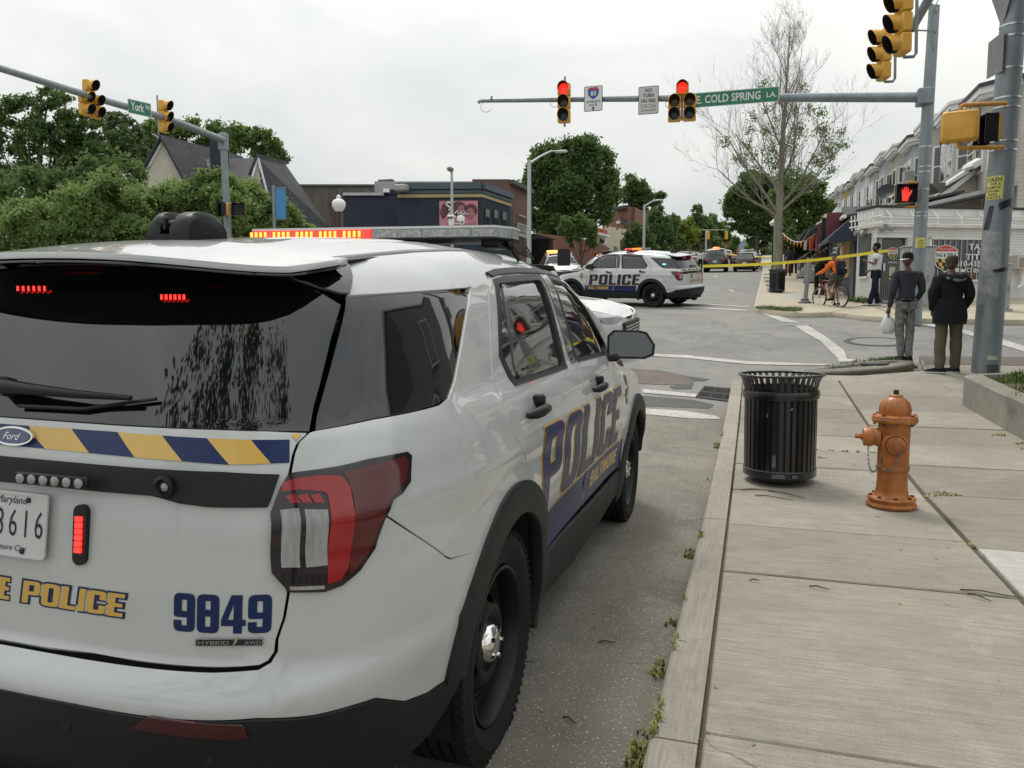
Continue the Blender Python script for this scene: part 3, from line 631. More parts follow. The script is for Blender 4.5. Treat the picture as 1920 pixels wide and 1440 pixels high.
    for x,z in ((.27,.545),(.62,.50)):
        for s in (1,-1): P0=wr(np.array([s*x]),np.array([z]))[0]; MB().lathe([(.017,0),(.015,.0075),(0,.0078)],c=P0,n=16,M=axisM((0,-1,0))).build('parking_sensor',clad,car,smooth=40)
    m=MB(); m.box((0.,-1.02,.30),(.9,.10,.06),bev=.02); m.box((.05,-1.0,.24),(.12,.12,.10)); m.tube([(-.35,-.96,.25),(.35,-.96,.25)],.025,8); m.build('tow_hitch',dark_in,car)
    # bumper step edge
    # ---- wiper ----
    wp=[wr(np.array([a]),np.array([z]))[0] for a,z in PW((25,728),(80,735),(160,744),(260,750))]; nrm=np.array([0,-1,.3])*.03
    m=MB(); m.tube([p+nrm*k for p,k in zip(wp,(1.1,1.3,1.2,.8))],[.020,.015,.011,.006],8); m.tube([wp[0]+nrm*.1,wp[0]+nrm*1.1],[.025,.025],10); m.build('wiper_arm',black_plastic,car,smooth=50)
    wq=[wr(np.array([a]),np.array([z]))[0] for a,z in PW((40,762),(160,768),(297,749))]
    m=MB(); m.tube([p+nrm*.25 for p in wq],.005,6); m.build('wiper_blade',black_plastic,car,smooth=50)
    # red warning LEDs behind the rear glass, shown on the glass
    for px in ((302,352,557),(32,92,541)):
        m=MB(); 
        for k in range(6):
            u=px[0]+(px[1]-px[0])*(k+.5)/6; q=wr(*[np.array([c]) for c in pw(u,px[2])])[0]; m.box((q[0],q[1]-.006,q[2]),(.005,.003,.013))
        m.build('interior_warning_light',red_glow,car)
    # ---- door handles, mirrors, fuel flap ----
    for s in (1,-1):
        for y,z in ((.335,1.135),(1.56,1.115)):
            x=float(B.Wd(y,z)); sx_=lambda v:s*(x+v)
            m=MB(); m.tube([(sx_(.012),y-.105,z-.012),(sx_(.040),y-.085,z-.006),(sx_(.048),y-.02,z-.002),(sx_(.046),y+.05,z),(sx_(.010),y+.10,z)],[.012,.019,.021,.019,.014],10); m.box((sx_(.008),y+.075,z+.024),(.045,.05,.05),bev=.01)
            m.build('door_handle',clad,car,smooth=50)
            MB().lathe([(.001,.004),(.03,.001),(.036,-.001)],c=(sx_(.0015),y-.01,z-.01),n=20,M=axisM((s,0,0))).build('handle_cup',paint,car,smooth=60)
        y,z=2.20,1.30; x=.90
        m=MB(); prf=[(-.02,-.075),(.19,-.075),(.245,-.05),(.25,.01),(.20,.085),(.16,.095),(.0,.095),(-.035,.06),(-.035,-.05)]
        Mm=frameM((s*(x+.05),y,z),(s,0.12,0),(0,0,1)); 
        sc=[1,1.0,.9,.6]; yy=[0,.05,.12,.17]; base=[]
        vs=[];fs=[]
        for k in range(4):
            for a,b in prf: vs.append(Mm@Vector(((a-.1)*sc[k]+.1,b*sc[k],-yy[k]*s)))
        n=len(prf)
        for k in range(3): fs+=[(k*n+i,k*n+(i+1)%n,(k+1)*n+(i+1)%n,(k+1)*n+i) for i in range(n)]
        fs+=[tuple(range(3*n,4*n)),tuple(range(n))]
        mo=MB().add(vs,fs).add([],[]); mo.box((s*(x+.01),y+.03,z-.07),(.16,.09,.05),bev=.015); mo=mo.build('side_mirror',black_plastic,car,smooth=40)
        Mg=Mm.copy(); MB().prism([(.9*(a-.1)+.1,b*.86+.002) for a,b in prf],.004*s,M=Mg,z0=0.001*s).build('mirror_glass',mirror_glass,mo)
    both('fuel_flap' if 0 else 'side_marker',[ay(y,z) for y,z in ((2.55,.86),(2.62,.86),(2.62,.88),(2.55,.88))],paint,off=.001,thick=.002)
    # ---- lettering and band on the doors ----
    for s in (1,-1):
        T=(lambda t,z: B.side(t,z)) if s>0 else (lambda t,z: B.side(-t,z)*np.array([-1,1,1]))
        tt=lambda pts: [(s*y,z) for y,z in pts][::1 if s>0 else -1]
        for y0,y1 in ((.535,1.375),(1.395,2.425),(2.46,2.515)):
            lo=.512; sl=lambda y: y+(.02 if 0 else 0)
            a_=[(y0+(.02 if y0<1 else .055 if y0<2 else .0),lo),(y1+(.06 if y1<2.45 and y1>1 else 0),lo),(y1+(.0 if y1<2 else 0),.69),(y0,.69)]
            patch('navy_band',[tt(a_)],T,navy_vinyl,car,off=.0010,thick=0,step=.05,ds=.05)
            patch('gold_line',[tt([(y0,.690),(y1,.690),(y1,.698),(y0,.698)])],T,gold_vinyl,car,off=.0014,thick=0,step=.05,ds=.05)
        def tl(nm,txt,y0,y1,z0,h,m1,e,off,shear=.16):
            st=y0 if s>0 else -y1; lp=[[(st+a,z0+b) for a,b in l] for l in block_loops(txt,h,e=e,shear=shear,width=y1-y0-h*shear,gap=.10)]; patch(nm,lp,T,m1,car,off=off,thick=0,step=.028,ds=.028)
        tl('lettering_outline','POLICE',.38,2.34,.71,.34,gold_vinyl,.026,.0020); tl('lettering','POLICE',.38,2.34,.71,.34,navy_vinyl,.0,.0040)
        tl('lettering','BALTIMORE',1.58,2.38,.565,.085,gold_vinyl,.0,.0024)
        sh=[(0,.10),(.07,.075),(.075,0),(.05,-.075),(0,-.11),(-.05,-.075),(-.075,0),(-.07,.075)]
        patch('shield_emblem',[tt([(2.63+a,1.00+b) for a,b in sh])],T,mat('emblem_brown',(.10,.075,.05),.4,var=.5,vs=40),car,off=.001,thick=0,step=.04,ds=.04)
        patch('emblem_centre',[tt([(2.63+.55*a,.995+.55*b) for a,b in sh])],T,mat('emblem_gold',(.35,.27,.13),.4,var=.6,vs=60),car,off=.002,thick=0,step=.04,ds=.04)
    # roof wording seen as dark bands (flat print on the roof)
    # ---- roof equipment ----
    def rz(x,y): return float(roofS(np.array([x]),np.array([y]))[0][2])
    x0,y0=-.045,-.30; z0=rz(x0,y0)-.014
    box_=MB().prism([(x0-.08,y0-.10),(x0+.085,y0-.10),(x0+.095,y0+.07),(x0+.06,y0+.11),(x0-.06,y0+.13),(x0-.095,y0+.08)],.022,z0=z0).build('roof_camera_base',black_plastic,car)
    m=MB(); 
    def fin(xa,xb,yl,h):
        n=12; P=[]
        for xx,ins in ((xa,0),(xa+.012,.012),(xb-.012,.012),(xb,0)):
            hh=h-(0 if ins else .02)
            P.append([(xx,yl[0]+(yl[1]-yl[0])*(1-math.cos(PI*i/n))/2,z0+.018+hh*math.sin(PI*i/n)**.62) for i in range(n+1)])
        vs=[p for r in P for p in r]; fs=[]
        for k in range(3): fs+=[(k*(n+1)+i,k*(n+1)+i+1,(k+1)*(n+1)+i+1,(k+1)*(n+1)+i) for i in range(n)]
        fs+=[tuple(range(n+1)),tuple(range(3*(n+1),4*(n+1)))]
        return vs,fs
    m.add(*fin(x0-.076,x0-.030,(y0-.09,y0+.08),.083)); m.add(*fin(x0+.005,x0+.078,(y0-.09,y0+.10),.083)); m.box((x0-.012,y0-.02,z0+.05),(.05,.10,.04),bev=.012); m.box((x0-.016,y0-.08,z0+.055),(.01,.014,.035))
    m.build('roof_camera',black_plastic,car,smooth=45)
    return car
def build_lightbar(car,lab=None,L_=.685,y=1.02,glow=(red_glow,)):
    B=SUV; z=1.850
    t=D.objects.new('light_bar',None); COL.objects.link(t); t.parent=car
    def outline(o): 
        return [(-L_-o,y-.05),(-L_+.06,y-.15-o),(L_-.06,y-.15-o),(L_+o,y-.05),(L_+o,y+.05),(L_-.06,y+.13+o),(-L_+.06,y+.13+o),(-L_-o,y+.05)]
    MB().prism(outline(0),.010,z0=z+.018).build('bar_lid',mat('bar_lid',(.62,.62,.6),.3,var=.05),t); MB().prism(outline(0),.008,z0=z-.032).build('bar_base',clad,t)
    half=[p for p in outline(-.006)]
    L1=[(-L_+.006,y-.05),(-L_+.06,y-.144),(.01,y-.144),(.01,y+.12),(-L_+.06,y+.12),(-L_+.006,y+.05)]
    MB().prism(L1,.042,z0=z-.024).build('red_dome',mat('red_dome',(.55,.02,.015),.1,coat=1,var=0,emit=1.1,ecol=(1,.03,.02)),t)
    L2=[(-p[0],p[1]) for p in L1][::-1]; L2=[(max(.02,a),b) for a,b in L2]
    MB().prism(L2,.042,z0=z-.024).build('clear_dome',mat('clear_dome',(.30,.33,.33),.1,coat=1,var=.35,vs=40,stretch=(1,1,.1)),t)
    for k in range(5):
        for j in range(4):
            x=-.63+k*.127+j*.026
            for yy in (y-.148,y+.124): MB().box((x,yy,z-.003),(.011,.006,.028)).build('amber_led',mat('amber_led2',(1,.4,.05),.3,var=0,emit=3.2,ecol=(1,.22,.03)),t)
    m=MB()
    for k in range(5): m.box((.10+k*.12,y-.147,z-.004),(.10,.004,.032))
    m.build('led_module',mat('led_module',(.36,.37,.36),.3,var=.5,vs=80),t)
    m=MB()
    for s in (-1,1): m.box((s*.58,y,1.82),(.09,.16,.07),bev=.01); m.tube([(s*.58,y,1.84),(s*.66,y+.02,1.78),(s*.69,y+.03,1.73)],.012,6)
    for k in range(6): m.tube([(.60+k*.01,y+.10+k*.02,1.85),(.66,y+.14+k*.05,1.765)],.004,5)
    m.box((0,y,1.835),(1.1,.10,.02)); m.build('bar_mount',black_plastic,t)
    return t
near=build_police_suv('police_suv','large white police SUV filling the left foreground, unit 9849, seen from its rear corner')
build_lightbar(near)
for y,s in ((-.04,1),(-.04,-1),(3.05,1),(3.05,-1)): wheel(near,(s*.855,y,.38),s)
near.matrix_world=CARM
# ================= ground, road, pavement =================
def gnodes(name,c1,c2,rough,specks=None,sp_scale=90.,sp_size=.22,crack=0.,cs=.8,streak=None,bump=.4,stain=None,fine=120.,rv=0.):
    if name in MATS: return MATS[name]
    m=D.materials.new(name); m.use_nodes=True; t=m.node_tree; n=t.nodes; l=t.links; b=n['Principled BSDF']; b.inputs['Roughness'].default_value=rough; b.inputs['Specular IOR Level'].default_value=.3
    geo=n.new('ShaderNodeNewGeometry'); P=geo.outputs['Position']
    def noise(sc,det=5,src=P,rg=.6,st_=None):
        if st_:
            q=n.new('ShaderNodeMapping'); q.inputs['Scale'].default_value=st_; l.new(src,q.inputs[0]); src=q.outputs[0]
        z=n.new('ShaderNodeTexNoise'); z.inputs['Scale'].default_value=sc; z.inputs['Detail'].default_value=det; z.inputs['Roughness'].default_value=rg; l.new(src,z.inputs['Vector']); return z.outputs[0]
    def ramp(v,p0,p1,a=0.,bb=1.):
        r=n.new('ShaderNodeMapRange'); r.inputs[1].default_value=p0; r.inputs[2].default_value=p1; r.inputs[3].default_value=a; r.inputs[4].default_value=bb; l.new(v,r.inputs[0]); return r.outputs[0]
    def mix(f,a,bb,mode='MIX'):
        x=n.new('ShaderNodeMix'); x.data_type='RGBA'; x.blend_type=mode
        if isinstance(f,float): x.inputs[0].default_value=f
        else: l.new(f,x.inputs[0])
        for k,v in ((6,a),(7,bb)):
            if isinstance(v,tuple): x.inputs[k].default_value=(*v,1)
            else: l.new(v,x.inputs[k])
        return x.outputs[2]
    col=mix(ramp(noise(.9,8),.32,.68),c1,c2)
    f2=noise(fine,3); col=mix(ramp(f2,.3,.7,0.,.45),col,tuple(x*.45 for x in c1))
    col=mix(ramp(noise(4.5,9,rg=.72),.50,.66,0.,.38),col,tuple(x*.62 for x in c1)); col=mix(ramp(noise(2.3,8,rg=.7,src=P,st_=(1.3,.9,1)),.56,.70,0.,.30),col,tuple(min(1,x*1.25) for x in c2))
    if streak: col=mix(ramp(noise(5,4,st_=streak),.40,.70,0.,.6),col,tuple(x*.55 for x in c1))
    h=f2
    if stain: col=mix(ramp(noise(1.7,6),.56,.72,0.,.7),col,stain)
    if specks:
        v=n.new('ShaderNodeTexVoronoi'); v.inputs['Scale'].default_value=sp_scale; v.inputs['Randomness'].default_value=1; nw=n.new('ShaderNodeTexNoise'); nw.inputs['Scale'].default_value=sp_scale*.8; nw.inputs['Detail'].default_value=3; l.new(P,nw.inputs['Vector']); am=n.new('ShaderNodeVectorMath'); am.operation='MULTIPLY_ADD'; am.inputs[1].default_value=(1.1/sp_scale,)*3; l.new(nw.outputs['Color'],am.inputs[0]); l.new(P,am.inputs[2]); l.new(am.outputs[0],v.inputs['Vector'])
        k=ramp(v.outputs['Distance'],sp_size,sp_size*.5,0.,.95); 
        sel=n.new('ShaderNodeSeparateColor'); l.new(v.outputs['Color'],sel.inputs[0]); k2=ramp(sel.outputs[0],.40,.75)
        mm=n.new('ShaderNodeMath'); mm.operation='MULTIPLY'; l.new(k,mm.inputs[0]); l.new(k2,mm.inputs[1]); col=mix(mm.outputs[0],col,specks)
    if crack:
        nz=n.new('ShaderNodeTexNoise'); nz.inputs['Scale'].default_value=2.; nz.inputs['Detail'].default_value=6; l.new(P,nz.inputs['Vector'])
        ad=n.new('ShaderNodeVectorMath'); ad.operation='MULTIPLY_ADD'; ad.inputs[1].default_value=(.9,.9,.9); l.new(nz.outputs['Color'],ad.inputs[0]); l.new(P,ad.inputs[2])
        v=n.new('ShaderNodeTexVoronoi'); v.feature='DISTANCE_TO_EDGE'; v.inputs['Scale'].default_value=cs; l.new(ad.outputs[0],v.inputs['Vector'])
        k=ramp(v.outputs['Distance'],.004,.0015); gate=ramp(noise(.6,2),.5,.56); mm=n.new('ShaderNodeMath'); mm.operation='MULTIPLY'; l.new(k,mm.inputs[0]); l.new(gate,mm.inputs[1])
        m2=n.new('ShaderNodeMath'); m2.operation='MULTIPLY'; m2.inputs[1].default_value=crack; l.new(mm.outputs[0],m2.inputs[0]); col=mix(m2.outputs[0],col,tuple(x*.25 for x in c1))
    if rv:      # each piece has its own age and tone
        oi=n.new('ShaderNodeObjectInfo'); rr=ramp(oi.outputs['Random'],0,1,1-rv,1+rv*.5); x=n.new('ShaderNodeMix'); x.data_type='RGBA'; x.blend_type='MULTIPLY'; x.inputs[0].default_value=1; l.new(col,x.inputs[6]); l.new(rr,x.inputs[7]); col=x.outputs[2]
    l.new(col,b.inputs['Base Color'])
    bp=n.new('ShaderNodeBump'); bp.inputs['Strength'].default_value=bump; bp.inputs['Distance'].default_value=.004; l.new(h,bp.inputs['Height']); l.new(bp.outputs[0],b.inputs['Normal'])
    MATS[name]=m; return m
asphalt=gnodes('intersection_asphalt',(.205,.20,.19),(.275,.268,.252),.9,stain=(.15,.147,.14),specks=(.38,.37,.35),sp_scale=55,sp_size=.3,crack=.8,cs=.35,fine=70)
lane=gnodes('worn_lane',(.18,.164,.138),(.26,.24,.206),.9,specks=(.46,.44,.40),sp_scale=75,sp_size=.34,crack=.95,cs=.5,stain=(.115,.106,.093))
earth=gnodes('earth',(.07,.065,.045),(.10,.09,.06),.95)
conc=gnodes('pavement_concrete',(.30,.277,.232),(.415,.385,.325),.9,specks=(.16,.15,.13),sp_scale=9,sp_size=.055,streak=(1.0,18,1),stain=(.235,.22,.19),bump=.5,crack=.55,cs=.25,rv=.16)
conc_light=gnodes('pale_concrete',(.44,.43,.40),(.52,.51,.48),.9,rv=.08,specks=(.25,.24,.22),sp_scale=60,sp_size=.15,streak=(1,22,1),bump=.4)
conc_far=gnodes('far_pavement',(.42,.37,.28),(.50,.45,.35),.9,specks=None,streak=None,stain=(.34,.30,.23))
kerbc=gnodes('kerb_concrete',(.325,.30,.255),(.405,.375,.32),.9,rv=.10,specks=(.18,.17,.15),sp_scale=80,sp_size=.16,streak=(25,1,25),stain=(.22,.21,.18))
brickpave=gnodes('brick_paving',(.13,.108,.098),(.185,.158,.142),.9)
dirt=gnodes('soil',(.085,.072,.05),(.135,.115,.08),.95,specks=(.25,.22,.15),sp_scale=60,sp_size=.3)
roadpaint=gnodes('worn_road_paint',(.42,.41,.38),(.60,.59,.55),.8,specks=(.24,.23,.22),sp_scale=22,sp_size=.52,stain=(.27,.265,.25),fine=60)
def crown(x,y): return .0175*np.clip(-.28-x,0,3.5)*np.clip((20-y)/8,0,1)
def sheet(name,xs,ys,m,dz,kind='structure',clip=None):
    xs=np.array(xs,float); ys=np.array(ys,float); X,Y=np.meshgrid(xs,ys); Z=gz(Y)+crown(X,Y)+dz
    v=np.stack([X.ravel(),Y.ravel(),Z.ravel()],1); nx=len(xs); f=[(j*nx+i,j*nx+i+1,(j+1)*nx+i+1,(j+1)*nx+i) for j in range(len(ys)-1) for i in range(nx-1)]
    b=MB(); b.v=[tuple(p) for p in v]; b.f=f; o=b.build(name,m,smooth=60,fix=False); o['kind']=kind; return o
yl=[-60,-20]+list(np.arange(-6,26,.8))+[28,32,36,40,46,52,60,67,80,100,130,170,230,300,500,700]
sheet('ground',[-700,-300,-120,-60,-30,0,30,60,120,300,700],yl,earth,-.06)
sheet('road',[-70,-30,-12,-7,-4,-3.4,-2,-1,-.28,0,4,10,30,70],yl,asphalt,0.)
sheet('parking_lane_surface',[-3.7,-3,-2,-1,-.285],[-8]+list(np.arange(-6,11.6,.8)),lane,.004)
def gpoly(name,pts,m,dz,kind='structure',parent=None,step=.6,px=True,label=None):
    """flat marking or patch following the ground; pts photo points or world xy"""
    P=[tuple(gp(u,v)[:2]) for u,v in pts] if px else pts
    A=sum(P[i][0]*P[(i+1)%len(P)][1]-P[(i+1)%len(P)][0]*P[i][1] for i in range(len(P)))
    if A<0: P=P[::-1]
    o=patch(name,[P],lambda a,b:np.stack([a,b,gz(b)+crown(a,b)],-1),m,parent,off=dz,thick=0,step=step,ds=.4); 
    if kind: o['kind']=kind
    return o
mk=[[(1206,665),(1287,667.5),(1401,678),(1550,683.5),(1560,686),(1491,686),(1401,683.5),(1287,673),(1206,669.5)],
 [(1205,733),(1308,741),(1304,747),(1205,740)],[(1205,769.5),(1287,773),(1345,782),(1352,788),(1287,786.5),(1205,780)],
 [(1416,583),(1433,584),(1500,606),(1466,604)],[(1489,611),(1515,611),(1548,632),(1582,657),(1588,674),(1605,675),(1600,679),(1573,679),(1570,672),(1538,640),(1509,624)],
 [(1278,567),(1404,575),(1404,576.6),(1278,568.6)],[(1278,575.2),(1401,581.5),(1401,583.6),(1278,577)],
 [(1700,600),(1752,609),(1806,618),(1824,623),(1878,636),(1920,650),(1970,665),(1970,677),(1920,660),(1806,626),(1752,614),(1700,603)],
 [(1366,543),(1370,542.6),(1378,547),(1373,548.3)],[(1338,518),(1344,517),(1347,518.5),(1340,519.5)],[(1376,506),(1380,506),(1381,507),(1377,507)]]
for q in mk: gpoly('road_marking',q,roadpaint,.010)
# repairs and brick patch in the carriageway
gpoly('brick_patch',[(1180,694),(1235,696),(1285,706),(1305,716),(1290,723),(1240,724),(1180,722)],brickpave,.006)
patchm=gnodes('asphalt_repair',(.085,.085,.083),(.12,.12,.115),.9,fine=90)
for q in ([(1255,727),(1300,720),(1296,731),(1262,732)],[(1285,707),(1330,712),(1322,716),(1300,716)],[(1200,745),(1300,752),(1340,760),(1330,768),(1210,765)]): gpoly('road_repair',q,patchm,.008)
# ---- near pavement: kerb stones and slabs ----
def slab(name,x0,x1,y0,y1,m,ztop=.13,th=.12,gap=.008,parent=None,dz=None,xs=None):
    """one concrete piece whose top follows the ground slope; arrises eased by 5 mm"""
    dz=dz if dz is not None else rnd.uniform(-.004,.004); a,b,c,d=x0+gap,x1-gap,y0+gap,y1-gap; e_=.006; v=[]
    for ins,h in ((0,-th),(0,-e_),(e_,0)):
        for X,Y in ((a+ins,c+ins),(b-ins,c+ins),(b-ins,d-ins),(a+ins,d-ins)): v.append((X,Y,g(Y)+ztop+dz+h))
    f=[(8,9,10,11)]+[(k*4+i,k*4+(i+1)%4,k*4+4+(i+1)%4,k*4+4+i) for k in range(2) for i in range(4)]
    return MB().add(v,f).build(name,m,parent)
pav=thing('pavement',None,None,(0,0,0)); pav['kind']='structure'
sheet('joint_fill',[-.13,.5,1.2,1.9,2.6],[-3]+list(np.arange(-2,13.2,.8)),dirt,.112)
kj=[-3.2,-.4,2.38,5.17,8.0,10.9,12.3]
for a,b in zip(kj,kj[1:]):
    v=[];n=8; prof=[(-.285,-.06),(-.284,.105),(-.280,.120),(-.271,.129),(-.258,.132),(-.13,.131),(-.13,-.06)]
    for Y in (a+.004,b-.004):
        for x,z in prof: v.append((x,Y,g(Y)+z))
    k=len(prof); MB().add(v,[(i,i+1,k+i+1,k+i) for i in range(k-1)]+[tuple(range(k)),tuple(range(2*k-1,k-1,-1))]).build('kerb_stone',kerbc,pav,smooth=50)
ja=[-3,-1.2,.62,2.46,4.12,5.07,6.12,7.05,7.80,8.6,9.36,10.18,11.12,12.5]
for a,b in zip(ja,ja[1:]): slab('slab',-.122,1.246,a,b,conc,parent=pav)
jb=[-3,-1.2,.62,2.46,4.14,4.95,6.35,7.35,8.3,9.30,10.2,11.3,12.5]
for a,b in zip(jb,jb[1:]): slab('slab',1.262,2.62,a,b,conc_light if 2.4<a<4.5 else conc,parent=pav)
slab('slab',2.61,4.8,10.95,12.5,conc,parent=pav)
for a,b in zip((-3,-.5,2,4.5),(-.5,2,4.5,7)): slab('slab',2.64,4.6,a,b,conc,parent=pav)
# corner landing, brick strip
cl=[gp(u,v,.13)[:2] for u,v in ((1540,712),(1600,714),(1700,708),(1800,712),(1806,702),(1824,699),(1900,690),(1900,683),(1716,683),(1712,690),(1690,700),(1620,708),(1560,709))]
def gpatch(name,P,m,dz,th=.1,step=.5,parent=None,kind=None):
    A=sum(P[i][0]*P[(i+1)%len(P)][1]-P[(i+1)%len(P)][0]*P[i][1] for i in range(len(P)))
    P=[tuple(map(float,p)) for p in (P[::-1] if A<0 else P)]
    o=patch(name,[P],lambda a,b:np.stack([a,b,gz(b)+0*a],-1),m,parent,off=dz,thick=th,step=step,ds=.4)
    if kind: o['kind']=kind
    return o
gpatch('corner_landing',[(-.12,12.5),(2.6,12.5),(3.2,12.55),(5.5,12.9),(5.5,14.6),(2.75,14.6),(2.6,13.5),(1.6,12.95),(.6,12.9),(-.12,12.9)],conc,.125,parent=pav)
gpatch('brick_strip',[(2.72,14.1),(5.5,14.1),(5.5,14.95),(2.78,14.95)],brickpave,.130,th=.1,parent=pav)
for q in ([(-.1,12.93),(.6,12.93),(1.6,12.98),(1.35,13.3),(.2,13.2),(-.1,13.1)],): gpatch('brick_strip',q,brickpave,.06,th=.05,parent=pav)
# ---- raised island with kerbs, soil, lid ----
isl=thing('kerb_island','low curved kerb island of worn stone with soil, weeds and a metal lid',None or 'kerb island',(0,0,0))
fr=[gp(u,v,.16)[:2] for u,v in ((1500,699),(1550,696.5),(1600,694),(1650,690),(1685,685.5),(1706,681.5),(1714,677.5))]
bk=[gp(u,v,.16)[:2] for u,v in ((1708,674.5),(1670,674),(1630,676.5),(1590,680.5),(1550,686),(1500,694))]
def kerbrun(pts,wid,name,m,par,h=.16,seg=2,side=1):
    pts=[np.array(p) for p in pts]
    for s0 in range(0,len(pts)-1,seg):
        q=pts[s0:s0+seg+1]; v=[];k=0
        for i,p in enumerate(q):
            t=q[min(i+1,len(q)-1)]-q[max(i-1,0)]; t=t/np.linalg.norm(t); nn=np.array([-t[1],t[0]])*side
            sh=t*.006*(1 if i==0 else -1 if i==len(q)-1 else 0)
            for o_,z in ((0,-.05),(0,h-.03),(.012,h-.008),(.03,h),(wid-.02,h+.004),(wid,h-.015),(wid,-.05)):
                a=p+nn*o_+sh; v.append((a[0],a[1],g(a[1])+z))
            k+=1
        MB().add(v,[(i*7+j,i*7+(j+1)%7,i*7+7+(j+1)%7,i*7+7+j) for i in range(k-1) for j in range(7)]+[tuple(range(7)),tuple(range((k-1)*7+6,(k-1)*7-1,-1))]).build(name,m,par,smooth=40)
stone=gnodes('worn_kerb_stone',(.20,.185,.16),(.30,.28,.24),.9,stain=(.13,.12,.10),specks=(.12,.11,.1),sp_scale=50,sp_size=.2)
kerbrun(fr,.20,'kerb_stone',stone,isl,side=1); kerbrun(bk,.12,'kerb_stone',stone,isl,side=1,seg=3)
gpatch('island_soil',[tuple(p) for p in fr]+[tuple(p) for p in bk],dirt,.13,th=.1,parent=isl)
c=gp(1640,683,.15); MB().lathe([(0,.03),(.20,.03),(.215,.02),(.215,-.02)],c=c,n=28).build('metal_lid',mat('lid_iron',(.07,.068,.062),.6,metal=.3),isl,smooth=40)
# ---- drain grate ----
dg=thing('storm_drain','black iron storm drain grate in the road beside the kerb','drain grate',(0,0,0))
q=[gp(u,v)[:2] for u,v in ((1321,728),(1388,733),(1380,755),(1306,747))]; q=[np.array(p) for p in q]
iron=mat('cast_iron',(.045,.043,.04),.6,metal=.4,var=.3,vs=20)
def bl(s,t): p=q[3]*(1-s)*(1-t)+q[2]*s*(1-t)+q[1]*s*t+q[0]*(1-s)*t; return (float(p[0]),float(p[1]),g(p[1])+float(crown(p[0],p[1]))+.012)
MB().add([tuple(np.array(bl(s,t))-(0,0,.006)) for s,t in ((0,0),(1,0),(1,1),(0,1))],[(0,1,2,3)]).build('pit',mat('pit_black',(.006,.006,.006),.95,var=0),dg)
m=MB()
for t in (0,.5,1): m.tube([bl(0,t),bl(1,t)],.020,4)
for s in (0,.333,.666,1): m.tube([bl(s,0),bl(s,1)],.020,4)
m.build('frame',iron,dg)
for s in range(1,30):
    if s%10: MB().tube([bl(s/30,0),bl(s/30,1)],.006,4).build('bar',iron,dg)
# ---- manholes ----
def manhole(u,v,r,label,ring=True):
    c=gp(u,v); t=thing('manhole_cover',label,'manhole',(c[0],c[1],c[2]+.004)); sl_=math.atan((g(c[1]+1)-g(c[1]-1))/2); t.rotation_euler=(sl_,0,0)
    MB().lathe([(0,.008),(r*.78,.008),(r*.80,.004)],n=40).build('cover',mat('manhole_iron',(.20,.20,.195),.7,metal=.2,var=.25,vs=9,bump=.3,bs=40),t)
    if ring: MB().lathe([(r*.82,.004),(r*.84,.010),(r,.009),(r*1.02,.002)],n=40).build('collar',patchm,t)
manhole(1644,641,.62,'round manhole with a pale collar in the crossing road'); manhole(1497,609,.38,'small flat manhole crossed by the diagonal white line',False)
# ---- far corner pavement across the side road ----
fc=[gp(u,v,.13)[:2] for u,v in ((1413,576),(1452,583),(1490,587),(1530,586),(1560,585),(1620,592),(1700,597),(1800,598),(1960,600))]
P=[tuple(p) for p in fc]+[(16,21.2),(16,27.5),(3.2,27.5),(3.2,110),(.62,110),(.62,64),(.30,40)]
fp=thing('far_pavement',None,None); fp['kind']='structure'
gpatch('paving',P,conc_far,.13,th=.15,step=1.2,parent=fp)
kerbrun([(0.62,110),(.62,64),(.30,40),(.12,30)]+[tuple(fc[0])],.15,'kerb_stone',gnodes('pale_kerb',(.40,.37,.31),(.48,.45,.38),.9),fp,h=.14,seg=1,side=1)
kerbrun(fc[:3],.16,'kerb_stone',stone,fp,h=.14,seg=1,side=1); kerbrun(fc[4:],.16,'kerb_stone',gnodes('dark_kerb',(.06,.06,.06),(.09,.09,.085),.8),fp,h=.12,seg=1,side=1)
gpatch('paving_joint_panel',[(.9,26.5),(1.9,26.5),(1.9,29.5),(.9,29.5)],conc_light,.136,th=.004,parent=fp)
for y in (30.5,34,38,43,50): gpatch('brick_strip',[(.5,y),(1.0,y),(1.0,y+2.4),(.5,y+2.4)],brickpave,.137,th=.003,parent=fp)
for a,b in (((1560,585),(1645,568)),((1575,577),(1920,569)),((1690,596),(1640,575)),((1500,556),(1600,560))):
    p,q_=gp(*a,.13),gp(*b,.13); d=(q_-p)/np.linalg.norm(q_-p); nn=np.array([-d[1],d[0]])*.012
    gpatch('paving_joint',[p[:2]+nn,q_[:2]+nn,q_[:2]-nn,p[:2]-nn],dirt,.1335,th=.002,parent=fp)
# left-hand side of the street: pavement beyond the junction
lp=thing('left_pavement',None,None); lp['kind']='structure'
gpatch('paving',[(-13,26.5),(-10.6,26.5),(-10.4,70),(-9.6,120),(-13,120)],conc_far,.13,th=.15,step=3,parent=lp); gpatch('paving',[(-60,26.5),(-13,26.5),(-13,30),(-60,30)],conc_far,.13,th=.15,step=3,parent=lp)
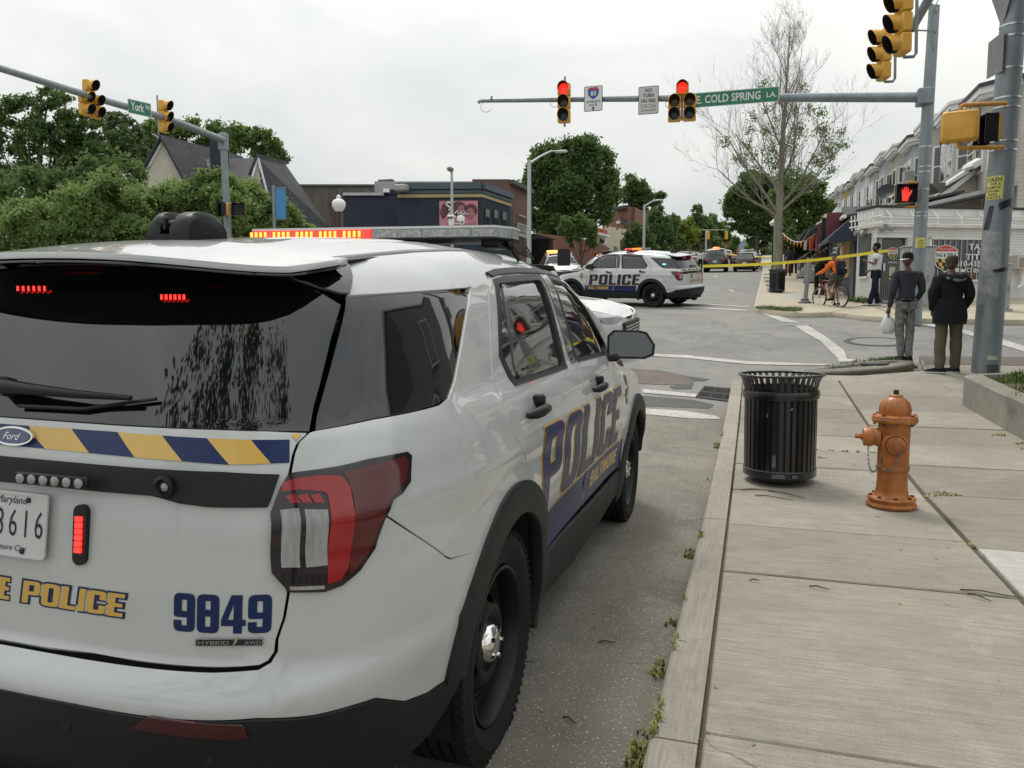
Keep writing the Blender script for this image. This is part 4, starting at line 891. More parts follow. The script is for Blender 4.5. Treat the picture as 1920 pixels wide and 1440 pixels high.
# ---- retaining wall with planted bank ----
rw=thing('retaining_wall','low weathered concrete retaining wall curving round the planted bank at right','wall')
wc=gnodes('weathered_wall',(.26,.245,.21),(.34,.32,.275),.9,streak=(22,22,1.2),stain=(.12,.11,.095),specks=(.15,.14,.12),sp_scale=60,sp_size=.2)
wcap=gnodes('wall_top',(.40,.37,.31),(.47,.44,.37),.9,stain=(.28,.26,.22))
b0=[np.array(p) for p in ((4.6,11.35),(3.1,11.05),(2.62,10.85),(2.50,10.72),(2.52,10.4),(2.56,9.6),(2.63,8.6),(2.75,7.4),(2.9,6.0),(3.0,3),(3.05,-3))]
v=[];
for i,p in enumerate(b0):
    t=b0[min(i+1,len(b0)-1)]-b0[max(i-1,0)]; t/=np.linalg.norm(t); nn=np.array([-t[1],t[0]]); h=.50 if p[1]>6 else .45
    zb_=g(p[1])
    for o_,z in ((0,zb_),(0.0,zb_+h-.02),(.02,zb_+h),(.20,zb_+h+.005),(.215,zb_+h-.02),(.215,zb_)): a=p+nn*o_; v.append((a[0],a[1],z))
k=len(b0); MB().add(v,[(i*6+j,i*6+j+1,i*6+7+j,i*6+6+j) for i in range(k-1) for j in range(5)]+[tuple(range(6))]).build('wall_body',wc,rw,smooth=40)
def bank(x,y): 
    return gz(y)+.44+.22*np.clip((x-2.8)/1.6,0,1)+.02*np.sin(x*7+y*5)
patch('planted_bank',[[(2.72,10.95),(2.70,9.6),(2.80,8.2),(2.95,6),(3.2,2),(9,2),(9,10.6),(4.5,11.15),(3.1,10.95)]],lambda a,b:np.stack([a,b,bank(a,b)],-1),dirt,None,thick=.2,step=.25)['kind']='structure'
# ---- weeds, grass, litter ----
def blades(name,spots,m,label=None,kind='stuff',h=(.03,.09),w=.006,n=60,rad=.1,parent=None,zf=None,lean=.6):
    V_=[];F=[]
    for (x,y,r_,k) in spots:
        for _ in range(int(k)):
            a=rnd.uniform(0,2*PI); rr=r_*math.sqrt(rnd.random()); px_,py_=x+rr*math.cos(a),y+rr*math.sin(a)*.9; z=zf(px_,py_); H=rnd.uniform(*h); b=rnd.uniform(0,2*PI); dx,dy=math.cos(b)*H*lean*rnd.random(),math.sin(b)*H*lean*rnd.random(); c_,s_=math.cos(b+1.5)*w,math.sin(b+1.5)*w
            n0=len(V_); V_+= [(px_-c_,py_-s_,z),(px_+c_,py_+s_,z),(px_+dx*.5+c_*.8,py_+dy*.5+s_*.8,z+H*.7),(px_+dx*.5-c_*.8,py_+dy*.5-s_*.8,z+H*.7),(px_+dx,py_+dy,z+H)]
            F+=[(n0,n0+1,n0+2,n0+3),(n0+3,n0+2,n0+4)]
    b=MB(); b.v=V_; b.f=F; o=b.build(name,m,parent,fix=False)
    if kind: o['kind']=kind
    if label: o['label']=label
    return o
def leafmat(name,c1,c2,vs=1.2):
    m=mat(name,c1,.6,col2=c2,var=.2,vs=vs,coord='World'); return m
grass=leafmat('grass_green',(.06,.11,.02),(.15,.21,.05),6); weed=leafmat('weed_green',(.13,.15,.03),(.30,.32,.10),9); straw=leafmat('dry_litter',(.22,.19,.07),(.42,.38,.18),14)
zk=lambda x,y: g(y)+float(crown(x,y))+.004 if x<-.28 else g(y)+.13
weeds=[(-.31,Y,.055,k) for Y,k in ((2.42,90),(2.5,60),(2.05,50),(3.08,45),(3.16,20),(3.62,25),(4.7,60),(4.78,40),(8.3,60),(8.45,40),(6.9,8),(2.6,14))]
tag(blades('weeds_along_kerb',[(x,y,r,k*1.6) for x,y,r,k in weeds],weed,h=(.006,.032),w=.005,zf=zk,lean=1.5),'yellow green weeds and seed litter growing along the kerb','weeds')
jw=[(1.1+.12*i,7.81,.03,10) for i in range(-6,1)]+[(1.3,6.3,.06,30),(1.42,6.38,.09,60),(1.25,5.0,.02,10),(.52,7.8,.05,30),(.62,7.45,.03,12),(2.45,9.0,.07,60),(2.55,8.6,.07,70),(2.5,8.3,.05,40)]
tag(blades('weeds_in_joints',jw,straw,h=(.006,.02),w=.008,zf=lambda x,y:g(y)+.128,lean=2.),'dry yellow litter lying in the pavement joints','weeds')
bk_sp=[(x,y,.22,130) for x,y in [(2.95+.33*i+rnd.uniform(-.12,.12),10.75-.33*j+rnd.uniform(-.1,.1)) for i in range(6) for j in range(13)] if x>2.85 and rnd.random()<.85]
tag(blades('bank_grass',bk_sp,grass,h=(.03,.12),w=.007,zf=lambda x,y:float(bank(x,y))-.01),'green grass and weeds covering the bank behind the wall','grass')
ig=[(gp(u,v,.14)[0],gp(u,v,.14)[1],r_,k) for u,v,r_,k in ((1560,689,.12,25),(1590,684,.12,30),(1610,680,.12,40),(1640,676,.1,40),(1665,676,.14,130),(1676,675,.14,150),(1690,676,.08,60),(1714,690,.05,50))]
tag(blades('island_grass',[(x,y,r,k*1.8) for x,y,r,k in ig],grass,h=(.02,.08),w=.005,zf=lambda x,y:g(y)+.13),'tufts of grass growing on the kerb island','grass')
fg=[(gp(u,v,.13)[0],gp(u,v,.13)[1],.28,110) for u,v in ((1435,578),(1448,579.5),(1460,581),(1472,582),(1484,583),(1488,580))]
tag(blades('corner_grass',[(x,y,r,k*2.5) for x,y,r,k in fg],grass,h=(.03,.10),w=.006,zf=lambda x,y:g(y)+.13),'strip of grass behind the kerb on the far corner','grass')
# fallen twigs and leaves
V_=MB()
for (x,y,a,l_) in ((-1.02,2.95,.3,.19),(-.62,2.62,-.4,.06),(1.0,4.15,-.15,.26),(.3,3.98,-.2,.10),(.02,3.98,.3,.05),(-.25,6.0,.35,.42),(.05,5.93,-.3,.28),(.15,6.1,-.55,.30),(-.05,6.1,.1,.25),(1.02,4.1,-.8,.12),(-.62,3.3,.2,.08)):
    z=zk(x,y)+.006; d=Vector((math.cos(a),math.sin(a),0)); p=Vector((x,y,z)); V_.tube([p,p+d*l_*.35+Vector((0,.006,.006)),p+d*l_*.7+Vector((0,-.006,.004)),p+d*l_],[.004,.0035,.003,.0015],5)
tag(V_.build('fallen_twigs',mat('twig_brown',(.05,.035,.025),.8)),'thin brown twigs scattered on the pavement and road','twigs',kind='stuff')
V_=MB()
for k in range(150):
    if k<70: x,y=rnd.uniform(-.1,2.4),rnd.uniform(1.9,9)
    else: x,y=rnd.uniform(-1.3,-.33),rnd.uniform(2,9)
    z=zk(x,y)+.004; a=rnd.uniform(0,2*PI); s=rnd.uniform(.005,.016)*(1 if k%5 else 1.6); c_,s_=math.cos(a)*s,math.sin(a)*s
    V_.quad((x-c_,y-s_,z),(x+s_*.35,y-c_*.35,z+.004),(x+c_,y+s_,z+.002),(x-s_*.35,y+c_*.35,z+.005))
tag(V_.build('fallen_leaves',straw,fix=False),'small fallen leaves and seeds scattered over pavement and road','leaves',kind='stuff')
# ================= street furniture near the camera =================
def bin_(name,label,loc,s=1.,group=None,rot=0):
    t=thing(name,label,'litter bin',loc,rot,group); blk=mat('bin_black',(.008,.009,.011),.28,var=.25,vs=14,coat=.4)
    MB().lathe([(0,.02),(.20,.02),(.215,.03),(.22,.05)],n=40).build('base',blk,t)
    MB().lathe([(.222,.055),(.272,.06),(.276,.065),(.276,.115),(.272,.12),(.262,.12),(.262,.06)],n=56).build('bottom_band',blk,t,smooth=30)
    MB().lathe([(.268,.665),(.284,.665),(.286,.67),(.286,.72),(.284,.725),(.268,.725)],n=56).build('top_band',blk,t,smooth=30)
    MB().lathe([(.245,.10),(.245,.755),(.238,.755),(.238,.10),(0,.10)],n=48).build('liner',mat('bin_liner',(.010,.010,.011),.5,var=.1),t,smooth=40)
    m=MB(); m.tube([(.314*math.cos(a),.314*math.sin(a),.845) for a in [2*PI*i/56 for i in range(56)]],.0105,8,closed=True); m.build('rim',blk,t,smooth=60)
    sl_=MB(); prof=[(.263,.08),(.265,.4),(.265,.68),(.268,.735),(.278,.785),(.296,.825),(.312,.842)]
    w=.0145; V_=[]
    for x,z in prof: V_+=[(x,-w,z),(x,w,z),(x+.006,w,z),(x+.006,-w,z)]
    sl_.add(V_,[(i*4+j,i*4+(j+1)%4,i*4+4+(j+1)%4,i*4+4+j) for i in range(len(prof)-1) for j in range(4)]+[(0,1,2,3),(27,26,25,24)])
    o=sl_.build('slat',blk,t,smooth=50); n=36
    for k in range(1,n): c=o.copy(); COL.objects.link(c); c.parent=t; c.rotation_euler=(0,0,2*PI*k/n)
    for k in range(12):
        a=2*PI*k/12; MB().lathe([(0,.004),(.008,.003),(.009,0)],c=(.287*math.cos(a),.287*math.sin(a),.695),n=8,M=axisM((math.cos(a),math.sin(a),0))).build('rivet',blk,t) if k%3==0 else None
    m=MB()
    for (a,z,w_,h_) in ((-1.75,.20,.03,.10),(-1.62,.09,.10,.035),(-1.2,.09,.05,.03),(-1.95,.55,.012,.035),(-1.3,.60,.02,.02)):
        r=.2875 if z<.12 else .2735; ca,sa=math.cos(a),math.sin(a); p=Vector((r*ca,r*sa,z)); tx=Vector((-sa,ca,0))*w_*.5
        m.quad(p-tx-Vector((0,0,h_/2)),p+tx-Vector((0,0,h_/2.6)),p+tx*.8+Vector((0,0,h_/2)),p-tx*.9+Vector((0,0,h_/2.2)))
    m.build('scuff_mark',mat('scuff_grey',(.10,.105,.11),.6,var=.4,vs=40),t,fix=False)
    t.scale=(s,s,s); return t
b=gp(1461,903,.13); bin1=bin_('litter_bin','black slatted steel litter bin with flared rim beside the orange hydrant',(b[0],b[1]+.05,g(b[1])+.125),1.02,'slatted litter bins')
bin1.rotation_euler=(0,R(-.6),0)
b=gp(1457,549,.13); bin2=copy_tree(bin1); place(bin2,(b[0],b[1]+.2,b[2]),.2); bin2.scale=(1.02,)*3; bin2['label']='distant black litter bin at the foot of the leafless tree'
def hydrant(loc):
    t=thing('fire_hydrant','orange fire hydrant with chained caps standing on the pavement','hydrant',loc,R(-8))
    og=mat('hydrant_orange',(.34,.108,.018),.42,var=.35,vs=11,bump=.25,bs=60,coat=.15,stretch=(1,1,.5)); dk=mat('hydrant_nut',(.05,.045,.042),.5,metal=.5)
    MB().lathe([(0,.0),(.150,.0),(.162,.008),(.165,.022),(.158,.036),(.148,.040),(.148,.052),(.156,.056),(.158,.066),(.150,.076),(.118,.082),(.108,.095),(.104,.12)],n=40).build('base_flange',og,t,smooth=35)
    MB().lathe([(.103,.10),(.098,.20),(.099,.26),(.106,.265),(.108,.272),(.106,.280),(.110,.286),(.108,.296),(.102,.300),(.101,.40),(.102,.56),(.106,.60),(.108,.615)],n=40).build('barrel',og,t,smooth=30)
    MB().lathe([(.10,.60),(.138,.604),(.146,.612),(.148,.628),(.142,.638),(.146,.645),(.140,.655),(.112,.660),(.0,.66)],n=40).build('bonnet_flange',og,t,smooth=35)
    m=MB(); prof=[(.098,.655),(.099,.69),(.094,.72),(.082,.75),(.062,.775),(.045,.785),(.044,.795),(.038,.80),(.030,.803),(0,.803)]
    V_=[];F=[];n=96
    for r,z in prof:
        for i in range(n): a=2*PI*i/n; k=.006*max(0,math.cos(a*8))**8*(1 if .66<z<.775 else 0); V_.append(((r+k)*math.cos(a),(r+k)*math.sin(a),z))
    F=[(j*n+i,j*n+(i+1)%n,(j+1)*n+(i+1)%n,(j+1)*n+i) for j in range(len(prof)-1) for i in range(n)]; m.add(V_,F); m.build('bonnet',og,t,smooth=50)
    MB().prism([(.019*math.cos(2*PI*i/5),.019*math.sin(2*PI*i/5)) for i in range(5)],.032,z0=.802).build('operating_nut',dk,t)
    for k in range(8):
        a=2*PI*k/8+.2
        m=MB().prism([(.012*math.cos(PI/3*i),.012*math.sin(PI/3*i)) for i in range(6)],.010,M=Matrix.Translation((.128*math.cos(a),.128*math.sin(a),.655))); m.prism([(.011*math.cos(PI/3*i),.011*math.sin(PI/3*i)) for i in range(6)],.014,M=Matrix.Translation((.128*math.cos(a),.128*math.sin(a),.588))); m.build('bolt',dk if k%2 else og,t)
        MB().prism([(.012*math.cos(PI/3*i),.012*math.sin(PI/3*i)) for i in range(6)],.010,M=Matrix.Translation((.135*math.cos(a),.135*math.sin(a),.078))).build('bolt',dk,t)
    # outlets: big side cap to the left, small cap facing the camera
    def cap(d,z,r,L0,L1,nm,nutr):
        M=axisM(d); c=Vector((0,0,z))
        body=MB().lathe([(r*1.25,L0-.035),(r*1.12,L0-.01),(r*1.02,L0),(r*1.02,L0+.008)],c=c,n=32,M=M).build(nm+'_neck',og,t,smooth=40)
        o=MB().lathe([(r*1.16,L0+.010),(r*1.18,L0+.016),(r*1.15,L1-.01),(r*1.08,L1),(r*.8,L1+.004),(r*.45,L1+.008),(0,L1+.008)],c=c,n=32,M=M).build(nm,og,t,smooth=35)
        MB().lathe([(nutr*1.5,L1+.006),(nutr*1.5,L1+.018),(nutr*1.0,L1+.018)],c=c,n=20,M=M).build('collar',og,o,smooth=30)
        MB().prism([(nutr*math.cos(2*PI*i/5),nutr*math.sin(2*PI*i/5)) for i in range(5)],.045,M=Matrix.Translation(c)@M,z0=L1+.01).build('cap_nut',og,o); return o
    cap((-1,-.12,0),.495,.058,.125,.195,'side_outlet_cap',.017)
    Mx=axisM((.10,-1,0)); 
    MB().lathe([(.088,.078),(.080,.100),(.068,.108)],c=(0,0,.455),n=32,M=Mx).build('front_outlet_neck',og,t,smooth=40)
    o=MB().lathe([(.062,.105),(.064,.112),(.060,.128),(.046,.134),(.042,.150),(.024,.154),(0,.154)],c=(0,0,.455),n=32,M=Mx).build('front_outlet_cap',og,t,smooth=35)
    MB().prism([(.020*math.cos(2*PI*i/5),.020*math.sin(2*PI*i/5)) for i in range(5)],.03,M=Matrix.Translation((0,0,.455))@Mx,z0=.150).build('cap_nut',og,o)
    # chains
    st_=mat('chain_steel',(.22,.21,.19),.4,metal=.8,var=.3,vs=60)
    def chain(pts,n):
        ps=[Vector(p) for p in pts]; 
        def at_(s):
            s*=len(ps)-1; i=min(int(s),len(ps)-2); f=s-i; a=ps[max(i-1,0)];b=ps[i];c=ps[i+1];d=ps[min(i+2,len(ps)-1)]
            return .5*((2*b)+(-a+c)*f+(2*a-5*b+4*c-d)*f*f+(-a+3*b-3*c+d)*f**3)
        for k in range(n):
            p=at_((k+.5)/n); q=at_((k+.9)/n)-at_((k+.1)/n); Mz=axisM(q); 
            ring=[]
            for i in range(10):
                a=2*PI*i/10; l=Vector((.0055*math.cos(a),0,.011*math.sin(a))); l=Matrix.Rotation(PI/2*(k%2)+.4,4,'Z')@l; ring.append(p+Mz@l)
            MB().tube(ring,.0024,5,closed=True).build('chain_link',st_,t,smooth=60)
    chain([(-.155,-.055,.46),(-.160,-.060,.40),(-.150,-.062,.30),(-.125,-.066,.25),(-.090,-.070,.29),(-.075,-.075,.355)],17)
    chain([(-.075,-.075,.355),(-.070,-.088,.30),(-.035,-.118,.275),(.005,-.135,.30),(.030,-.140,.36),(.040,-.150,.405)],16)
    MB().tube([(.030,-.145,.405),(-.010,-.150,.44),(-.012,-.152,.47),(.02,-.150,.492),(.045,-.148,.475),(.062,-.146,.43),(.030,-.143,.365)],.0028,6).build('chain_ring',st_,t,smooth=60)
    return t
h=gp(1673,957,.13); hy=hydrant((h[0]+.01,h[1]+.12,.130)); hy.scale=(1.0,1.0,.985)
# ---- poles ----
def lathe_pole(name,par,base,r0,r1,H,m=None,n=24,lean=(0,0)):
    return MB().tube([(base[0],base[1],base[2]),(base[0]+lean[0]*.5,base[1]+lean[1]*.5,base[2]+H*.5),(base[0]+lean[0],base[1]+lean[1],base[2]+H)],[r0,(r0+r1)/2,r1],n).build(name,m or galv,par,smooth=50)
PB=gp(1847,698,.13); P1=thing('signal_pole','thick galvanised signal pole with torn flyers beside the retaining wall','pole',PB)
lathe_pole('pole_shaft',P1,(0,0,-.1),.195,.150,8.4,lean=(.18,0))
def polepx(v): # height of photo row on the near pole
    p=at(1860,v,PB[1]-.15); return p[2]-PB[2]
prad=lambda z: .195-.045*(z+.1)/8.4
def cyl_patch(name,z0,z1,a0,a1,m,par,off=.003,th=.002,loops=None,label=None):
    """sheet wrapped on the near pole; angle 0 faces the camera side, positive to the right"""
    f=lambda a,z: np.stack([.18*(z+.1)/8.4+(prad(z))*np.sin(a),-(prad(z))*np.cos(a),z+0*a],-1)
    return patch(name,loops or [[(a0,z0),(a1,z0),(a1,z1),(a0,z1)]],f,m,par,off=off,thick=th,step=.08 if not loops else .05,ds=.05,label=label)
band=mat('steel_band',(.55,.56,.57),.25,metal=.9,var=.1)
for v in (47,68,128,183,201,264,281): z=polepx(v); cyl_patch('steel_band',z-.012,z+.012,-PI*.98,PI*.98,band,P1,off=.006,th=.004)
# flyer and its print
fz0,fz1=polepx(374),polepx(330); yel=mat('yellow_paper',(.62,.58,.16),.7,var=.05); fl=tag(D.objects.new('flyer',None),'yellow printed flyer with black lettering taped round the thick pole','flyer'); COL.objects.link(fl); fl.location=PB
fA=-.62; cyl_patch('paper',fz0,fz1,fA-.75,fA+.62,yel,fl,off=.005)
def poltext(txt,z,h,a0,a1,m=ink,bold=.02):
    lp=text_loops(txt,h,bold,0,1,1,False,2); X=[x for l in lp for x,_ in l]; k=(a1-a0)/(max(X)-min(X)); lp=[[(a0+x*k,z+y) for x,y in l] for l in lp]
    cyl_patch('print',0,0,0,0,m,fl,off=.0065,th=0,loops=lp)
hh=fz1-fz0
for txt,f0,h_,a0,a1 in (('CASH',.76,.17,-.72,.50),('FOR $',.62,.09,-.35,.42),('DIABETIC',.46,.10,-.75,.50),('SUPPLIES',.31,.09,-.75,.35),('(202)',.17,.10,-.55,.18),('8-4131',.03,.11,-.68,.45)): poltext(txt,fz0+hh*f0,hh*h_,fA+a0*.95,fA+a1*.95)
tape=mat('black_tape',(.012,.013,.016),.35,coat=.3,var=.1); resid=mat('paper_residue',(.36,.37,.37),.8,var=.3,vs=10,col2=(.20,.22,.235)); 
def pp(u,v):      # photo point -> (angle, height) on the near pole
    z=polepx(v); cx=proj([(PB[0]+.18*(z+.1)/8.4,PB[1],PB[2]+z)])[0][0]; k=prad(z)*FPX/((np.array([PB[0],PB[1],PB[2]+z])-CW)@FW); return (math.asin(max(-.98,min(.98,(u-cx)/k))),z)
for q in ([(1866,382),(1896,366),(1899,372),(1894,378),(1868,396)],[(1887,384),(1896,380),(1894,390),(1888,392)],[(1854,385),(1860,386),(1852,430),(1846,430)],[(1855,506),(1887,498),(1884,507),(1857,512)],[(1886,467),(1890,466),(1890,472),(1886,473)]): cyl_patch('tape_scrap',0,0,0,0,tape,P1,off=.006,th=.002,loops=[[pp(u,v) for u,v in q][::-1]])
for q in ([(1846,432),(1872,436),(1870,500),(1856,520),(1842,500)],[(1845,525),(1866,520),(1864,560),(1846,548)],[(1886,392),(1892,412),(1888,420),(1881,400)],[(1838,528),(1846,530),(1843,570),(1834,572)]): cyl_patch('paper_residue',0,0,0,0,resid,P1,off=.003,th=.001,loops=[[pp(u,v) for u,v in q][::-1]])
cyl_patch('small_plate',0,0,0,0,mat('ivory_plate',(.5,.49,.42),.6),P1,off=.006,loops=[[pp(u,v) for u,v in ((1845,667),(1862,667),(1862,675),(1845,675))][::-1]])
cyl_patch('handhole_frame',0,0,0,0,galv,P1,off=.012,th=.012,loops=[[pp(u,v) for u,v in ((1841,680),(1865,680),(1865,698),(1841,698))][::-1]]); cyl_patch('handhole_cover',0,0,0,0,mat('dark_grey_metal',(.09,.10,.105),.5,metal=.4),P1,off=.02,th=.01,loops=[[pp(u,v) for u,v in ((1844,683),(1862,683),(1862,698),(1844,698))][::-1]])
# sign plates fixed on the pole, seen nearly edge-on
for (ua,va,ub,vb,d,tri) in ((1866,-30,1880,52,.45,True),(1856,62,1872,135,.4,False)):
    zt,zb_=polepx(va),polepx(vb); s_=thing('traffic_sign','grey back of a %s sign strapped to the thick pole, seen almost edge-on'%('pointed' if tri else 'small square'),'sign',(PB[0]+.1,PB[1],PB[2]))
    m=MB(); x0=-.06; 
    P_=[(x0-.09,-.22,zb_-.02),(x0-.16,.30,zb_+.02),(x0-.16,.30,zt),(x0-.09,-.22,zt)] if not tri else [(x0-.08,-.05,zb_),(x0-.17,.30,zt),(x0-.02,-.35,zt)]
    m.add(P_+[(a+.006,b_,c_) for a,b_,c_ in P_],[tuple(range(len(P_))),tuple(range(2*len(P_)-1,len(P_)-1,-1))]+[(i,(i+1)%len(P_),len(P_)+(i+1)%len(P_),len(P_)+i) for i in range(len(P_))]); m.build('sign_plate',mat('sign_back',(.20,.21,.215),.45,metal=.5),s_)
# ---- pedestrian signals ----
def ped_signal(name,label,c,ang,back,arms,w=.46,h=.46,hand=False,group='pedestrian signals'):
    """c centre, ang heading of the face (0 = facing -y), arms: list of points on the pole"""
    t=thing(name,label,'pedestrian signal',c,ang,group)
    M=Matrix.Rotation(PI/2,4,'X')      # local z -> -y
    def rr(w,h,r,n=5):
        o_=[]
        for cx,cy,a in ((w/2-r,h/2-r,0),(-w/2+r,h/2-r,PI/2),(-w/2+r,-h/2+r,PI),(w/2-r,-h/2+r,1.5*PI)): o_+=[(cx+r*math.cos(a+PI/2*i/n),cy+r*math.sin(a+PI/2*i/n)) for i in range(n+1)]
        return o_
    m=MB(); rings=[(w,h,.05,.02),(w,h,.05,-.06),(w-.02,h-.02,.06,-.10),(w-.07,h-.07,.05,-.125)]; n=24; V_=[]
    for a,b_,r,z in rings: V_+=[M@Vector((x,y,z)) for x,y in rr(a,b_,r)]
    m.add(V_,[(k*n+i,k*n+(i+1)%n,(k+1)*n+(i+1)%n,(k+1)*n+i) for k in range(3) for i in range(n)]+[tuple(range(n)),tuple(range(3*n,4*n))]); m.build('housing',sigyel,t,smooth=40)
    v=MB(); 
    for (x0,y0,x1,y1) in ((-w/2,h/2,w/2,h/2),(-w/2,-h/2,-w/2,h/2),(w/2,-h/2,w/2,h/2)):
        v.box(((x0+x1)/2,-.10,(y0+y1)/2),(abs(x1-x0)+.012,.18,abs(y1-y0)+.012))
    v.box((0,-.02,0),(w-.01,.02,h-.01)); v.build('visor',black_plastic,t)
    for x in (-.12,.14):
        for z in (-h/2-.01,h/2+.01): MB().box((x,.06,z),(.02,.03,.04)).build('latch',mat('latch_grey',(.15,.14,.12),.5,metal=.5),t)
    if hand:
        hl=[(-.055,-.15),(.05,-.15),(.075,-.06),(.12,.02),(.135,.075),(.115,.085),(.07,.03),(.06,.03),(.065,.12),(.045,.125),(.035,.035),(.03,.035),(.028,.155),(.006,.155),(.003,.035),(-.003,.035),(-.012,.145),(-.034,.142),(-.030,.03),(-.036,.028),(-.052,.11),(-.073,.105),(-.070,0)]
        MB().prism([(a*1.05,b_*1.05) for a,b_ in hl],.004,M=M,z0=.032).build('hand_symbol',emis('hand_red',(1,.05,.03),.95),t)
    for (p,q) in arms:
        p,q=Vector(p),Vector(q); m=MB(); m.tube([p,p+Vector((0,0,(q.z-p.z)*.8)),p+Vector((0,0,q.z-p.z))+ (q-p)*.05*0+Vector((0.03*(1 if q.x>p.x else -1),0,0)),q],.03,10); m.build('bracket',mat('signal_orange_pipe',(.52,.24,.035),.45),t,smooth=50)
    return t
c=at(1800,238,PB[1]-.35); zl=c[2]; dx=PB[0]+.1-c[0]
ped_signal('pedestrian_signal','yellow back of a pedestrian signal bracketed to the thick near pole',c,R(180-14),True,[((0,0,.23),(-(dx-.12),-.22,.31)),((0,0,-.23),(-(dx-.12),-.22,-.31))],w=.49,h=.45)
c2=at(1851,242,PB[1]-.05); ped_signal('pedestrian_signal','dark side of a pedestrian signal half hidden by the thick near pole',(c2[0]+.10,c2[1]+.1,c2[2]),R(-82),True,[],w=.42,h=.40)
# ---- far signal pole with mast arm ----
YB=20.2; P2b=np.array([3.62,YB,g(YB)+.1]); P2=thing('signal_pole','tall grey signal pole on the far corner carrying the long mast arm','pole',P2b)
lathe_pole('pole_shaft',P2,(0,0,-.1),.155,.115,7.2,lean=(.11,0))
for v in (398,355,322,312,275,405): 
    z=at(1722,v,YB-.1)[2]-P2b[2]; r_=.155-.04*z/7.2+.004; MB().lathe([(r_-.006,-.012),(r_,-.012),(r_,.012),(r_-.006,.012)],c=(.11*z/7.2,0,z),n=20).build('steel_band',band,P2)
zt=lambda v,u=1735: at(u,v,YB)[2]-P2b[2]
arm0=at(1732,183,YB)-P2b; arm1=at(903,189,YB)-P2b
MB().tube([(.07,0,arm0[2]),arm0*.75+arm1*.25+(0,0,.02),(arm0+arm1)/2+(0,0,.03),arm0*.25+arm1*.75+(0,0,.02),arm1],[.115,.10,.085,.068,.05],14).build('mast_arm',galv,P2,smooth=50)
m=MB(); m.box((.0,-.02,arm0[2]),(.34,.36,.36),bev=.02); m.build('arm_collar',galv,P2); m=MB(); m.tube([arm1+(-.02,0,0),arm1+(-.10,0,-.04)],.045,8); m.tube([arm1+(.3,-.05,.08),arm1+(.3,-.05,.0)],.03,8); m.build('arm_end_camera',mat('grey_cam',(.25,.26,.27),.5,metal=.4),P2,smooth=40)
m=MB()
for (u0,v0,k) in ((1040,193,.12),(912,200,.16),(1255,195,.1)):
    c_=at(u0,v0,YB)-P2b; m.tube([c_+Vector((k*math.cos(a),0,k*math.sin(a)*.9)) for a in np.linspace(.9,2*PI-.6,12)],.006,5)
m.build('cable_loop',black_plastic,P2)
m=MB(); 
for v in (25,62): m.box((.13,0,zt(v)),(.05,.30,.10),bev=.01)
m.tube([(.10,-.1,zt(62)),(-.25,-.1,zt(58)),(-.30,-.1,zt(40))],.02,6); m.tube([(.1,0,zt(14)),(-.35,-.05,zt(-20)),(-1.3,-.1,zt(-60))],.035,8); m.tube([(.12,-.12,zt(100)),(.0,-.16,zt(60)),(.05,-.14,zt(25)),(.2,-.1,zt(0))],.012,5); m.build('pole_top_fittings',galv,P2,smooth=40)
# signal heads
LENS={'r':mat('red_signal_lit',(1,.03,.02),.3,var=0,emit=1.5,ecol=(1,.02,.012)),'a':mat('amber_signal_off',(.05,.035,.01),.3,var=.2),'g':mat('green_signal_off',(.012,.035,.045),.3,var=.2)}
def head(t,c,M,col,hood=True,par=None):
    """one 0.36 m signal section; M local -y faces traffic"""
    s=.175; T=Matrix.Translation(c)@M
    b_=MB(); b_.box((0,.09,0),(.35,.20,.345),bev=.03); b_.v=[tuple(T@Vector(p)) for p in b_.v]; sec=b_.build('signal_section',sigyel,t,smooth=40)
    X=Matrix.Rotation(PI/2,4,'X')
    def L_(mb,nm,mm):
        mb.v=[tuple(T@Vector(p)) for p in mb.v]; return mb.build(nm,mm,sec,smooth=40)
    L_(MB().lathe([(0,.035),(.08,.03),(.145,.012)],n=24,M=X),'lens',col)
    if hood:      # cutaway visor: full at top, open low
        V_=[];F=[];n=22
        for r_ in (.152,.158):
            for i in range(n+1):
                a=-.9+ (PI+1.8)*i/n; V_+=[X@Vector((r_*math.cos(a),r_*math.sin(a),.0)),X@Vector((r_*math.cos(a)*1.02,r_*math.sin(a)*1.02,.10+.16*max(0,math.sin(a)*.5+.5)))]
        k=2*(n+1)
        for o_ in (0,k):
            for i in range(n): F.append((o_+2*i,o_+2*i+1,o_+2*i+3,o_+2*i+2))
        for i in range(n): F.append((2*i+1,k+2*i+1,k+2*i+3,2*i+3))
        L_(MB().add(V_,F),'hood',sigyel)
        inn=MB(); V2=[];F2=[]
        for i in range(n+1):
            a=-.9+(PI+1.8)*i/n; V2+=[X@Vector((.150*math.cos(a),.150*math.sin(a),.0)),X@Vector((.150*math.cos(a),.150*math.sin(a),.098+.16*max(0,math.sin(a)*.5+.5)))]
        F2=[(2*i,2*i+1,2*i+3,2*i+2) for i in range(n)]; L_(inn.add(V2,F2),'hood_lining',mat('matt_black',(.006,.006,.006),.9,var=0))
    return sec
def signal(label,c,ang,layout,pipe=None,scale=1.,group='traffic signal heads'):
    t=thing('traffic_signal',label,'traffic light',c,ang,group); t.scale=(scale,)*3
    for (x,z,k,*yw) in layout: head(t,(x,0,z),Matrix.Rotation(yw[0] if yw else 0,4,'Z'),LENS[k] if isinstance(k,str) else k)
    if pipe: 
        m=MB(); m.tube(pipe,.028,8); m.build('bracket',galv,t,smooth=40)
    return t
off_r=mat('red_signal_off',(.05,.01,.01),.3,var=.1)
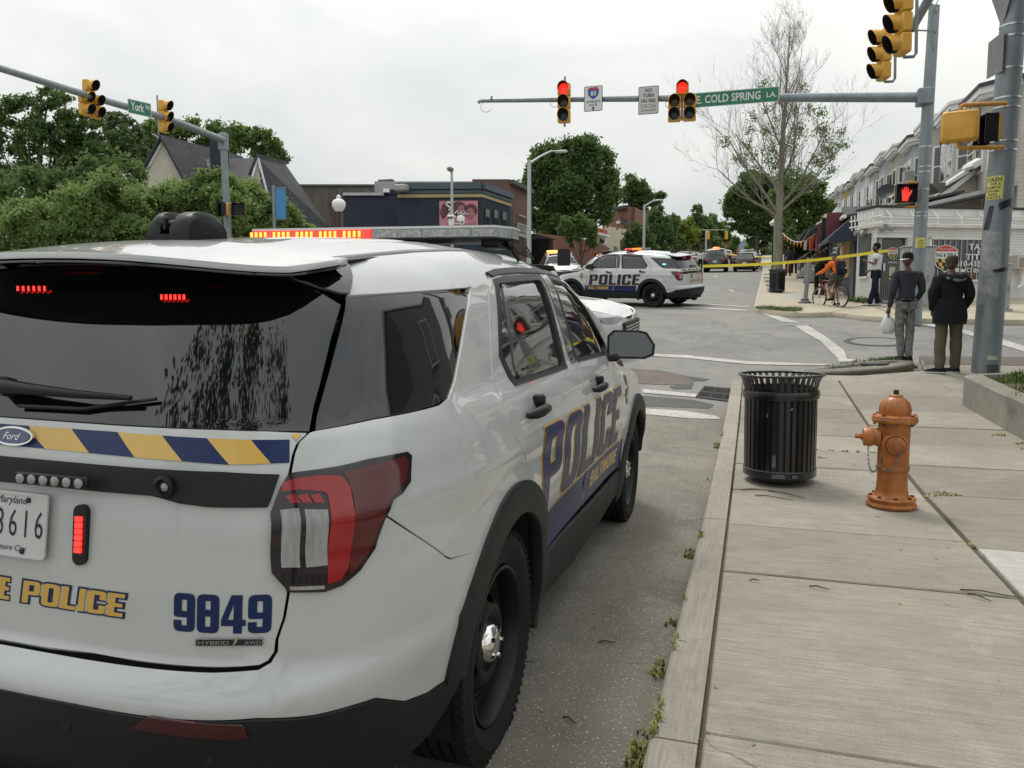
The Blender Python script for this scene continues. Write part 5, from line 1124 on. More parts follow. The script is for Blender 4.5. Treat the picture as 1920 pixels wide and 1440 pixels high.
# ---- signals on the long arm ----
def AP(u,v,Y=YB-.25): return at(u,v,Y)
c=AP(1057,192); signal('three lens signal with lit red top, nearest the tip of the long mast arm',c,R(6),[(0,.355,'r'),(0,0,'a'),(0,-.355,'g')],pipe=[(0,.22,.75),(0,.22,-.6)],scale=.94)
c=AP(1279,190); signal('five lens signal with lit red top beside the green street sign',c,R(4),[(0,.37,'r'),(-.21,.0,'a'),(-.21,-.355,'g'),(.21,0,'a'),(.21,-.355,'g')],pipe=[(0,.1,.2),(0,.1,-.5),(.2,.1,-.42),(-.2,.1,-.42)],scale=.88)
# ---- plates hung on the arm ----
sg=mat('sign_green',(.015,.16,.09),.45,var=.06); sw=mat('sign_white',(.62,.63,.62),.45,var=.05); sgrey=mat('sign_grey_white',(.50,.51,.50),.45,var=.05); sblue=mat('sign_blue',(.02,.07,.30),.4,var=.03); sred=mat('sign_red',(.5,.03,.03),.4,var=.03)
def plate(name,label,cat,u,v,Y,w,h,m,rim=None,ang=0.,group=None,r_=.03,post=True):
    c=at(u,v,Y); t=thing(name,label,cat,c,ang,group); X=Matrix.Rotation(PI/2,4,'X')
    def rr(w,h,r,n=4):
        o_=[]
        for cx,cy,a in ((w/2-r,h/2-r,0),(-w/2+r,h/2-r,PI/2),(-w/2+r,-h/2+r,PI),(w/2-r,-h/2+r,1.5*PI)): o_+=[(cx+r*math.cos(a+PI/2*i/n),cy+r*math.sin(a+PI/2*i/n)) for i in range(n+1)]
        return o_
    MB().prism(rr(w,h,r_),.008,M=X).build('sign_plate',rim or m,t)
    if rim: MB().prism(rr(w-.03,h-.03,r_*.7),.003,M=X,z0=.008).build('sign_face',m,t)
    if post: MB().box((0,.08,0),(.05,.16,.10)).build('clamp',galv,t)
    def T(dx,dz): return Matrix.Translation((dx,-.0115,dz))@X
    return t,T
k22=1450/((at(1113,185,YB-.2)-CW)@FW)      # photo pixels per metre at the arm
t,T=plate('route_sign','white alternate route sign with a blue interstate shield on the mast arm','sign',1112.5,185,YB-.15,35/k22,46/k22,sw,rim=ink)
sh=[(-.12,.13),(-.04,.145),(0,.13),(.04,.145),(.12,.13),(.145,.05),(.12,-.06),(.05,-.125),(0,-.15),(-.05,-.125),(-.12,-.06),(-.145,.05)]
MB().prism(sh,.003,M=T(0,.135)).build('shield',sblue,t); MB().prism([(-.125,.085),(.125,.085),(.12,.13),(.04,.145),(0,.13),(-.04,.145),(-.12,.13)],.003,M=T(0,.138)@Matrix.Translation((0,0,.002))).build('shield_top',sred,t)
letters('route_number','83',T(0,.075),.105,sw,t,off=.006,bold=.03); letters('lettering','ALTERNATE',T(0,-.10),.055,ink,t,off=.004,fit=.36,bold=.01); letters('lettering','ROUTE',T(0,-.185),.055,ink,t,off=.004,fit=.20,bold=.01)
MB().prism([(-.015,-.05),(.015,-.05),(.015,-.005),(.045,-.005),(0,.045),(-.045,-.005),(-.015,-.005)],.003,M=T(0,-.245)).build('arrow',ink,t)
t,T=plate('turn_sign','white no turn on red sign in the middle of the mast arm','sign',1216,188,YB-.15,37/k22,50/k22,sgrey,rim=ink)
for s,z,f_ in (('NO',.20,.17),('TURN',.075,.27),('ON RED',-.055,.37)): letters('lettering',s,T(0,z),.085,ink,t,off=.004,fit=f_,bold=.015)
MB().box((0,-.010,-.105),(.46,.004,.008)).build('rule',ink,t)
for s,z in (('7 AM - 4 PM',-.18),('SCHOOL DAYS',-.265)): letters('lettering',s,T(0,z),.045,ink,t,off=.004,fit=.36)
t,T=plate('street_name_sign','long green street name sign on the mast arm beside the five lens signal','street sign',1379,182.5,YB-.18,147/k22,26/k22,sg,rim=sw)
letters('street_name','E. COLD SPRING',T(-.17,-.085),.185,sw,t,off=.004,fit=1.50,bold=.02); letters('street_name','LA.',T(.83,-.06),.12,sw,t,off=.004,fit=.23,bold=.02)
# ---- pedestrian signal with red hand on the far pole ----
c=at(1697,364,YB-.25); ped_signal('pedestrian_signal','black pedestrian signal with lit red hand on the tall far pole',c,R(4),False,[((.05,.08,.26),(P2b[0]-c[0],P2b[1]-c[1],.28)),((.05,.08,-.26),(P2b[0]-c[0],P2b[1]-c[1],-.28))],w=.43,h=.40,hand=True)
# yellow tag on the far pole
zt2=lambda v:at(1725,v,YB)[2]
t=thing('flyer','small yellow flyer low on the tall far pole','flyer',(P2b[0]+.03,P2b[1]-.155,zt2(456)))
MB().lathe([(.152,-.115),(.153,.115)],c=(0,.155,0),n=10,a0=-PI/2-.75,a1=-PI/2+.75).build('paper',yel,t,smooth=40)
X_=Matrix.Rotation(PI/2,4,'X')
for s,z in (('CASH',.03),('FOR',-.03),('(202)',-.09)): letters('print',s,Matrix.Translation((0,-.003,z))@X_,.04,ink,t,fit=.13)
# ---- arm over the junction from the near pole, with side-on signals ----
ax=[np.array(PB)+(.17,.05,8.05),np.array([3.50,15.2,8.35]),at(1712,50,17.6)]
oa=thing('mast_arm','thick grey mast arm reaching overhead from the near pole past the top edge','mast arm',(0,0,0)); MB().tube(ax,[.12,.10,.085],14).build('arm_tube',galv,oa,smooth=50); MB().lathe([(0,0),(.10,0),(.10,.04)],c=ax[2],n=16,M=axisM((0,1,0))).build('arm_cap',galv,oa,smooth=40)
def side_signal(label,u,vt,vb,Y,upipe):
    c=at(u,(vt+vb)/2,Y); zt_=at(u,vt,Y)[2]; zb_=at(u,vb,Y)[2]; s=(zt_-zb_)/1.06
    M=R(-90)+R(16)
    t=thing('traffic_signal',label,'traffic light',c,M,'traffic signal heads'); t.scale=(s,)*3
    for z in (.355,0,-.355): head(t,(0,0,z),Matrix.Identity(4),off_r if z>0 else LENS['a'] if z==0 else LENS['g'])
    m=MB(); m.tube([(0,.30,.9),(0,.34,-.50),(0,.30,-.56),(0,.12,-.57)],.03,8); m.tube([(0,.34,.62),(0,.12,.60)],.022,6); m.build('bracket',galv,t,smooth=40); return t
side_signal('nearer of the two overhead signals seen from the side, cut by the top edge',1684,-12,103,14.9,1724)
side_signal('farther and lower of the two overhead signals seen from the side',1650,55,150,16.6,1684)
# ---- left mast arm with signals and street sign ----
def dp(u,v,d): return CW+ray(u,v)*d
PL=dp(430,440,29.5); PLb=np.array([PL[0],PL[1],g(PL[1])]); P3=thing('signal_pole','grey signal pole at the left corner carrying the sloping mast arm','pole',PLb)
Ht=dp(426,250,29.3)[2]-PLb[2]; lathe_pole('pole_shaft',P3,(0,0,0),.15,.125,Ht,n=18,lean=(dp(425,250,29.4)[0]-PLb[0],0))
MB().box((dp(425,262,29.4)[0]-PLb[0],0,Ht-.35),(.30,.3,.62),bev=.02).build('arm_collar',galv,P3)
arm=[dp(422,264,29.3),dp(313,222,25.6),dp(178,183,21.8),dp(0,128,18.),dp(-200,66,14.8)]
MB().tube([p-PLb for p in arm],[.13,.115,.10,.085,.07],12).build('mast_arm',galv,P3,smooth=50)
hd=arm[1]-arm[0]; 
c=dp(311,219,25.4); signal('three lens signal seen from the side near the left pole',c,R(90+6),[(0,.355,off_r),(0,0,'a'),(0,-.355,'g')],pipe=[(0,.30,.72),(0,.30,-.62)],scale=.97)
c=dp(172,186,21.6); signal('five lens signal seen from the side high at the far left',c,R(90+2),[(0,.40,off_r),(-.2,.0,'a'),(-.2,-.36,'g'),(.2,0,'a'),(.2,-.36,'g')],pipe=[(0,.30,.5),(0,.30,-.5)],scale=.90)
a_=dp(229,184,23.4); b_=dp(273,199,24.0); ang=math.atan2(b_[1]-a_[1],b_[0]-a_[0]); w=float(np.hypot(*(b_-a_)[:2])); cc=(a_+b_)/2
cc=cc+np.array([math.sin(ang),-math.cos(ang),0])*.30; t=thing('street_name_sign','small green street name sign on the left mast arm','street sign',(cc[0],cc[1],dp(251,202,23.5)[2]),ang); X=Matrix.Rotation(PI/2,4,'X')
MB().box((0,0,0),(w,.012,.42)).build('sign_plate',sw,t); MB().box((0,-.008,0),(w-.04,.006,.38)).build('sign_face',sg,t)
letters('street_name','York',Matrix.Translation((-w*.10,-.012,-.10))@X,.24,sw,t,fit=w*.58,bold=.03); letters('street_name','Rd',Matrix.Translation((w*.34,-.012,.02))@X,.12,sw,t,fit=w*.16,bold=.03)
for u,lab,an in ((421,'left of the two dark pedestrian signals on the left corner pole',R(-35)),(448,'right of the two dark pedestrian signals on the left corner pole',R(25))):
    c=dp(u,393,29.0); ped_signal('pedestrian_signal',lab,c,an,False,[((0,.08,.25),(PLb[0]-c[0],.35,.25))],w=.44,h=.46)
# ---- lamps, posts, banner ----
def pole_thing(name,label,cat,u,vb,vt,d,r0,r1,m=galv,zb=None):
    p=dp(u,vb,d); zb_=g(p[1]) if zb is None else zb; t=thing(name,label,cat,(p[0],p[1],zb_)); H=dp(u,vt,d)[2]-zb_; MB().tube([(0,0,0),(0,0,H)],[r0,r1],12).build('pole',m,t,smooth=50); return t,p,H
whp=mat('pale_pole',(.42,.43,.43),.45,metal=.3,var=.08)
t,p,H=pole_thing('street_lamp','tall pale street lamp with curved arm before the big green tree','street lamp',992,470,303,33,.11,.08,whp)
e1=dp(1050,284,34)-np.array([p[0],p[1],g(p[1])]); s0=np.array([0,0,H-.15]); MB().tube([s0,s0+(e1-s0)*.35+(0,0,.12),s0+(e1-s0)*.7+(0,0,.17),e1],[.05,.045,.04,.035],8).build('arm',whp,t,smooth=50); MB().box(e1+(.05,0,0),(.55,.22,.10),bev=.04).build('lamp_head',mat('lamp_head_grey',(.5,.5,.49),.4),t,smooth=40)
t,p,H=pole_thing('street_lamp','farther pale street lamp beside the dark conical tree','street lamp',1207,470,385,52,.11,.08,whp)
e1=dp(1237,375,53)-np.array([p[0],p[1],g(p[1])]); s0=np.array([0,0,H-.1]); MB().tube([s0,s0+(e1-s0)*.5+(0,0,.12),e1],[.05,.04,.035],8).build('arm',whp,t,smooth=50); MB().box(e1,(.5,.22,.10),bev=.04).build('lamp_head',MATS['lamp_head_grey'],t,smooth=40)
t,p,H=pole_thing('camera_pole','thin pale pole with white cameras before the blue building','camera pole',848,470,322,31,.07,.05,whp)
m=MB(); m.box((0,-.15,H+.02),(.22,.3,.16),bev=.05); m.build('top_camera',mat('cam_dark',(.16,.15,.14),.5),t,smooth=40)
wz=dp(848,412,31)[2]-g(p[1]); m=MB(); m.box((.03,-.16,wz+.10),(.28,.3,.10),bev=.04); m.box((.03,-.14,wz-.12),(.2,.2,.3),bev=.04); m.tube([(.05,-.1,wz-.15),(.42,-.1,wz-.2),(.42,-.1,wz-.02)],.02,6); m.lathe([(0,.16),(.12,.13),(.16,.03),(.14,-.08),(0,-.10)],c=(.42,-.12,wz-.02),n=16); m.build('white_camera',white_paint,t,smooth=40)
m=MB(); 
for x in (-.02,.09): m.lathe([(0,.03),(.04,.02),(.045,0)],c=(x,-.315,wz+.02),n=10,M=axisM((0,-1,0)))
m.build('camera_eye',ink,t)
def globe_lamp(label,u,vt,vb,vg,d,pm):
    p=dp(u,vb,d); z0=g(p[1]); t=thing('globe_lamp',label,'street lamp',(p[0],p[1],z0),0,'old style globe lamps'); zt_=dp(u,vt,d)[2]-z0; zg=dp(u,vg,d)[2]-z0; s=zt_-zg
    MB().lathe([(.12,0),(.10,.5),(.06,.6),(.05,zg-.3),(.08,zg-.12),(.06,zg-.06),(.10,zg)],n=14).build('post',pm,t,smooth=40)
    MB().lathe([(.10,zg),(.17,zg+s*.12),(.24,zg+s*.34),(.24,zg+s*.5),(.18,zg+s*.66),(.09,zg+s*.74),(.06,zg+s*.80),(.08,zg+s*.85),(.05,zg+s*.93),(0,zg+s)],n=20).build('globe',mat('opal_glass',(.72,.72,.70),.25,var=.04),t,smooth=60); return t
globe_lamp('white acorn globe lamp on a dark red post above the police light bar',637,366,480,398,27,mat('dark_red_post',(.05,.012,.012),.5))
globe_lamp('small pale globe lamp on a black post beside the leafless tree trunk',1447,412,545,425,44,black_plastic)
p=dp(528,430,30); zt_,zb_=dp(526,355,30)[2],dp(526,410,30)[2]; w=21*30/1450; t=thing('banner','plain blue street banner hanging above the green bushes','banner',(p[0],p[1],0)); MB().box((0,0,(zt_+zb_)/2),(w,.015,zt_-zb_)).build('cloth',mat('banner_blue',(.06,.24,.50),.7,var=.05),t); m=MB(); m.tube([(-w/2-.12,.02,g(p[1])),(-w/2-.12,.02,zt_+.15)],.06,8); m.tube([(-w/2-.12,.02,zt_+.03),(w/2,.02,zt_+.03)],.02,6); m.tube([(-w/2-.12,.02,zb_-.03),(w/2,.02,zb_-.03)],.02,6); m.build('banner_post',galv,t,smooth=40)
# far junction mast arm and signals
t=thing('signal_pole','faraway signal pole with thin arm among the street trees','pole',(0,0,0)); p=dp(1324,465,95); q=dp(1324,432,95); m=MB(); m.tube([(p[0],p[1],g(p[1])),q],[.12,.09],8); m.tube([q+(-.2*4,0,.0),dp(1313,431,95),dp(1362,431,95)],[.06,.05,.04],6); m.build('pole_and_arm',whp,t,smooth=40)
for u in (1328,1362):
    c=dp(u,441,94); s=thing('traffic_signal','tiny orange signal head %s the faraway mast arm'%('at the pole of' if u<1340 else 'at the end of'),'traffic light',c,0,'traffic signal heads'); MB().box((0,0,0),(.35,.3,1.0),bev=.05).build('signal_section',sigyel,s)
# bare sign post and base on the far corner
b=gp(1509,568,.13); t=thing('sign_post','bare grey post with a bolted foot on the far corner','post',b); H=at(1517,485,b[1])[2]-b[2]
MB().tube([(0,0,0),(.10,0,H)],[.065,.055],12).build('post_tube',galv,t,smooth=50); MB().lathe([(0,0),(.20,0),(.20,.03),(.12,.06),(.12,.12),(.08,.14),(0,.14)],n=16).build('foot',mat('foot_grey',(.12,.12,.12),.6),t,smooth=30)
# grey controller cabinets by the shop door
cabm=mat('cabinet_grey',(.33,.35,.34),.55,metal=.2,var=.12,vs=4)
def cabinet(label,u0,u1,vt,vb,Y,dep=.5):
    p0=at(u0,vb,Y); p1=at(u1,vb,Y); zt_=at(u0,vt,Y)[2]; cx=(p0+p1)/2; w=p1[0]-p0[0]; t=thing('control_cabinet',label,'cabinet',(cx[0],Y+dep/2,g(Y)+.13)); H=zt_-g(Y)-.13
    MB().box((0,0,H/2),(w,dep,H),bev=.015).build('cabinet_body',cabm,t); MB().box((0,0,H+.02),(w+.05,dep+.05,.04),bev=.01).build('cabinet_roof',cabm,t)
    MB().box((0,-dep/2-.012,H*.47),(w*.86,.02,H*.8),bev=.004).build('cabinet_door',cabm,t); MB().box((w*.3,-dep/2-.04,H*.5),(.03,.04,.14)).build('handle',galv,t); MB().box((0,0,.03),(w+.1,dep+.1,.08)).build('plinth',conc_light,t); return t
cabinet('wide grey control cabinet between the shop door and its window',1690,1750,464,560,22.9)
t=cabinet('narrow grey control cabinet half hidden by the thick near pole',1872,1893,497,578,22.2,.4)
s=thing('notice','white sticker with faint print on the wide grey cabinet','sticker',at(1716,473,22.87)); MB().box((0,-.01,0),(.22,.006,.17)).build('paper',sw,s); letters('print','BMORE',Matrix.Translation((0,-.0145,.01))@X_,.04,ink,s,fit=.17); letters('print','COUNTRY',Matrix.Translation((0,-.0145,-.05))@X_,.035,ink,s,fit=.17)
# ---- police tape ----
tp=mat('tape_yellow',(.72,.60,.04),.5,var=.05); t=thing('police_tape','yellow police line tape strung from the parked police car to the shop corner','police tape')
A_=at(1318,499,25.2); B_=at(1665,470,24.4); n=40
def tapeS(a,b):
    P=A_[None]*(1-a[:,None])+B_[None]*a[:,None]; P[:,2]-=.10*np.sin(a*PI); tw=.15*np.sin(a*9); up=np.stack([0*a,np.sin(tw),np.cos(tw)],-1); return P+up*b[:,None]
patch('tape',[[(i/n,-.042) for i in range(n+1)]+[(i/n,.042) for i in range(n,-1,-1)]],tapeS,tp,t,thick=.002,step=.5,ds=.5)
L_=float(np.linalg.norm(B_-A_)); 
for k in range(4):
    lp=text_loops('POLICE LINE DO NOT CROSS',.042,.02,0,1,1,False,1); lp=[[((x+k*1.75+.15)/L_,y-.020) for x,y in l] for l in lp]
    if max(x for l in lp for x,_ in l)<1: patch('tape_print',lp,tapeS,ink,t,off=-.004,thick=0,step=10,ds=10); 
t=thing('police_tape','thin far strand of yellow tape across the street behind the dark cars','police tape'); a_,b_=dp(1357,475,75),dp(1448,482.5,58); MB().tube([a_,(a_+b_)/2-(0,0,.15),b_],.05,4).build('tape',tp,t)
a_,b_=dp(1300,482,80),dp(1345,483,80); t=thing('police_tape','pale tape strand left of the dark utility car','police tape'); MB().tube([a_,b_],.04,4).build('tape',white_paint,t)
# ---- orange bunting ----
t=thing('bunting','string of small orange triangular flags between trunk and shop sign','bunting'); a_,b_=at(1467,437,41),at(1537,431,33); pts=[]
for i in range(21):
    s_=i/20; p=a_*(1-s_)+b_*s_; p=p-np.array([0,0,.45*math.sin(PI*s_)]); pts.append(p)
MB().tube(pts,.012,4).build('string',white_paint,t)
om=mat('bunting_orange',(.75,.25,.05),.7,var=.1)
for i in range(1,20,2):
    p=pts[i]; q=pts[i+1] if i<20 else pts[i]; d=(q-p)*.8; MB().add([p,p+d,p+d*.5+(0,.03,-.26),p+(0,.01,0),p+d+(0,.01,0),p+d*.5+(0,.04,-.26)],[(0,1,2),(5,4,3),(0,3,4,1),(1,4,5,2),(2,5,3,0)]).build('flag',om,t)
# ================= buildings =================
def siding(name,col,pitch=.13,var=.1,vertical=False,brick=False,mortar=None,bs=1.,hv=.72):
    if name in MATS: return MATS[name]
    m=D.materials.new(name); m.use_nodes=True; t=m.node_tree; n=t.nodes; l=t.links; b=n['Principled BSDF']; b.inputs['Roughness'].default_value=.75; b.inputs['Specular IOR Level'].default_value=.3
    geo=n.new('ShaderNodeNewGeometry'); sx=n.new('ShaderNodeSeparateXYZ'); l.new(geo.outputs['Position'],sx.inputs[0])
    nz=n.new('ShaderNodeTexNoise'); nz.inputs['Scale'].default_value=.9; nz.inputs['Detail'].default_value=8; l.new(geo.outputs['Position'],nz.inputs['Vector'])
    r=n.new('ShaderNodeValToRGB'); r.color_ramp.elements[0].position=.3; r.color_ramp.elements[1].position=.7; r.color_ramp.elements[0].color=(*[c*(1-var) for c in col],1); r.color_ramp.elements[1].color=(*[min(1,c*(1+var)) for c in col],1); l.new(nz.outputs[0],r.inputs[0])
    bp=n.new('ShaderNodeBump'); bp.inputs['Distance'].default_value=.02; bp.inputs['Strength'].default_value=.8
    if brick:
        nm=n.new('ShaderNodeSeparateXYZ'); l.new(geo.outputs['Normal'],nm.inputs[0]); ab=n.new('ShaderNodeMath'); ab.operation='ABSOLUTE'; l.new(nm.outputs[0],ab.inputs[0]); gt=n.new('ShaderNodeMath'); gt.operation='GREATER_THAN'; gt.inputs[1].default_value=.7; l.new(ab.outputs[0],gt.inputs[0])
        mxx=n.new('ShaderNodeMix'); l.new(gt.outputs[0],mxx.inputs[0]); l.new(sx.outputs[0],mxx.inputs[2]); l.new(sx.outputs[1],mxx.inputs[3])
        cb=n.new('ShaderNodeCombineXYZ'); l.new(mxx.outputs[0],cb.inputs[0]); l.new(sx.outputs[2],cb.inputs[1])
        bt=n.new('ShaderNodeTexBrick'); bt.inputs['Scale'].default_value=1.; bt.inputs['Brick Width'].default_value=.22*bs; bt.inputs['Row Height'].default_value=.075*bs; bt.inputs['Mortar Size'].default_value=.008*bs; l.new(cb.outputs[0],bt.inputs['Vector'])
        l.new(r.outputs[0],bt.inputs['Color1']); hs=n.new('ShaderNodeHueSaturation'); hs.inputs['Value'].default_value=hv; l.new(r.outputs[0],hs.inputs['Color']); l.new(hs.outputs[0],bt.inputs['Color2']); mo=mortar or tuple(c*.7 for c in col); bt.inputs['Mortar'].default_value=(*mo,1)
        l.new(bt.outputs['Color'],b.inputs['Base Color']); iv=n.new('ShaderNodeMath'); iv.operation='SUBTRACT'; iv.inputs[0].default_value=1; l.new(bt.outputs['Fac'],iv.inputs[1]); l.new(iv.outputs[0],bp.inputs['Height'])
    else:
        mo=n.new('ShaderNodeMath'); mo.operation='FRACT'; dv=n.new('ShaderNodeMath'); dv.operation='DIVIDE'; dv.inputs[1].default_value=pitch; l.new(sx.outputs[2],dv.inputs[0]); l.new(dv.outputs[0],mo.inputs[0]); l.new(mo.outputs[0],bp.inputs['Height']); bp.invert=True
        mr=n.new('ShaderNodeMapRange'); mr.inputs[1].default_value=.0; mr.inputs[2].default_value=.12; mr.inputs[3].default_value=.55; mr.inputs[4].default_value=1.; l.new(mo.outputs[0],mr.inputs[0]); mm=n.new('ShaderNodeMix'); mm.data_type='RGBA'; mm.blend_type='MULTIPLY'; mm.inputs[0].default_value=1; l.new(r.outputs[0],mm.inputs[6]); l.new(mr.outputs[0],mm.inputs[7]); l.new(mm.outputs[2],b.inputs['Base Color'])
    l.new(bp.outputs[0],b.inputs['Normal']); MATS[name]=m; return m
win_glass=mat('window_glass',(.03,.035,.04),.05,var=.4,vs=.8,spec=.8,coat=.6); trim_w=mat('trim_white',(.66,.66,.645),.5,var=.14,vs=1.5,coord='World'); trim_b=mat('trim_beige',(.42,.38,.30),.6,var=.08); roofm=mat('roof_dark',(.055,.056,.06),.85,var=.35,vs=12,bump=.4,bs=12)
def ext(par,name,P,z0,z1,m,z0s=None):
    """footprint polygon P raised from z0 to z1 (number or per-corner list)"""
    n=len(P); a=[z0]*n if not hasattr(z0,'__len__') else z0; b=[z1]*n if not hasattr(z1,'__len__') else z1
    return MB().add([(p[0],p[1],h) for p,h in zip(P,a)]+[(p[0],p[1],h) for p,h in zip(P,b)],[tuple(range(n-1,-1,-1)),tuple(range(n,2*n))]+[(i,(i+1)%n,n+(i+1)%n,n+i) for i in range(n)]).build(name,m,par)
class Plane:      # vertical wall plane through two ground points, outward normal towards the camera
    def __init__(s,p,q): s.p=np.array(p,float); s.q=np.array(q,float); s.d=(s.q-s.p)/np.linalg.norm(s.q-s.p); s.n=np.array([s.d[1],-s.d[0]])
    def px(s,u,v):
        r=ray(u,v); t=np.dot(s.p-CW[:2],s.n)/np.dot(r[:2],s.n); P=CW+r*t; return float(np.dot(P[:2]-s.p,s.d)),float(P[2])
    def M(s,a,z,off=0): o=s.p+s.d*a+s.n*off; return frameM((o[0],o[1],z),(s.d[0],s.d[1],0),(0,0,1))     # x along wall, y up, z outward
    def rect(s,par,name,u0,v0,u1,v1,m,off=0.,th=.04,bev=0):
        a0,z1=s.px(u0,v0); a1,_=s.px(u1,v0); _,z0=s.px(u0,v1); M=s.M((a0+a1)/2,(z0+z1)/2,off+th/2); b=MB().box((0,0,0),(abs(a1-a0),abs(z1-z0),th),bev=bev); b.v=[tuple(M@Vector(p)) for p in b.v]; return b.build(name,m,par)
    def poly(s,par,name,pts,m,off=0.,th=.04):
        q=[s.px(u,v) for u,v in pts]; return MB().prism([(a,z) for a,z in q],th,M=frameM((s.p[0]+s.n[0]*off,s.p[1]+s.n[1]*off,0),(s.d[0],s.d[1],0),(0,0,1))).build(name,m,par)
    def text(s,par,name,txt,u,v,hpx,wpx,m,off=.05,bold=.02):
        a,z=s.px(u,v); a1,_=s.px(u+wpx,v); _,z1=s.px(u,v-hpx); letters(name,txt,s.M(a,z,off),z1-z,m,par,center=False,fit=a1-a,bold=bold,off=0)
# ---- tag and title shop ----
tg=thing('corner_shop','white painted brick corner shop with a barred window and a shield emblem','building')
wb_=siding('white_painted_brick',(.72,.715,.695),brick=True,mortar=(.58,.58,.56),var=.08,hv=.95)
LA,LB,QB=(2.93,25.45),(3.34,24.62),(9.8,27.55)
F1=Plane(LB,QB); F0=Plane(LA,LB); z0=g(24.5)-.2; zt_=F1.px(1700,390)[1]
ext(tg,'wall',[LA,LB,QB,(9.8,31),(3.5,31)],z0,zt_,wb_)
for F,a in ((F1,8.0),(F0,1.60)):
    for nm,zz,h,of,th,mm in (('parapet_cap',zt_+.03,.06,-.02,.12,mat('dark_cap',(.03,.03,.03),.6)),('parapet_band',zt_-.12,.22,0,.05,trim_w),('ledge',F1.px(1700,424)[1],.07,0,.10,trim_w)):
        L_=np.linalg.norm(F.q-F.p); M=F.M(L_/2,zz,of+th/2); b=MB().box((0,0,0),(L_,h,th)); b.v=[tuple(M@Vector(p)) for p in b.v]; b.build(nm,mm,tg)
zr1,zr2=F1.px(1700,410)[1],F1.px(1700,422)[1]
rl=MB(); L_=float(np.linalg.norm(F1.q-F1.p))
for zz in (zr1,zr2): rl.tube([F1.M(-.1,zz,.28).translation,F1.M(L_,zz,.28).translation],.018,6)
for F_,zz in ((F0,zr1),(F0,zr2)): rl.tube([F_.M(0,zz,.28).translation,F_.M(1.6,zz,.28).translation],.018,6)
rl.build('awning_rail',white_paint,tg,smooth=40)
for k in range(12):
    a=.2+k*.72; MB().tube([F1.M(a,zt_-.03,.03).translation,F1.M(a+.05,zr1,.28).translation,F1.M(a+.05,zr2,.28).translation,F1.M(a+.05,zr2,.02).translation],.016,6).build('rail_strut',white_paint,tg,smooth=40)
for k in range(7): MB().tube([F0.M(.1+k*.17,zt_-.15,.30).translation,F0.M(.16+k*.17,zr2-.1,.30).translation],.014,4).build('rail_strut',white_paint,tg)
# doorway
F1.rect(tg,'door_header',1638,441,1702,446,trim_w,.0,.16); F1.rect(tg,'door_recess',1645,447,1697,568,mat('recess_grey',(.10,.10,.095),.7),.0,.012)
for u in (1646,1694): F1.rect(tg,'door_jamb',u,447,u+4,568,mat('jamb_grey',(.32,.33,.32),.5,metal=.3),.0,.10)
dr=F1.rect(tg,'door',1652,449,1689,563,mat('door_dark',(.045,.05,.042),.3,coat=.4,var=.1),.012,.05)
for k in range(9): F1.rect(dr,'bar',1655+k*3.9,453,1655.7+k*3.9,556,mat('bar_grey',(.22,.23,.22),.5,metal=.4),.062,.018)
F1.rect(dr,'threshold',1650,563,1692,568,cabm,.012,.12); F1.rect(dr,'notice',1664,501,1675,518,trim_b,.066,.022); F1.rect(dr,'letter_slot',1663,522,1676,524,band,.066,.022); F1.rect(dr,'lock_plate',1653,494,1656,508,band,.066,.03)
def shield(par,u,v,w,h,F,off,txt=True):
    """generic shield badge: red top, white name strip, black and gold checks"""
    a,z=F.px(u,v); a2,_=F.px(u+w/2,v); _,z2=F.px(u,v-h/2); W_=a2-a; H=z2-z; M=F.M(a,z,off)
    out_=[(-1,.62),(-.62,.86),(0,1),(.62,.86),(1,.62),(.98,-.1),(.72,-.6),(0,-1),(-.72,-.6),(-.98,-.1)]
    MB().prism([(x*W_,y*H) for x,y in out_],.012,M=M).build('shield_plate',sw,par)
    MB().prism([(x*W_*.93,y*H*.95) for x,y in out_[:5]][::-1]+[(-.93*W_,.52*H),(.93*W_,.52*H)],.004,M=M,z0=.012).build('shield_top',sred,par)
    body=[(.9,-.02),(.88,-.12),(.66,-.56),(0,-.92),(-.66,-.56),(-.88,-.12),(-.9,-.02)]
    MB().prism([(x*W_,y*H) for x,y in body],.004,M=M,z0=.012).build('shield_field',ink,par)
    for x,y,k in ((-.82,-.04,1),(-.28,-.04,1),(.26,-.04,1),(-.5,-.30,1),(.04,-.30,1),(-.30,-.56,.8),(.22,-.5,.8)):
        MB().prism([((x)*W_,(y-.24*k)*H),((x+.27*k)*W_,(y-.24*k)*H),((x+.20*k)*W_,y*H),((x-.06)*W_,y*H)],.003,M=M,z0=.017).build('gold_check',gold_vinyl,par)
    if txt: letters('lettering','TAG & TITLE',M@Matrix.Translation((0,.12*H,.014)),.26*H,ink,par,fit=1.7*W_,bold=.03,off=0); letters('lettering','MARYLAND VEHICLE',M@Matrix.Translation((0,.62*H,.018)),.12*H,sw,par,fit=1.2*W_,off=0)
shield(dr,1670,476,19,25,F1,.09); F1.text(dr,'lettering','410-433-0300'[:8],1661,494,3.2,18,sw,.092)
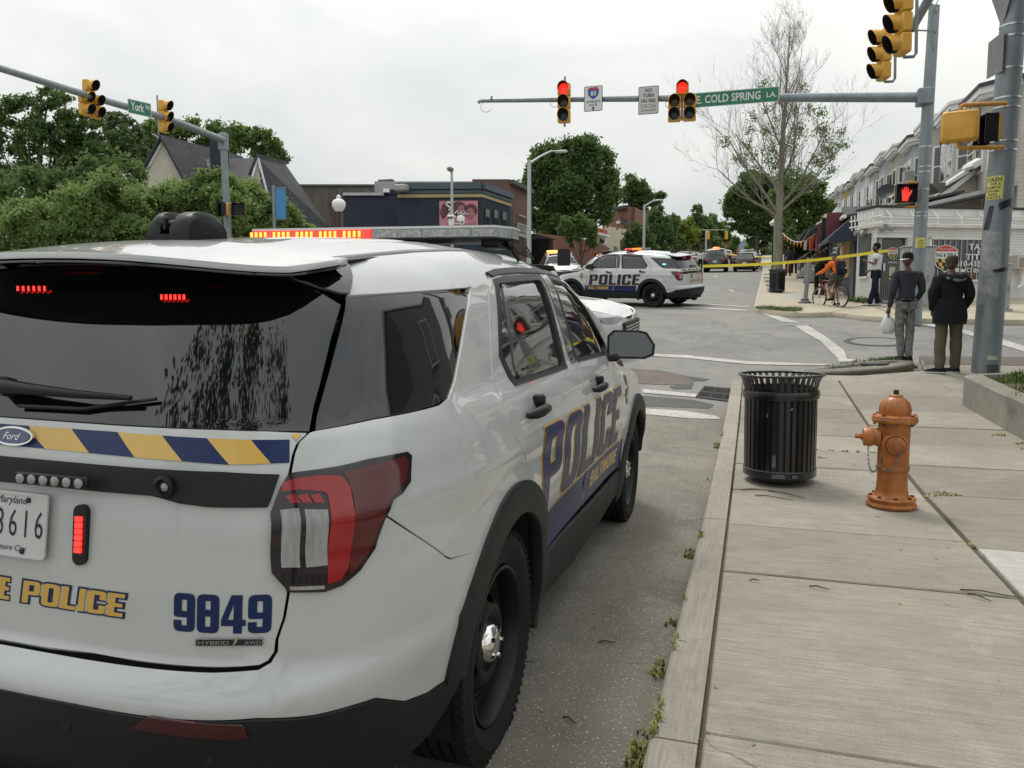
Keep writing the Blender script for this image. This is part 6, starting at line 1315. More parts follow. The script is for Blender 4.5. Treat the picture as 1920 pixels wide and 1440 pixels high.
# shop window with bars
wn=F1.rect(tg,'window',1744,448,1850,525,mat('shop_glass',(.012,.016,.018),.06,coat=1.,var=.3),-.03,.045)
for (a,b_,c_,d_) in ((1741,445,1853,449),(1741,524,1853,528),(1741,445,1745,528),(1849,445,1853,528)): F1.rect(wn,'frame',a,b_,c_,d_,trim_w,.0,.07)
for k in range(10): F1.rect(wn,'bar',1748+k*10.6,449,1749.2+k*10.6,524,mat('bar_pale',(.42,.43,.42),.5),.02,.02)
F1.rect(wn,'sill_display',1746,512,1840,522,mat('display_dark_red',(.10,.03,.03),.6,var=.6,vs=6),.0,.02)
shield(wn,1770,485,46,52,F1,.05)
for s,u,v,h,w in (('TAX',1814,468,10.5,34),('&',1830,475,6,6),('TITLE',1808,487,10.5,44),('410-433-0300',1790,499,10,78)): F1.text(wn,'lettering',s,u,v,h,w,sw,.045)
F1.rect(wn,'social_icon',1790,503,1796,510,sw,.040,.006); F1.poly(wn,'social_icon',[(1799,509),(1801,504),(1805,506),(1809,503),(1808,508),(1804,511)],sw,.040,.006); F1.rect(wn,'social_icon',1811.5,503,1819,510,sw,.040,.006); F1.rect(wn,'icon_inner',1812.7,504.2,1817.8,508.8,ink,.047,.004); F1.text(wn,'lettering','@md',1822,509.5,6,17,sw,.045)
F1.rect(tg,'air_conditioner',1892,480,1916,505,mat('ac_beige',(.45,.43,.37),.6),.0,.35); F1.rect(tg,'ac_grille',1895,485,1913,502,mat('ac_grille',(.25,.23,.19),.8,var=.4,vs=60),.35,.01)
dpm=MB(); a_,zA=F1.px(1913,505); _,zB=F1.px(1913,540); dpm.tube([F1.M(a_,zA,.1).translation,F1.M(a_,zB+.1,.1).translation,F1.M(a_-.25,zB,.22).translation],.045,8); dpm.build('downpipe',white_paint,tg,smooth=40)
# camera lights over the door, notice board and window of the cut corner
for F,u,v in ((F1,1655,428),(F0,1622,435)):
    a_,z_=F.px(u,v); m=MB()
    for s in (-1,1): m.lathe([(0,.16),(.07,.16),(.055,0),(0,0)],c=F.M(a_+s*.08,z_,.12).translation,n=12,M=axisM((F.n[0]+s*.6,F.n[1],-.5)))
    m.box(F.M(a_,z_+.08,.06).translation,(.12,.12,.1)); m.build('security_light',mat('grey_light',(.28,.28,.27),.5),tg,smooth=40)
F0.rect(tg,'notice_board',1612,441,1634,474,mat('board_grey',(.10,.105,.11),.5,var=.2,vs=20),.0,.05); F0.rect(tg,'side_window',1614,476,1627,519,win_glass,-.02,.05); F0.rect(tg,'window_ledge',1612,519,1629,523,trim_w,.0,.08)
tag(blades('shop_weeds',[(3.15,24.7,.12,70),(3.0,25.1,.15,80),(2.85,25.6,.12,50),(4.9,25.2,.12,50),(9.0,27.0,.2,50)],grass,h=(.05,.2),w=.02,zf=lambda x,y:g(y)+.12),'weeds growing along the foot of the corner shop wall','weeds')
# ---- shops in the next fronts along the street ----
sh_=thing('awning_shop','dark fronted shop with a navy awning and boarded window beyond the corner shop','building')
dk=mat('shop_dark_blue',(.02,.03,.05),.6,var=.2); ply=mat('plywood',(.45,.30,.13),.7,var=.15,vs=3,stretch=(3,3,.3)); burg=mat('burgundy',(.10,.015,.025),.5,var=.1); greyw=mat('shop_grey',(.28,.29,.29),.7,var=.15)
ext(sh_,'wall',[(3.0,25.7),(3.0,31.5),(7,31.5),(7,27.2),(3.7,25.7)],g(26)-.3,g(26)+2.65,dk); ext(sh_,'fascia',[(2.93,26.2),(2.93,31.4),(3.0,31.4),(3.0,26.2)],g(27)+2.05,g(27)+2.65,mat('fascia_grey',(.12,.14,.15),.6))
for y0,y1,m_ in ((27.7,29.3,ply),(29.4,30.6,ply)): 
    for k in range(4): d_=(y1-y0)/4; ext(sh_,'board',[(2.95,y0+k*d_+.01),(2.95,y0+(k+1)*d_-.01),(3.0,y0+(k+1)*d_-.01),(3.0,y0+k*d_+.01)],g(28)+.75,g(28)+2.2,m_)
ext(sh_,'door',[(2.96,26.5),(2.96,27.4),(3.0,27.4),(3.0,26.5)],g(27)+.15,g(27)+2.2,mat('door_blue_grey',(.06,.08,.10),.5)); 
m=MB(); m.add([(3.0,25.8,g(27)+2.75),(3.0,30,g(29)+2.6),(2.15,30,g(29)+1.9),(2.15,25.8,g(27)+1.95),(2.15,30,g(29)+1.8),(2.15,25.8,g(27)+1.82)],[(0,1,2,3),(3,2,4,5)]); m.add([(3.0,25.8,g(27)+2.75),(2.15,25.8,g(27)+1.95),(2.15,25.8,g(27)+1.82),(3.0,25.8,g(27)+1.82)],[(0,1,2,3)]); m.build('awning',mat('awning_navy',(.018,.026,.045),.7,var=.15),sh_)
MB().box((2.55,28.6,g(28)+2.45),(.5,.12,1.0)).build('projecting_sign',burg,sh_); MB().box((2.45,30.3,g(29)+2.5),(.35,.12,.8)).build('projecting_sign',black_plastic,sh_)
ext(sh_,'roof',[(2.8,27.6),(2.8,31.5),(6.2,31.5),(6.2,27.6)],[g(27)+2.75,g(29)+2.7,g(29)+3.4,g(27)+3.4],[g(27)+2.83,g(29)+2.78,g(29)+3.48,g(27)+3.48],mat('roof_felt',(.045,.045,.048),.85,var=.2)); MB().tube([(2.75,27.5,g(27)+2.78),(2.75,31.6,g(29)+2.72)],.07,6).build('gutter',white_paint,sh_)
cols=[greyw,mat('shop_red',(.22,.05,.04),.6,var=.15),mat('shop_white',(.45,.45,.43),.6,var=.1),mat('shop_brown',(.12,.08,.06),.7,var=.2)]
for k,(y0,y1,hh,lab) in enumerate(((31.6,36,3.2,'grey fronted low shop with a red hanging sign beyond the awning shop'),(36.1,41,3.0,'low red shop front behind the people on the far pavement'),(41.1,47,3.3,'pale low shop front with steps beyond the red one'),(47.1,56,3.1,'brown low shop front farthest along the right pavement'))):
    t=thing('street_shop',lab,'building'); x0=3.05+.05*k+(.3 if k>1 else 0); ext(t,'wall',[(x0,y0),(x0,y1),(9,y1),(9,y0)],g(y0)-.3,g(y0)+hh,cols[k]); ext(t,'window',[(x0-.04,y0+.5),(x0-.04,y1-1.6),(x0,y1-1.6),(x0,y0+.5)],g(y0)+.8,g(y0)+2.2,win_glass); ext(t,'door',[(x0-.04,y1-1.3),(x0-.04,y1-.4),(x0,y1-.4),(x0,y1-1.3)],g(y1),g(y1)+2.2,dk); ext(t,'cornice',[(x0-.2,y0),(x0-.2,y1),(x0,y1),(x0,y0)],g(y0)+hh-.25,g(y0)+hh,trim_w)
    ext(t,'porch_roof',[(x0-1.1,y0+.2),(x0-1.1,y1-.2),(x0,y1-.2),(x0,y0+.2)],[g(y0)+2.35]*2+[g(y0)+2.9]*2,[g(y0)+2.43]*2+[g(y0)+2.98]*2,roofm)
    MB().box((x0-.75,y0+.6,g(y0)+2.1),(.12,.8,.9)).build('hanging_sign',[burg,sred,black_plastic,sw][k],t)
for k,(y,lab) in enumerate(((37.5,'pale concrete front steps with a thin rail left of the maroon shirted person'),(43.5,'farther set of pale front steps beside the shops'))):
    t=thing('front_steps',lab,'steps',(2.55,y,g(y)+.13),0); 
    for j in range(4): MB().box((.14*j,0,.09+.17*j),(.9-.28*j*0+.0,1.2,.17)).build('step',conc_light,t)
    m=MB(); m.tube([(-.4,-.55,0),(-.4,-.55,.9),(.6,-.55,1.6),(.6,-.55,.6)],.02,5); m.build('handrail',whp,t)
# ---- row houses ----
rowm=[siding('siding_beige',(.40,.38,.335)),siding('siding_tan',(.38,.365,.325)),siding('siding_grey',(.40,.42,.44)),siding('siding_white',(.56,.57,.575)),siding('siding_putty',(.41,.40,.36)),siding('siding_yellow',(.45,.33,.12)),siding('siding_pale_blue',(.43,.46,.49))]
order=[0,1,0,2,0,2,4,3,3,0,5,2,3,4,0,3]
rlab=['beige row house with bay window nearest the junction, partly behind the thick pole','tan row house with bay, second from the junction','beige row house directly behind the yellow pedestrian signal','grey row house with an electric box, just right of the tall far pole','beige row house just left of the tall far pole','grey sided row house with white bay trim, sixth along the terrace','putty coloured row house beside the white bays','white row house with broad white bay, right one of a white pair','white row house with broad white bay, left one of a white pair','beige row house past the white pair','yellow sided row house in the far terrace','pale grey row house past the yellow one','white row house third past the yellow one','putty row house far along the terrace','beige row house second from the far end','white row house at the far end of the terrace']
for k in range(16):
    y0=27.3+4.05*k; y1=y0+4.0; G=g(y0+2); Xw=7.55; Xb=6.85; H=6.55+ .12*((k*7)%3); m_=rowm[order[k]]
    t=thing('row_house',rlab[k],'house',(0,0,0),0,'terrace of bay fronted row houses')
    ext(t,'wall',[(Xw,y0),(Xw,y1),(15,y1),(15,y0)],G-.8,G+H-.05,m_)
    bay=[(Xw,y0+.25),(Xb,y0+.95),(Xb,y1-.95),(Xw,y1-.25)]; ext(t,'bay',bay,G+3.35,G+H-.25,m_)
    big=[(Xw+.3,y0+.05),(Xw-.25,y0+.08),(Xb-.28,y0+.8),(Xb-.28,y1-.8),(Xw-.25,y1-.08),(Xw+.3,y1-.05)]
    ext(t,'cornice',big,G+H-.28,G+H-.08,trim_w); c_=np.mean(big,0); ext(t,'cornice_top',[tuple(c_+(np.array(p)-c_)*1.06) for p in big],G+H-.08,G+H+.03,trim_w if k%3 else roofm); ext(t,'cornice_bed',[tuple(c_+(np.array(p)-c_)*.9) for p in big],G+H-.40,G+H-.28,trim_w)
    for (p,q) in zip(bay,bay[1:]):
        p,q=np.array(p),np.array(q); d_=(q-p)/np.linalg.norm(q-p); n_=np.array([-d_[1],d_[0]])
        if np.dot(n_,(-1,-.01))<0: n_=-n_
        Lw=np.linalg.norm(q-p); nw=2 if Lw>1.6 else 1
        for j in range(nw):
            cc=p+d_*Lw*((j+.5)/nw); ww=min(.75,Lw/nw*.62); M=frameM((cc[0]+n_[0]*.02,cc[1]+n_[1]*.02,G+4.75),(d_[0],d_[1],0),(0,0,1)); 
            def bx(c,s,nm,mm,par): 
                b=MB().box(c,s); b.v=[tuple(M@Vector(v)) for v in b.v]; return b.build(nm,mm,par)
            w_=bx((0,0,0),(ww+.16,1.66,.06),'window',trim_w,t)
            if k<9: bx((0,.39,0),(ww,.72,.072),'pane',win_glass,w_); bx((0,-.39,0),(ww,.72,.072),'pane',win_glass,w_)
            else: bx((0,0,0),(ww,1.5,.072),'pane',win_glass,w_)
    # lower storey porch
    ext(t,'porch_roof',[(Xb-1.9,y0),(Xb-1.9,y1),(Xw,y1),(Xw,y0)],[G+2.75]*2+[G+3.3]*2,[G+2.85]*2+[G+3.42]*2,roofm if k%2 else mat('porch_grey',(.30,.30,.29),.7,var=.15)); ext(t,'porch_beam',[(Xb-1.85,y0+.02),(Xb-1.85,y1-.02),(Xb-1.7,y1-.02),(Xb-1.7,y0+.02)],G+2.5,G+2.75,trim_w)
    for yy in (y0+.25,y1-.25): MB().box((Xb-1.78,yy,G+1.2),(.16,.16,2.6)).build('porch_column',trim_w,t)
    ext(t,'lower_window',[(Xw-.04,y0+.7),(Xw-.04,y1-1.6),(Xw,y1-1.6),(Xw,y0+.7)],G+.9,G+2.3,win_glass)
    if k==3: MB().box((Xw-.95,y0+.4,G+4.4),(.4,.55,1.0),bev=.03).build('electric_box',cabm,t); 
# gabled lean-to behind the corner shop
gx=thing('gabled_extension','beige sided gabled extension with white rake boards rising behind the corner shop','building')
F2=Plane((4.6,28.2),(10.2,30.4)); sb=siding('siding_sand',(.50,.45,.37),pitch=.17)
zb2=F2.px(1740,392)[1]
F2.poly(gx,'gable_wall',[(1738,398),(1738,388),(1836,314),(1868,296),(1905,296),(1905,398)],sb,-.6,.6); F2.poly(gx,'rake_board',[(1733,390),(1737,384),(1838,305),(1846,309),(1741,392)],trim_w,.0,.16); F2.poly(gx,'eave_board',[(1768,350),(1770,343),(1808,318),(1810,326)],trim_w,.02,.2)
F2.poly(gx,'roof_slope',[(1741,345),(1772,343),(1858,283),(1870,290),(1838,306),(1760,362)],mat('roof_grey_brown',(.13,.12,.11),.8,var=.2),-.5,.6); F2.poly(gx,'gutter',[(1800,318),(1802,312),(1864,277),(1866,285),(1806,322)],trim_w,.1,.5)
w_=F2.rect(gx,'window',1840,330,1866,388,trim_w,.0,.06)
for (a,b_) in ((1843,333),(1854,333),(1843,361),(1854,361)): F2.rect(w_,'pane',a,b_,a+9,b_+25,win_glass,.03,.04)
F2.rect(gx,'side_window',1750,368,1758,384,trim_w,-.55,.6)
t=thing('satellite_dish','dark satellite dish on the roof edge left of the red hand signal','dish',at(1663,362,27.0)); MB().lathe([(0,.0),(.16,.02),(.28,.08),(.285,.085),(.16,.035),(0,.015)],n=24,M=axisM((-.25,-.9,.55))).build('dish_bowl',black_plastic,t,smooth=50); MB().tube([(0,.05,-.05),(.05,.1,-.45),(.1,.1,-.6)],.02,6).build('mast',galv,t)
# ---- left side: blue building with pink poster ----
def foot(pts): return [tuple((CW+ray(u,470)*d)[:2]) for u,d in pts]
def topz(u,v,d): return dp(u,v,d)[2]
blue=siding('blue_painted_brick',(.030,.042,.062),brick=True,mortar=(.02,.028,.042),var=.12)
bb=thing('blue_building','dark blue painted brick building with a gold band and pink poster','building'); fp_=foot([(747,38.2),(903,38),(957,41.2)]); back=[(fp_[2][0]-4,fp_[2][1]+14),(fp_[0][0],fp_[0][1]+14)]
zt_=topz(903,350,38); ext(bb,'wall',fp_+back,g(38)-1,zt_,blue)
FB=Plane(fp_[0],fp_[1]); FS=Plane(fp_[1],fp_[2])
for F in (FB,FS):
    L_=float(np.linalg.norm(F.q-F.p))
    for nm,zz,h,th,mm in (('cornice',zt_-.02,.30,.22,mat('cornice_blue',(.05,.075,.10),.5)),('gold_band',topz(903,368,38),.16,.06,mat('band_gold',(.36,.31,.15),.6)),('cornice_bed',zt_-.28,.16,.12,mat('cornice_blue',(.05,.075,.10),.5))):
        M=F.M(L_/2,zz,th/2); b=MB().box((0,0,0),(L_+.02*th,h,th)); b.v=[tuple(M@Vector(p)) for p in b.v]; b.build(nm,mm,bb)
for u0,v0,u1,v1 in ((908,390,917.5,422),(924,392.5,933,424.5),(940,396,948.5,427)):
    w_=FS.rect(bb,'window',u0,v0,u1,v1,trim_w if 0 else mat('win_frame_dark',(.02,.025,.03),.6),-.02,.07); FS.rect(w_,'upper_pane',u0+1.2,v0+1.5,u1-1.2,(v0+v1)/2-.5,mat('pane_green_grey',(.16,.20,.18),.2,coat=.5),.03,.03); FS.rect(w_,'lower_pane',u0+1.2,(v0+v1)/2+.5,u1-1.2,v1-1.5,win_glass,.03,.03)
MB().box(np.array([*fp_[0],topz(752,373,41)])+(.4,-.4,0),(.6,.5,.3),bev=.05).build('wall_lamp',mat('lamp_grey',(.3,.3,.28),.5),bb)
# poster: plain pink portrait composition
po=thing('poster','pink poster with two womens faces and white script lettering on the blue wall','poster'); pk=mat('poster_pink',(.50,.20,.27),.6,var=.25,vs=.6,coord='World'); hair=mat('poster_hair',(.10,.035,.05),.7,var=.3,vs=1.5,coord='World'); skin_=mat('poster_skin',(.33,.14,.15),.7,var=.2,vs=2,coord='World')
FB.rect(po,'poster_sheet',824,377,896,429,pk,.02,.03)
def bl2(name,pts,m,o): FB.poly(po,name,pts,m,o,.004)
def ell(cx,cy,rx,ry,n=20,w=0): return [(cx+rx*math.cos(2*PI*i/n+w),cy+ry*math.sin(2*PI*i/n)) for i in range(n)][::-1]
bl2('hair_shape',[(825,400),(829,385),(838,378.5),(848,380),(845,392),(848,410),(838,405),(830,412)],hair,.052); bl2('hair_shape',ell(860,392,15,14.5),hair,.054); bl2('face_shape',[(862,386),(869,385),(872,397),(868,407),(859,406),(856,396)],skin_,.058)
bl2('hair_shape',ell(883,395,12.5,12.5),hair,.054); bl2('face_shape',ell(882,402,8.6,11.5),skin_,.060); bl2('brow',[(876,396.5),(881,395.5),(881,397),(876,398)],hair,.066); bl2('brow',[(885,396),(889,397),(889,398),(885,397.5)],hair,.066); bl2('mouth_shape',[(879,408.5),(883,407.5),(886,409),(883,410.5)],mat('poster_lip',(.30,.05,.08),.6),.066); bl2('shoulder_shape',[(832,428.5),(845,414),(862,412),(872,420),(893,414),(895,428.5)],skin_,.050)
def script(pts,w=.06): MB().tube([Plane.M(FB,*FB.px(u,v),.11).translation for u,v in pts],w,6).build('script_stroke',sw,po,smooth=60)
script([(846,381),(840,380),(837,384),(842,388),(846,391),(842,395)]); script([(850,395),(843,401),(842,405)],.05); script([(853,401),(858,396),(860,403),(866,397),(866,404)],.05); script([(869,403),(873,397),(872,403),(877,401)],.04); script([(864,411),(864,421),(869,421),(871,416),(866,414),(870,411),(864,409)],.05)
FB.text(po,'lettering','LUXURY HAIR SALON',827,426,2.6,58,mat('poster_pale',(.62,.42,.46),.6),.064,0)
lo=thing('blue_annex','lower dark blue wall with white coping at the left of the poster building','building'); f2=foot([(645,41.5),(747,41.5)]); z2=topz(700,367,42); ext(lo,'wall',f2+[(f2[1][0],f2[1][1]+8),(f2[0][0],f2[0][1]+8)],g(40)-1,z2,mat('annex_navy',(.020,.024,.042),.8,var=.15)); FL_=Plane(f2[0],f2[1]); FL_.rect(lo,'coping',644,362,720,367,mat('coping_grey',(.42,.43,.44),.6),-.1,.25)
FL_.rect(lo,'raised_wall',720,355,748,367,mat('annex_navy',(.02,.024,.042),.8),-.3,.3); FL_.rect(lo,'vent_box',720,355,731,362,white_paint,.0,.3)
ci=thing('pale_block_building','pale grey flat roofed block behind the blue building','building'); f3=foot([(704,50.5),(889,50.5)]); ext(ci,'wall',f3+[(f3[1][0],f3[1][1]+9),(f3[0][0],f3[0][1]+9)],g(45)-1,topz(800,342,50.5),mat('pale_block',(.34,.35,.35),.8,var=.2,vs=.6,coord='World')); MB().box(np.array([*foot([(726,51.3)])[0],topz(726,352,51.3)]),(1.0,.4,.9)).build('wall_vent',mat('vent_dark',(.10,.10,.10),.7),ci)
cw_=thing('concrete_building','stained brown grey concrete building behind the gabled house','building'); f4=foot([(540,57),(707,57)]); cm=gnodes('stained_render',(.14,.125,.11),(.20,.18,.16),.9,stain=(.09,.075,.065),streak=(.6,.6,.12)); ext(cw_,'wall',f4+[(f4[1][0],f4[1][1]+9),(f4[0][0],f4[0][1]+9)],g(50)-1,topz(600,348,57),cm)
FCW=Plane(f4[0],f4[1]); FCW.rect(cw_,'downpipe',621,376,627,440,mat('rust_brown',(.10,.06,.05),.7),.0,.15); FCW.rect(cw_,'vent',618,373,631,382,mat('rust_brown',(.10,.06,.05),.7),.1,.2); FCW.rect(cw_,'coping',540,346,707,349,mat('coping_dark',(.11,.11,.11),.7),-.1,.25)
br=siding('brown_brick',(.16,.075,.055),brick=True,mortar=(.17,.14,.12),var=.25,bs=1.6)
b5=thing('brown_brick_building','brown rough brick building with a small sign between blue building and big tree','building'); f5=foot([(886,47),(956,47),(992,50.5)]); ext(b5,'wall',f5+[(f5[2][0]-3,f5[2][1]+9),(f5[0][0],f5[0][1]+9)],g(45)-1,topz(956,338,47),br); F5=Plane(f5[1],f5[2]); F5.rect(b5,'sign_board',967,417,984,442,mat('sign_board_grey',(.30,.31,.30),.6),.05,.1)
for s,v in (('MARYLAND',424),('BEAUTY',430),('SUPPLY',436)): F5.text(b5,'lettering',s,969,v,3.4,13,ink,.17)
F5.rect(b5,'cornice',955,337,994,345,mat('cornice_dark',(.07,.065,.06),.7),.0,.3); F5.rect(b5,'lamp_bracket',969,402,989,404,whp,.1,.08)
t=thing('black_doorway','small black framed entrance with pointed canopy at the brick shop','doorway'); p=dp(1001,470,57); ext(t,'porch',[(p[0]-1.2,p[1]),(p[0]+1.2,p[1]),(p[0]+1.2,p[1]+1),(p[0]-1.2,p[1]+1)],g(57),topz(1001,447,57),black_plastic); MB().add([(p[0]-1.5,p[1]-.1,topz(1001,449,57)),(p[0]+1.5,p[1]-.1,topz(1001,449,57)),(p[0],p[1]-.1,topz(1001,438,57)),(p[0]-1.5,p[1]+1,topz(1001,449,57)),(p[0]+1.5,p[1]+1,topz(1001,449,57)),(p[0],p[1]+1,topz(1001,438,57))],[(0,1,2),(3,5,4),(0,2,5,3),(1,4,5,2),(0,3,4,1)]).build('canopy',mat('canopy_dark_green',(.03,.04,.035),.7),t)
rb=siding('red_brick',(.27,.105,.07),brick=True,mortar=(.22,.16,.13),var=.15,bs=1.5)
b6=thing('brick_shop','low orange brick shop with small dark windows beneath the big tree','building'); f6=foot([(1008,60),(1112,66)]); ext(b6,'wall',f6+[(f6[1][0],f6[1][1]+8),(f6[0][0],f6[0][1]+8)],g(60)-1,topz(1030,442,62),rb); F6=Plane(*f6)
for a,b_,c_,d_ in ((1015,464,1021,476),(1022,458,1028,476),(1031,465,1036,476),(1068,456,1075,463)): F6.rect(b6,'window',a,b_,c_,d_,mat('win_dark',(.02,.018,.02),.3),.0,.08)
b7=thing('white_shop_front','old white shop front with an upper window left of the cream building','building'); f7=foot([(1106,76),(1134,80)]); F7=Plane(*f7); ext(b7,'wall',f7+[(f7[1][0],f7[1][1]+8),(f7[0][0],f7[0][1]+8)],g(75)-1,topz(1110,436,76),mat('old_white',(.50,.50,.49),.7,var=.15,vs=1,coord='World')); F7.rect(b7,'cornice',1104,434,1135,438,trim_w,.0,.6); F7.rect(b7,'red_panel',1120,428,1134,435,sred,.0,.3); F7.rect(b7,'shop_window',1124,448,1131,455,win_glass,.0,.1); F7.rect(b7,'shop_door',1124,458,1130,476,win_glass,.0,.1); F7.rect(b7,'fascia',1106,452,1124,455,black_plastic,.0,.2)
b8=thing('cream_building','cream rendered two storey building with stepped gable in the left street front','building'); f8=foot([(1133,80),(1178,92)]); F8=Plane(*f8); ext(b8,'wall',f8+[(f8[1][0],f8[1][1]+9),(f8[0][0],f8[0][1]+9)],g(80)-1,[topz(1136,423,80),topz(1178,432,92)]*1+[topz(1178,432,92),topz(1136,423,80)],mat('cream_render',(.50,.45,.33),.8,var=.1,vs=.5,coord='World')); F8.rect(b8,'lower_front',1134,459,1165,478,mat('grey_white',(.42,.43,.42),.7),.0,.2); F8.rect(b8,'window',1148,462,1154,474,mat('win_olive',(.12,.12,.07),.4),.2,.1); F8.rect(b8,'side_bay',1163,449,1177,475,mat('olive_brown',(.13,.11,.07),.7),.0,.3)
b9=thing('tall_brick_building','tall red brick building with dark mural behind the cream building','building'); f9=foot([(1130,104),(1190,98),(1217,106)]); F9=Plane(f9[0],f9[1]); ext(b9,'wall',f9+[(f9[2][0],f9[2][1]+9),(f9[0][0],f9[0][1]+9)],g(95)-1,topz(1188,389,98),rb); F9.rect(b9,'roof_edge',1158,390,1182,396,mat('edge_dark',(.03,.03,.03),.7),.0,.8); F9.rect(b9,'window',1158,415,1164,420,trim_w,.0,.2); F9.poly(b9,'mural_shape',[(1164,409),(1168,408),(1173,413),(1180,407),(1179,418),(1183,420),(1176,427),(1168,424)],mat('mural_dark',(.05,.05,.05),.8),.0,.1); F9.rect(b9,'pilaster',1184,389,1188,425,br,.0,.6)
b10=thing('far_house','faraway grey and orange building at the end of the street','building'); f=foot([(1358,150),(1386,150)]); ext(b10,'wall',f+[(f[1][0],f[1][1]+9),(f[0][0],f[0][1]+9)],g(150)-3,topz(1366,455,150),mat('far_orange',(.35,.10,.06),.8)); ext(b10,'roof',[(a,b_-.5) for a,b_ in f]+[(f[1][0],f[1][1]+9),(f[0][0],f[0][1]+9)],topz(1366,455,150),topz(1366,447,150),mat('far_grey_roof',(.12,.12,.13),.8))
b11=thing('far_blue_house','faraway pale blue gabled house at the end of the street','house'); f=foot([(1385,140),(1404,140)]); p0,p1=np.array(f[0]),np.array(f[1]); za,zc=topz(1390,458,140),topz(1390,447,140); MB().add([(*p0,g(140)-3),(*p1,g(140)-3),(*p1,za),(*((p0+p1)/2),zc),(*p0,za)]+[(a,b_+9,c_) for a,b_,c_ in [(*p0,g(140)-3),(*p1,g(140)-3),(*p1,za),(*((p0+p1)/2),zc),(*p0,za)]],[(0,1,2,3,4),(9,8,7,6,5)]+[(i,(i+1)%5,5+(i+1)%5,5+i) for i in range(5)]).build('wall',mat('far_blue',(.22,.30,.38),.8),b11)
# ---- gabled house at left ----
gh_=thing('gabled_house','cream gabled house with dark shingle roofs and a black chimney behind the bushes','house'); shing=siding('shingles',(.060,.062,.068),brick=True,mortar=(.03,.03,.033),var=.25,bs=2.2); cream=mat('cream_stucco',(.50,.47,.40),.85,var=.12,vs=.5,coord='World')
def wedge(par,name,A,Bv,m): # prism of polygon A swept along vector Bv
    n=len(A); return MB().add([tuple(p) for p in A]+[tuple(np.array(p)+Bv) for p in A],[tuple(range(n-1,-1,-1)),tuple(range(n,2*n))]+[(i,(i+1)%n,n+(i+1)%n,n+i) for i in range(n)]).build(name,m,par)
apx=dp(308,262,46); rdg=dp(455,300,53)-apx; lft,rgt=dp(262,345,46),dp(362,362,46); low=dp(262,440,46)-lft
wedge(gh_,'gable_wall',[apx,lft,lft+low,rgt+low*.8,rgt],rdg*.98,cream)
def roofslab(name,a,b,v,th=.25,over=.35):
    a,b=np.array(a),np.array(b); up_=np.array([0,0,th]); d=v/np.linalg.norm(v)*over; ex=(b-a)/np.linalg.norm(b-a)*.4
    P=[a-d,b+ex-d,b+ex+v,a+v]; return MB().add([tuple(p) for p in P]+[tuple(p+up_) for p in P],[(0,3,2,1),(4,5,6,7),(0,1,5,4),(1,2,6,5),(2,3,7,6),(3,0,4,7)]).build(name,shing,gh_)
roofslab('roof_slope',apx,lft,rdg); roofslab('roof_slope',apx,rgt,rdg)
ap2=dp(484,297,44); v2=dp(536,309,50)-ap2; l2,r2=dp(462,372,44),dp(508,392,44)
wedge(gh_,'gable_wall',[ap2,l2,l2+(0,0,-5),r2+(0,0,-4),r2],v2*.9,cream)
roofslab('roof_slope',ap2,dp(455,372,45),v2); r3=dp(600,425,46); P=[ap2,dp(536,309,50),dp(616,425,52),dp(505,440,43)]; MB().add([tuple(p) for p in P]+[tuple(p-np.array([0,0,.3])) for p in P],[(0,1,2,3),(7,6,5,4),(0,3,7,4),(1,0,4,5),(2,1,5,6),(3,2,6,7)]).build('roof_slope',shing,gh_)
P=[dp(384,298,48),dp(478,296,46),dp(470,345,43),dp(400,345,44)]; MB().add([tuple(p) for p in P]+[tuple(p-np.array([0,0,.3])) for p in P],[(0,1,2,3),(7,6,5,4),(0,3,7,4),(1,0,4,5),(2,1,5,6),(3,2,6,7)]).build('roof_slope',shing,gh_)
c=dp(411,282,46); MB().box((c[0],c[1],c[2]-.2),(.75,.75,2.0)).build('chimney',mat('black_brick',(.02,.022,.03),.8),gh_)
for s_ in (1,2): 
    a,b=(apx,lft) if s_==1 else (apx,rgt); MB().tube([a-rdg*.01,b-rdg*.01],.09,6).build('barge_board',trim_w,gh_)
MB().tube([ap2-v2*.01,dp(462,372,44)],.08,6).build('barge_board',trim_w,gh_); MB().tube([ap2-v2*.01,r2],.08,6).build('barge_board',trim_w,gh_)
# side house right of the camera, seen in the car windows
sd=thing('side_house','grey sided house standing right of the pavement, mirrored in the police car windows','house'); ext(sd,'wall',[(3.95,7.0),(3.95,12.4),(14,12.4),(14,7.0)],0,7.6,siding('side_grey',(.17,.175,.18),pitch=.11)); ext(sd,'cornice',[(3.85,6.9),(3.85,12.45),(14,12.45),(14,6.9)],7.6,7.85,trim_w)
for z in (1.8,4.8): w_=MB().box((3.93,9.7,z+.4),(.06,1.2,1.6)).build('window',trim_w,sd); MB().box((3.90,9.7,z+.4),(.04,1.0,1.4)).build('pane',win_glass,w_)
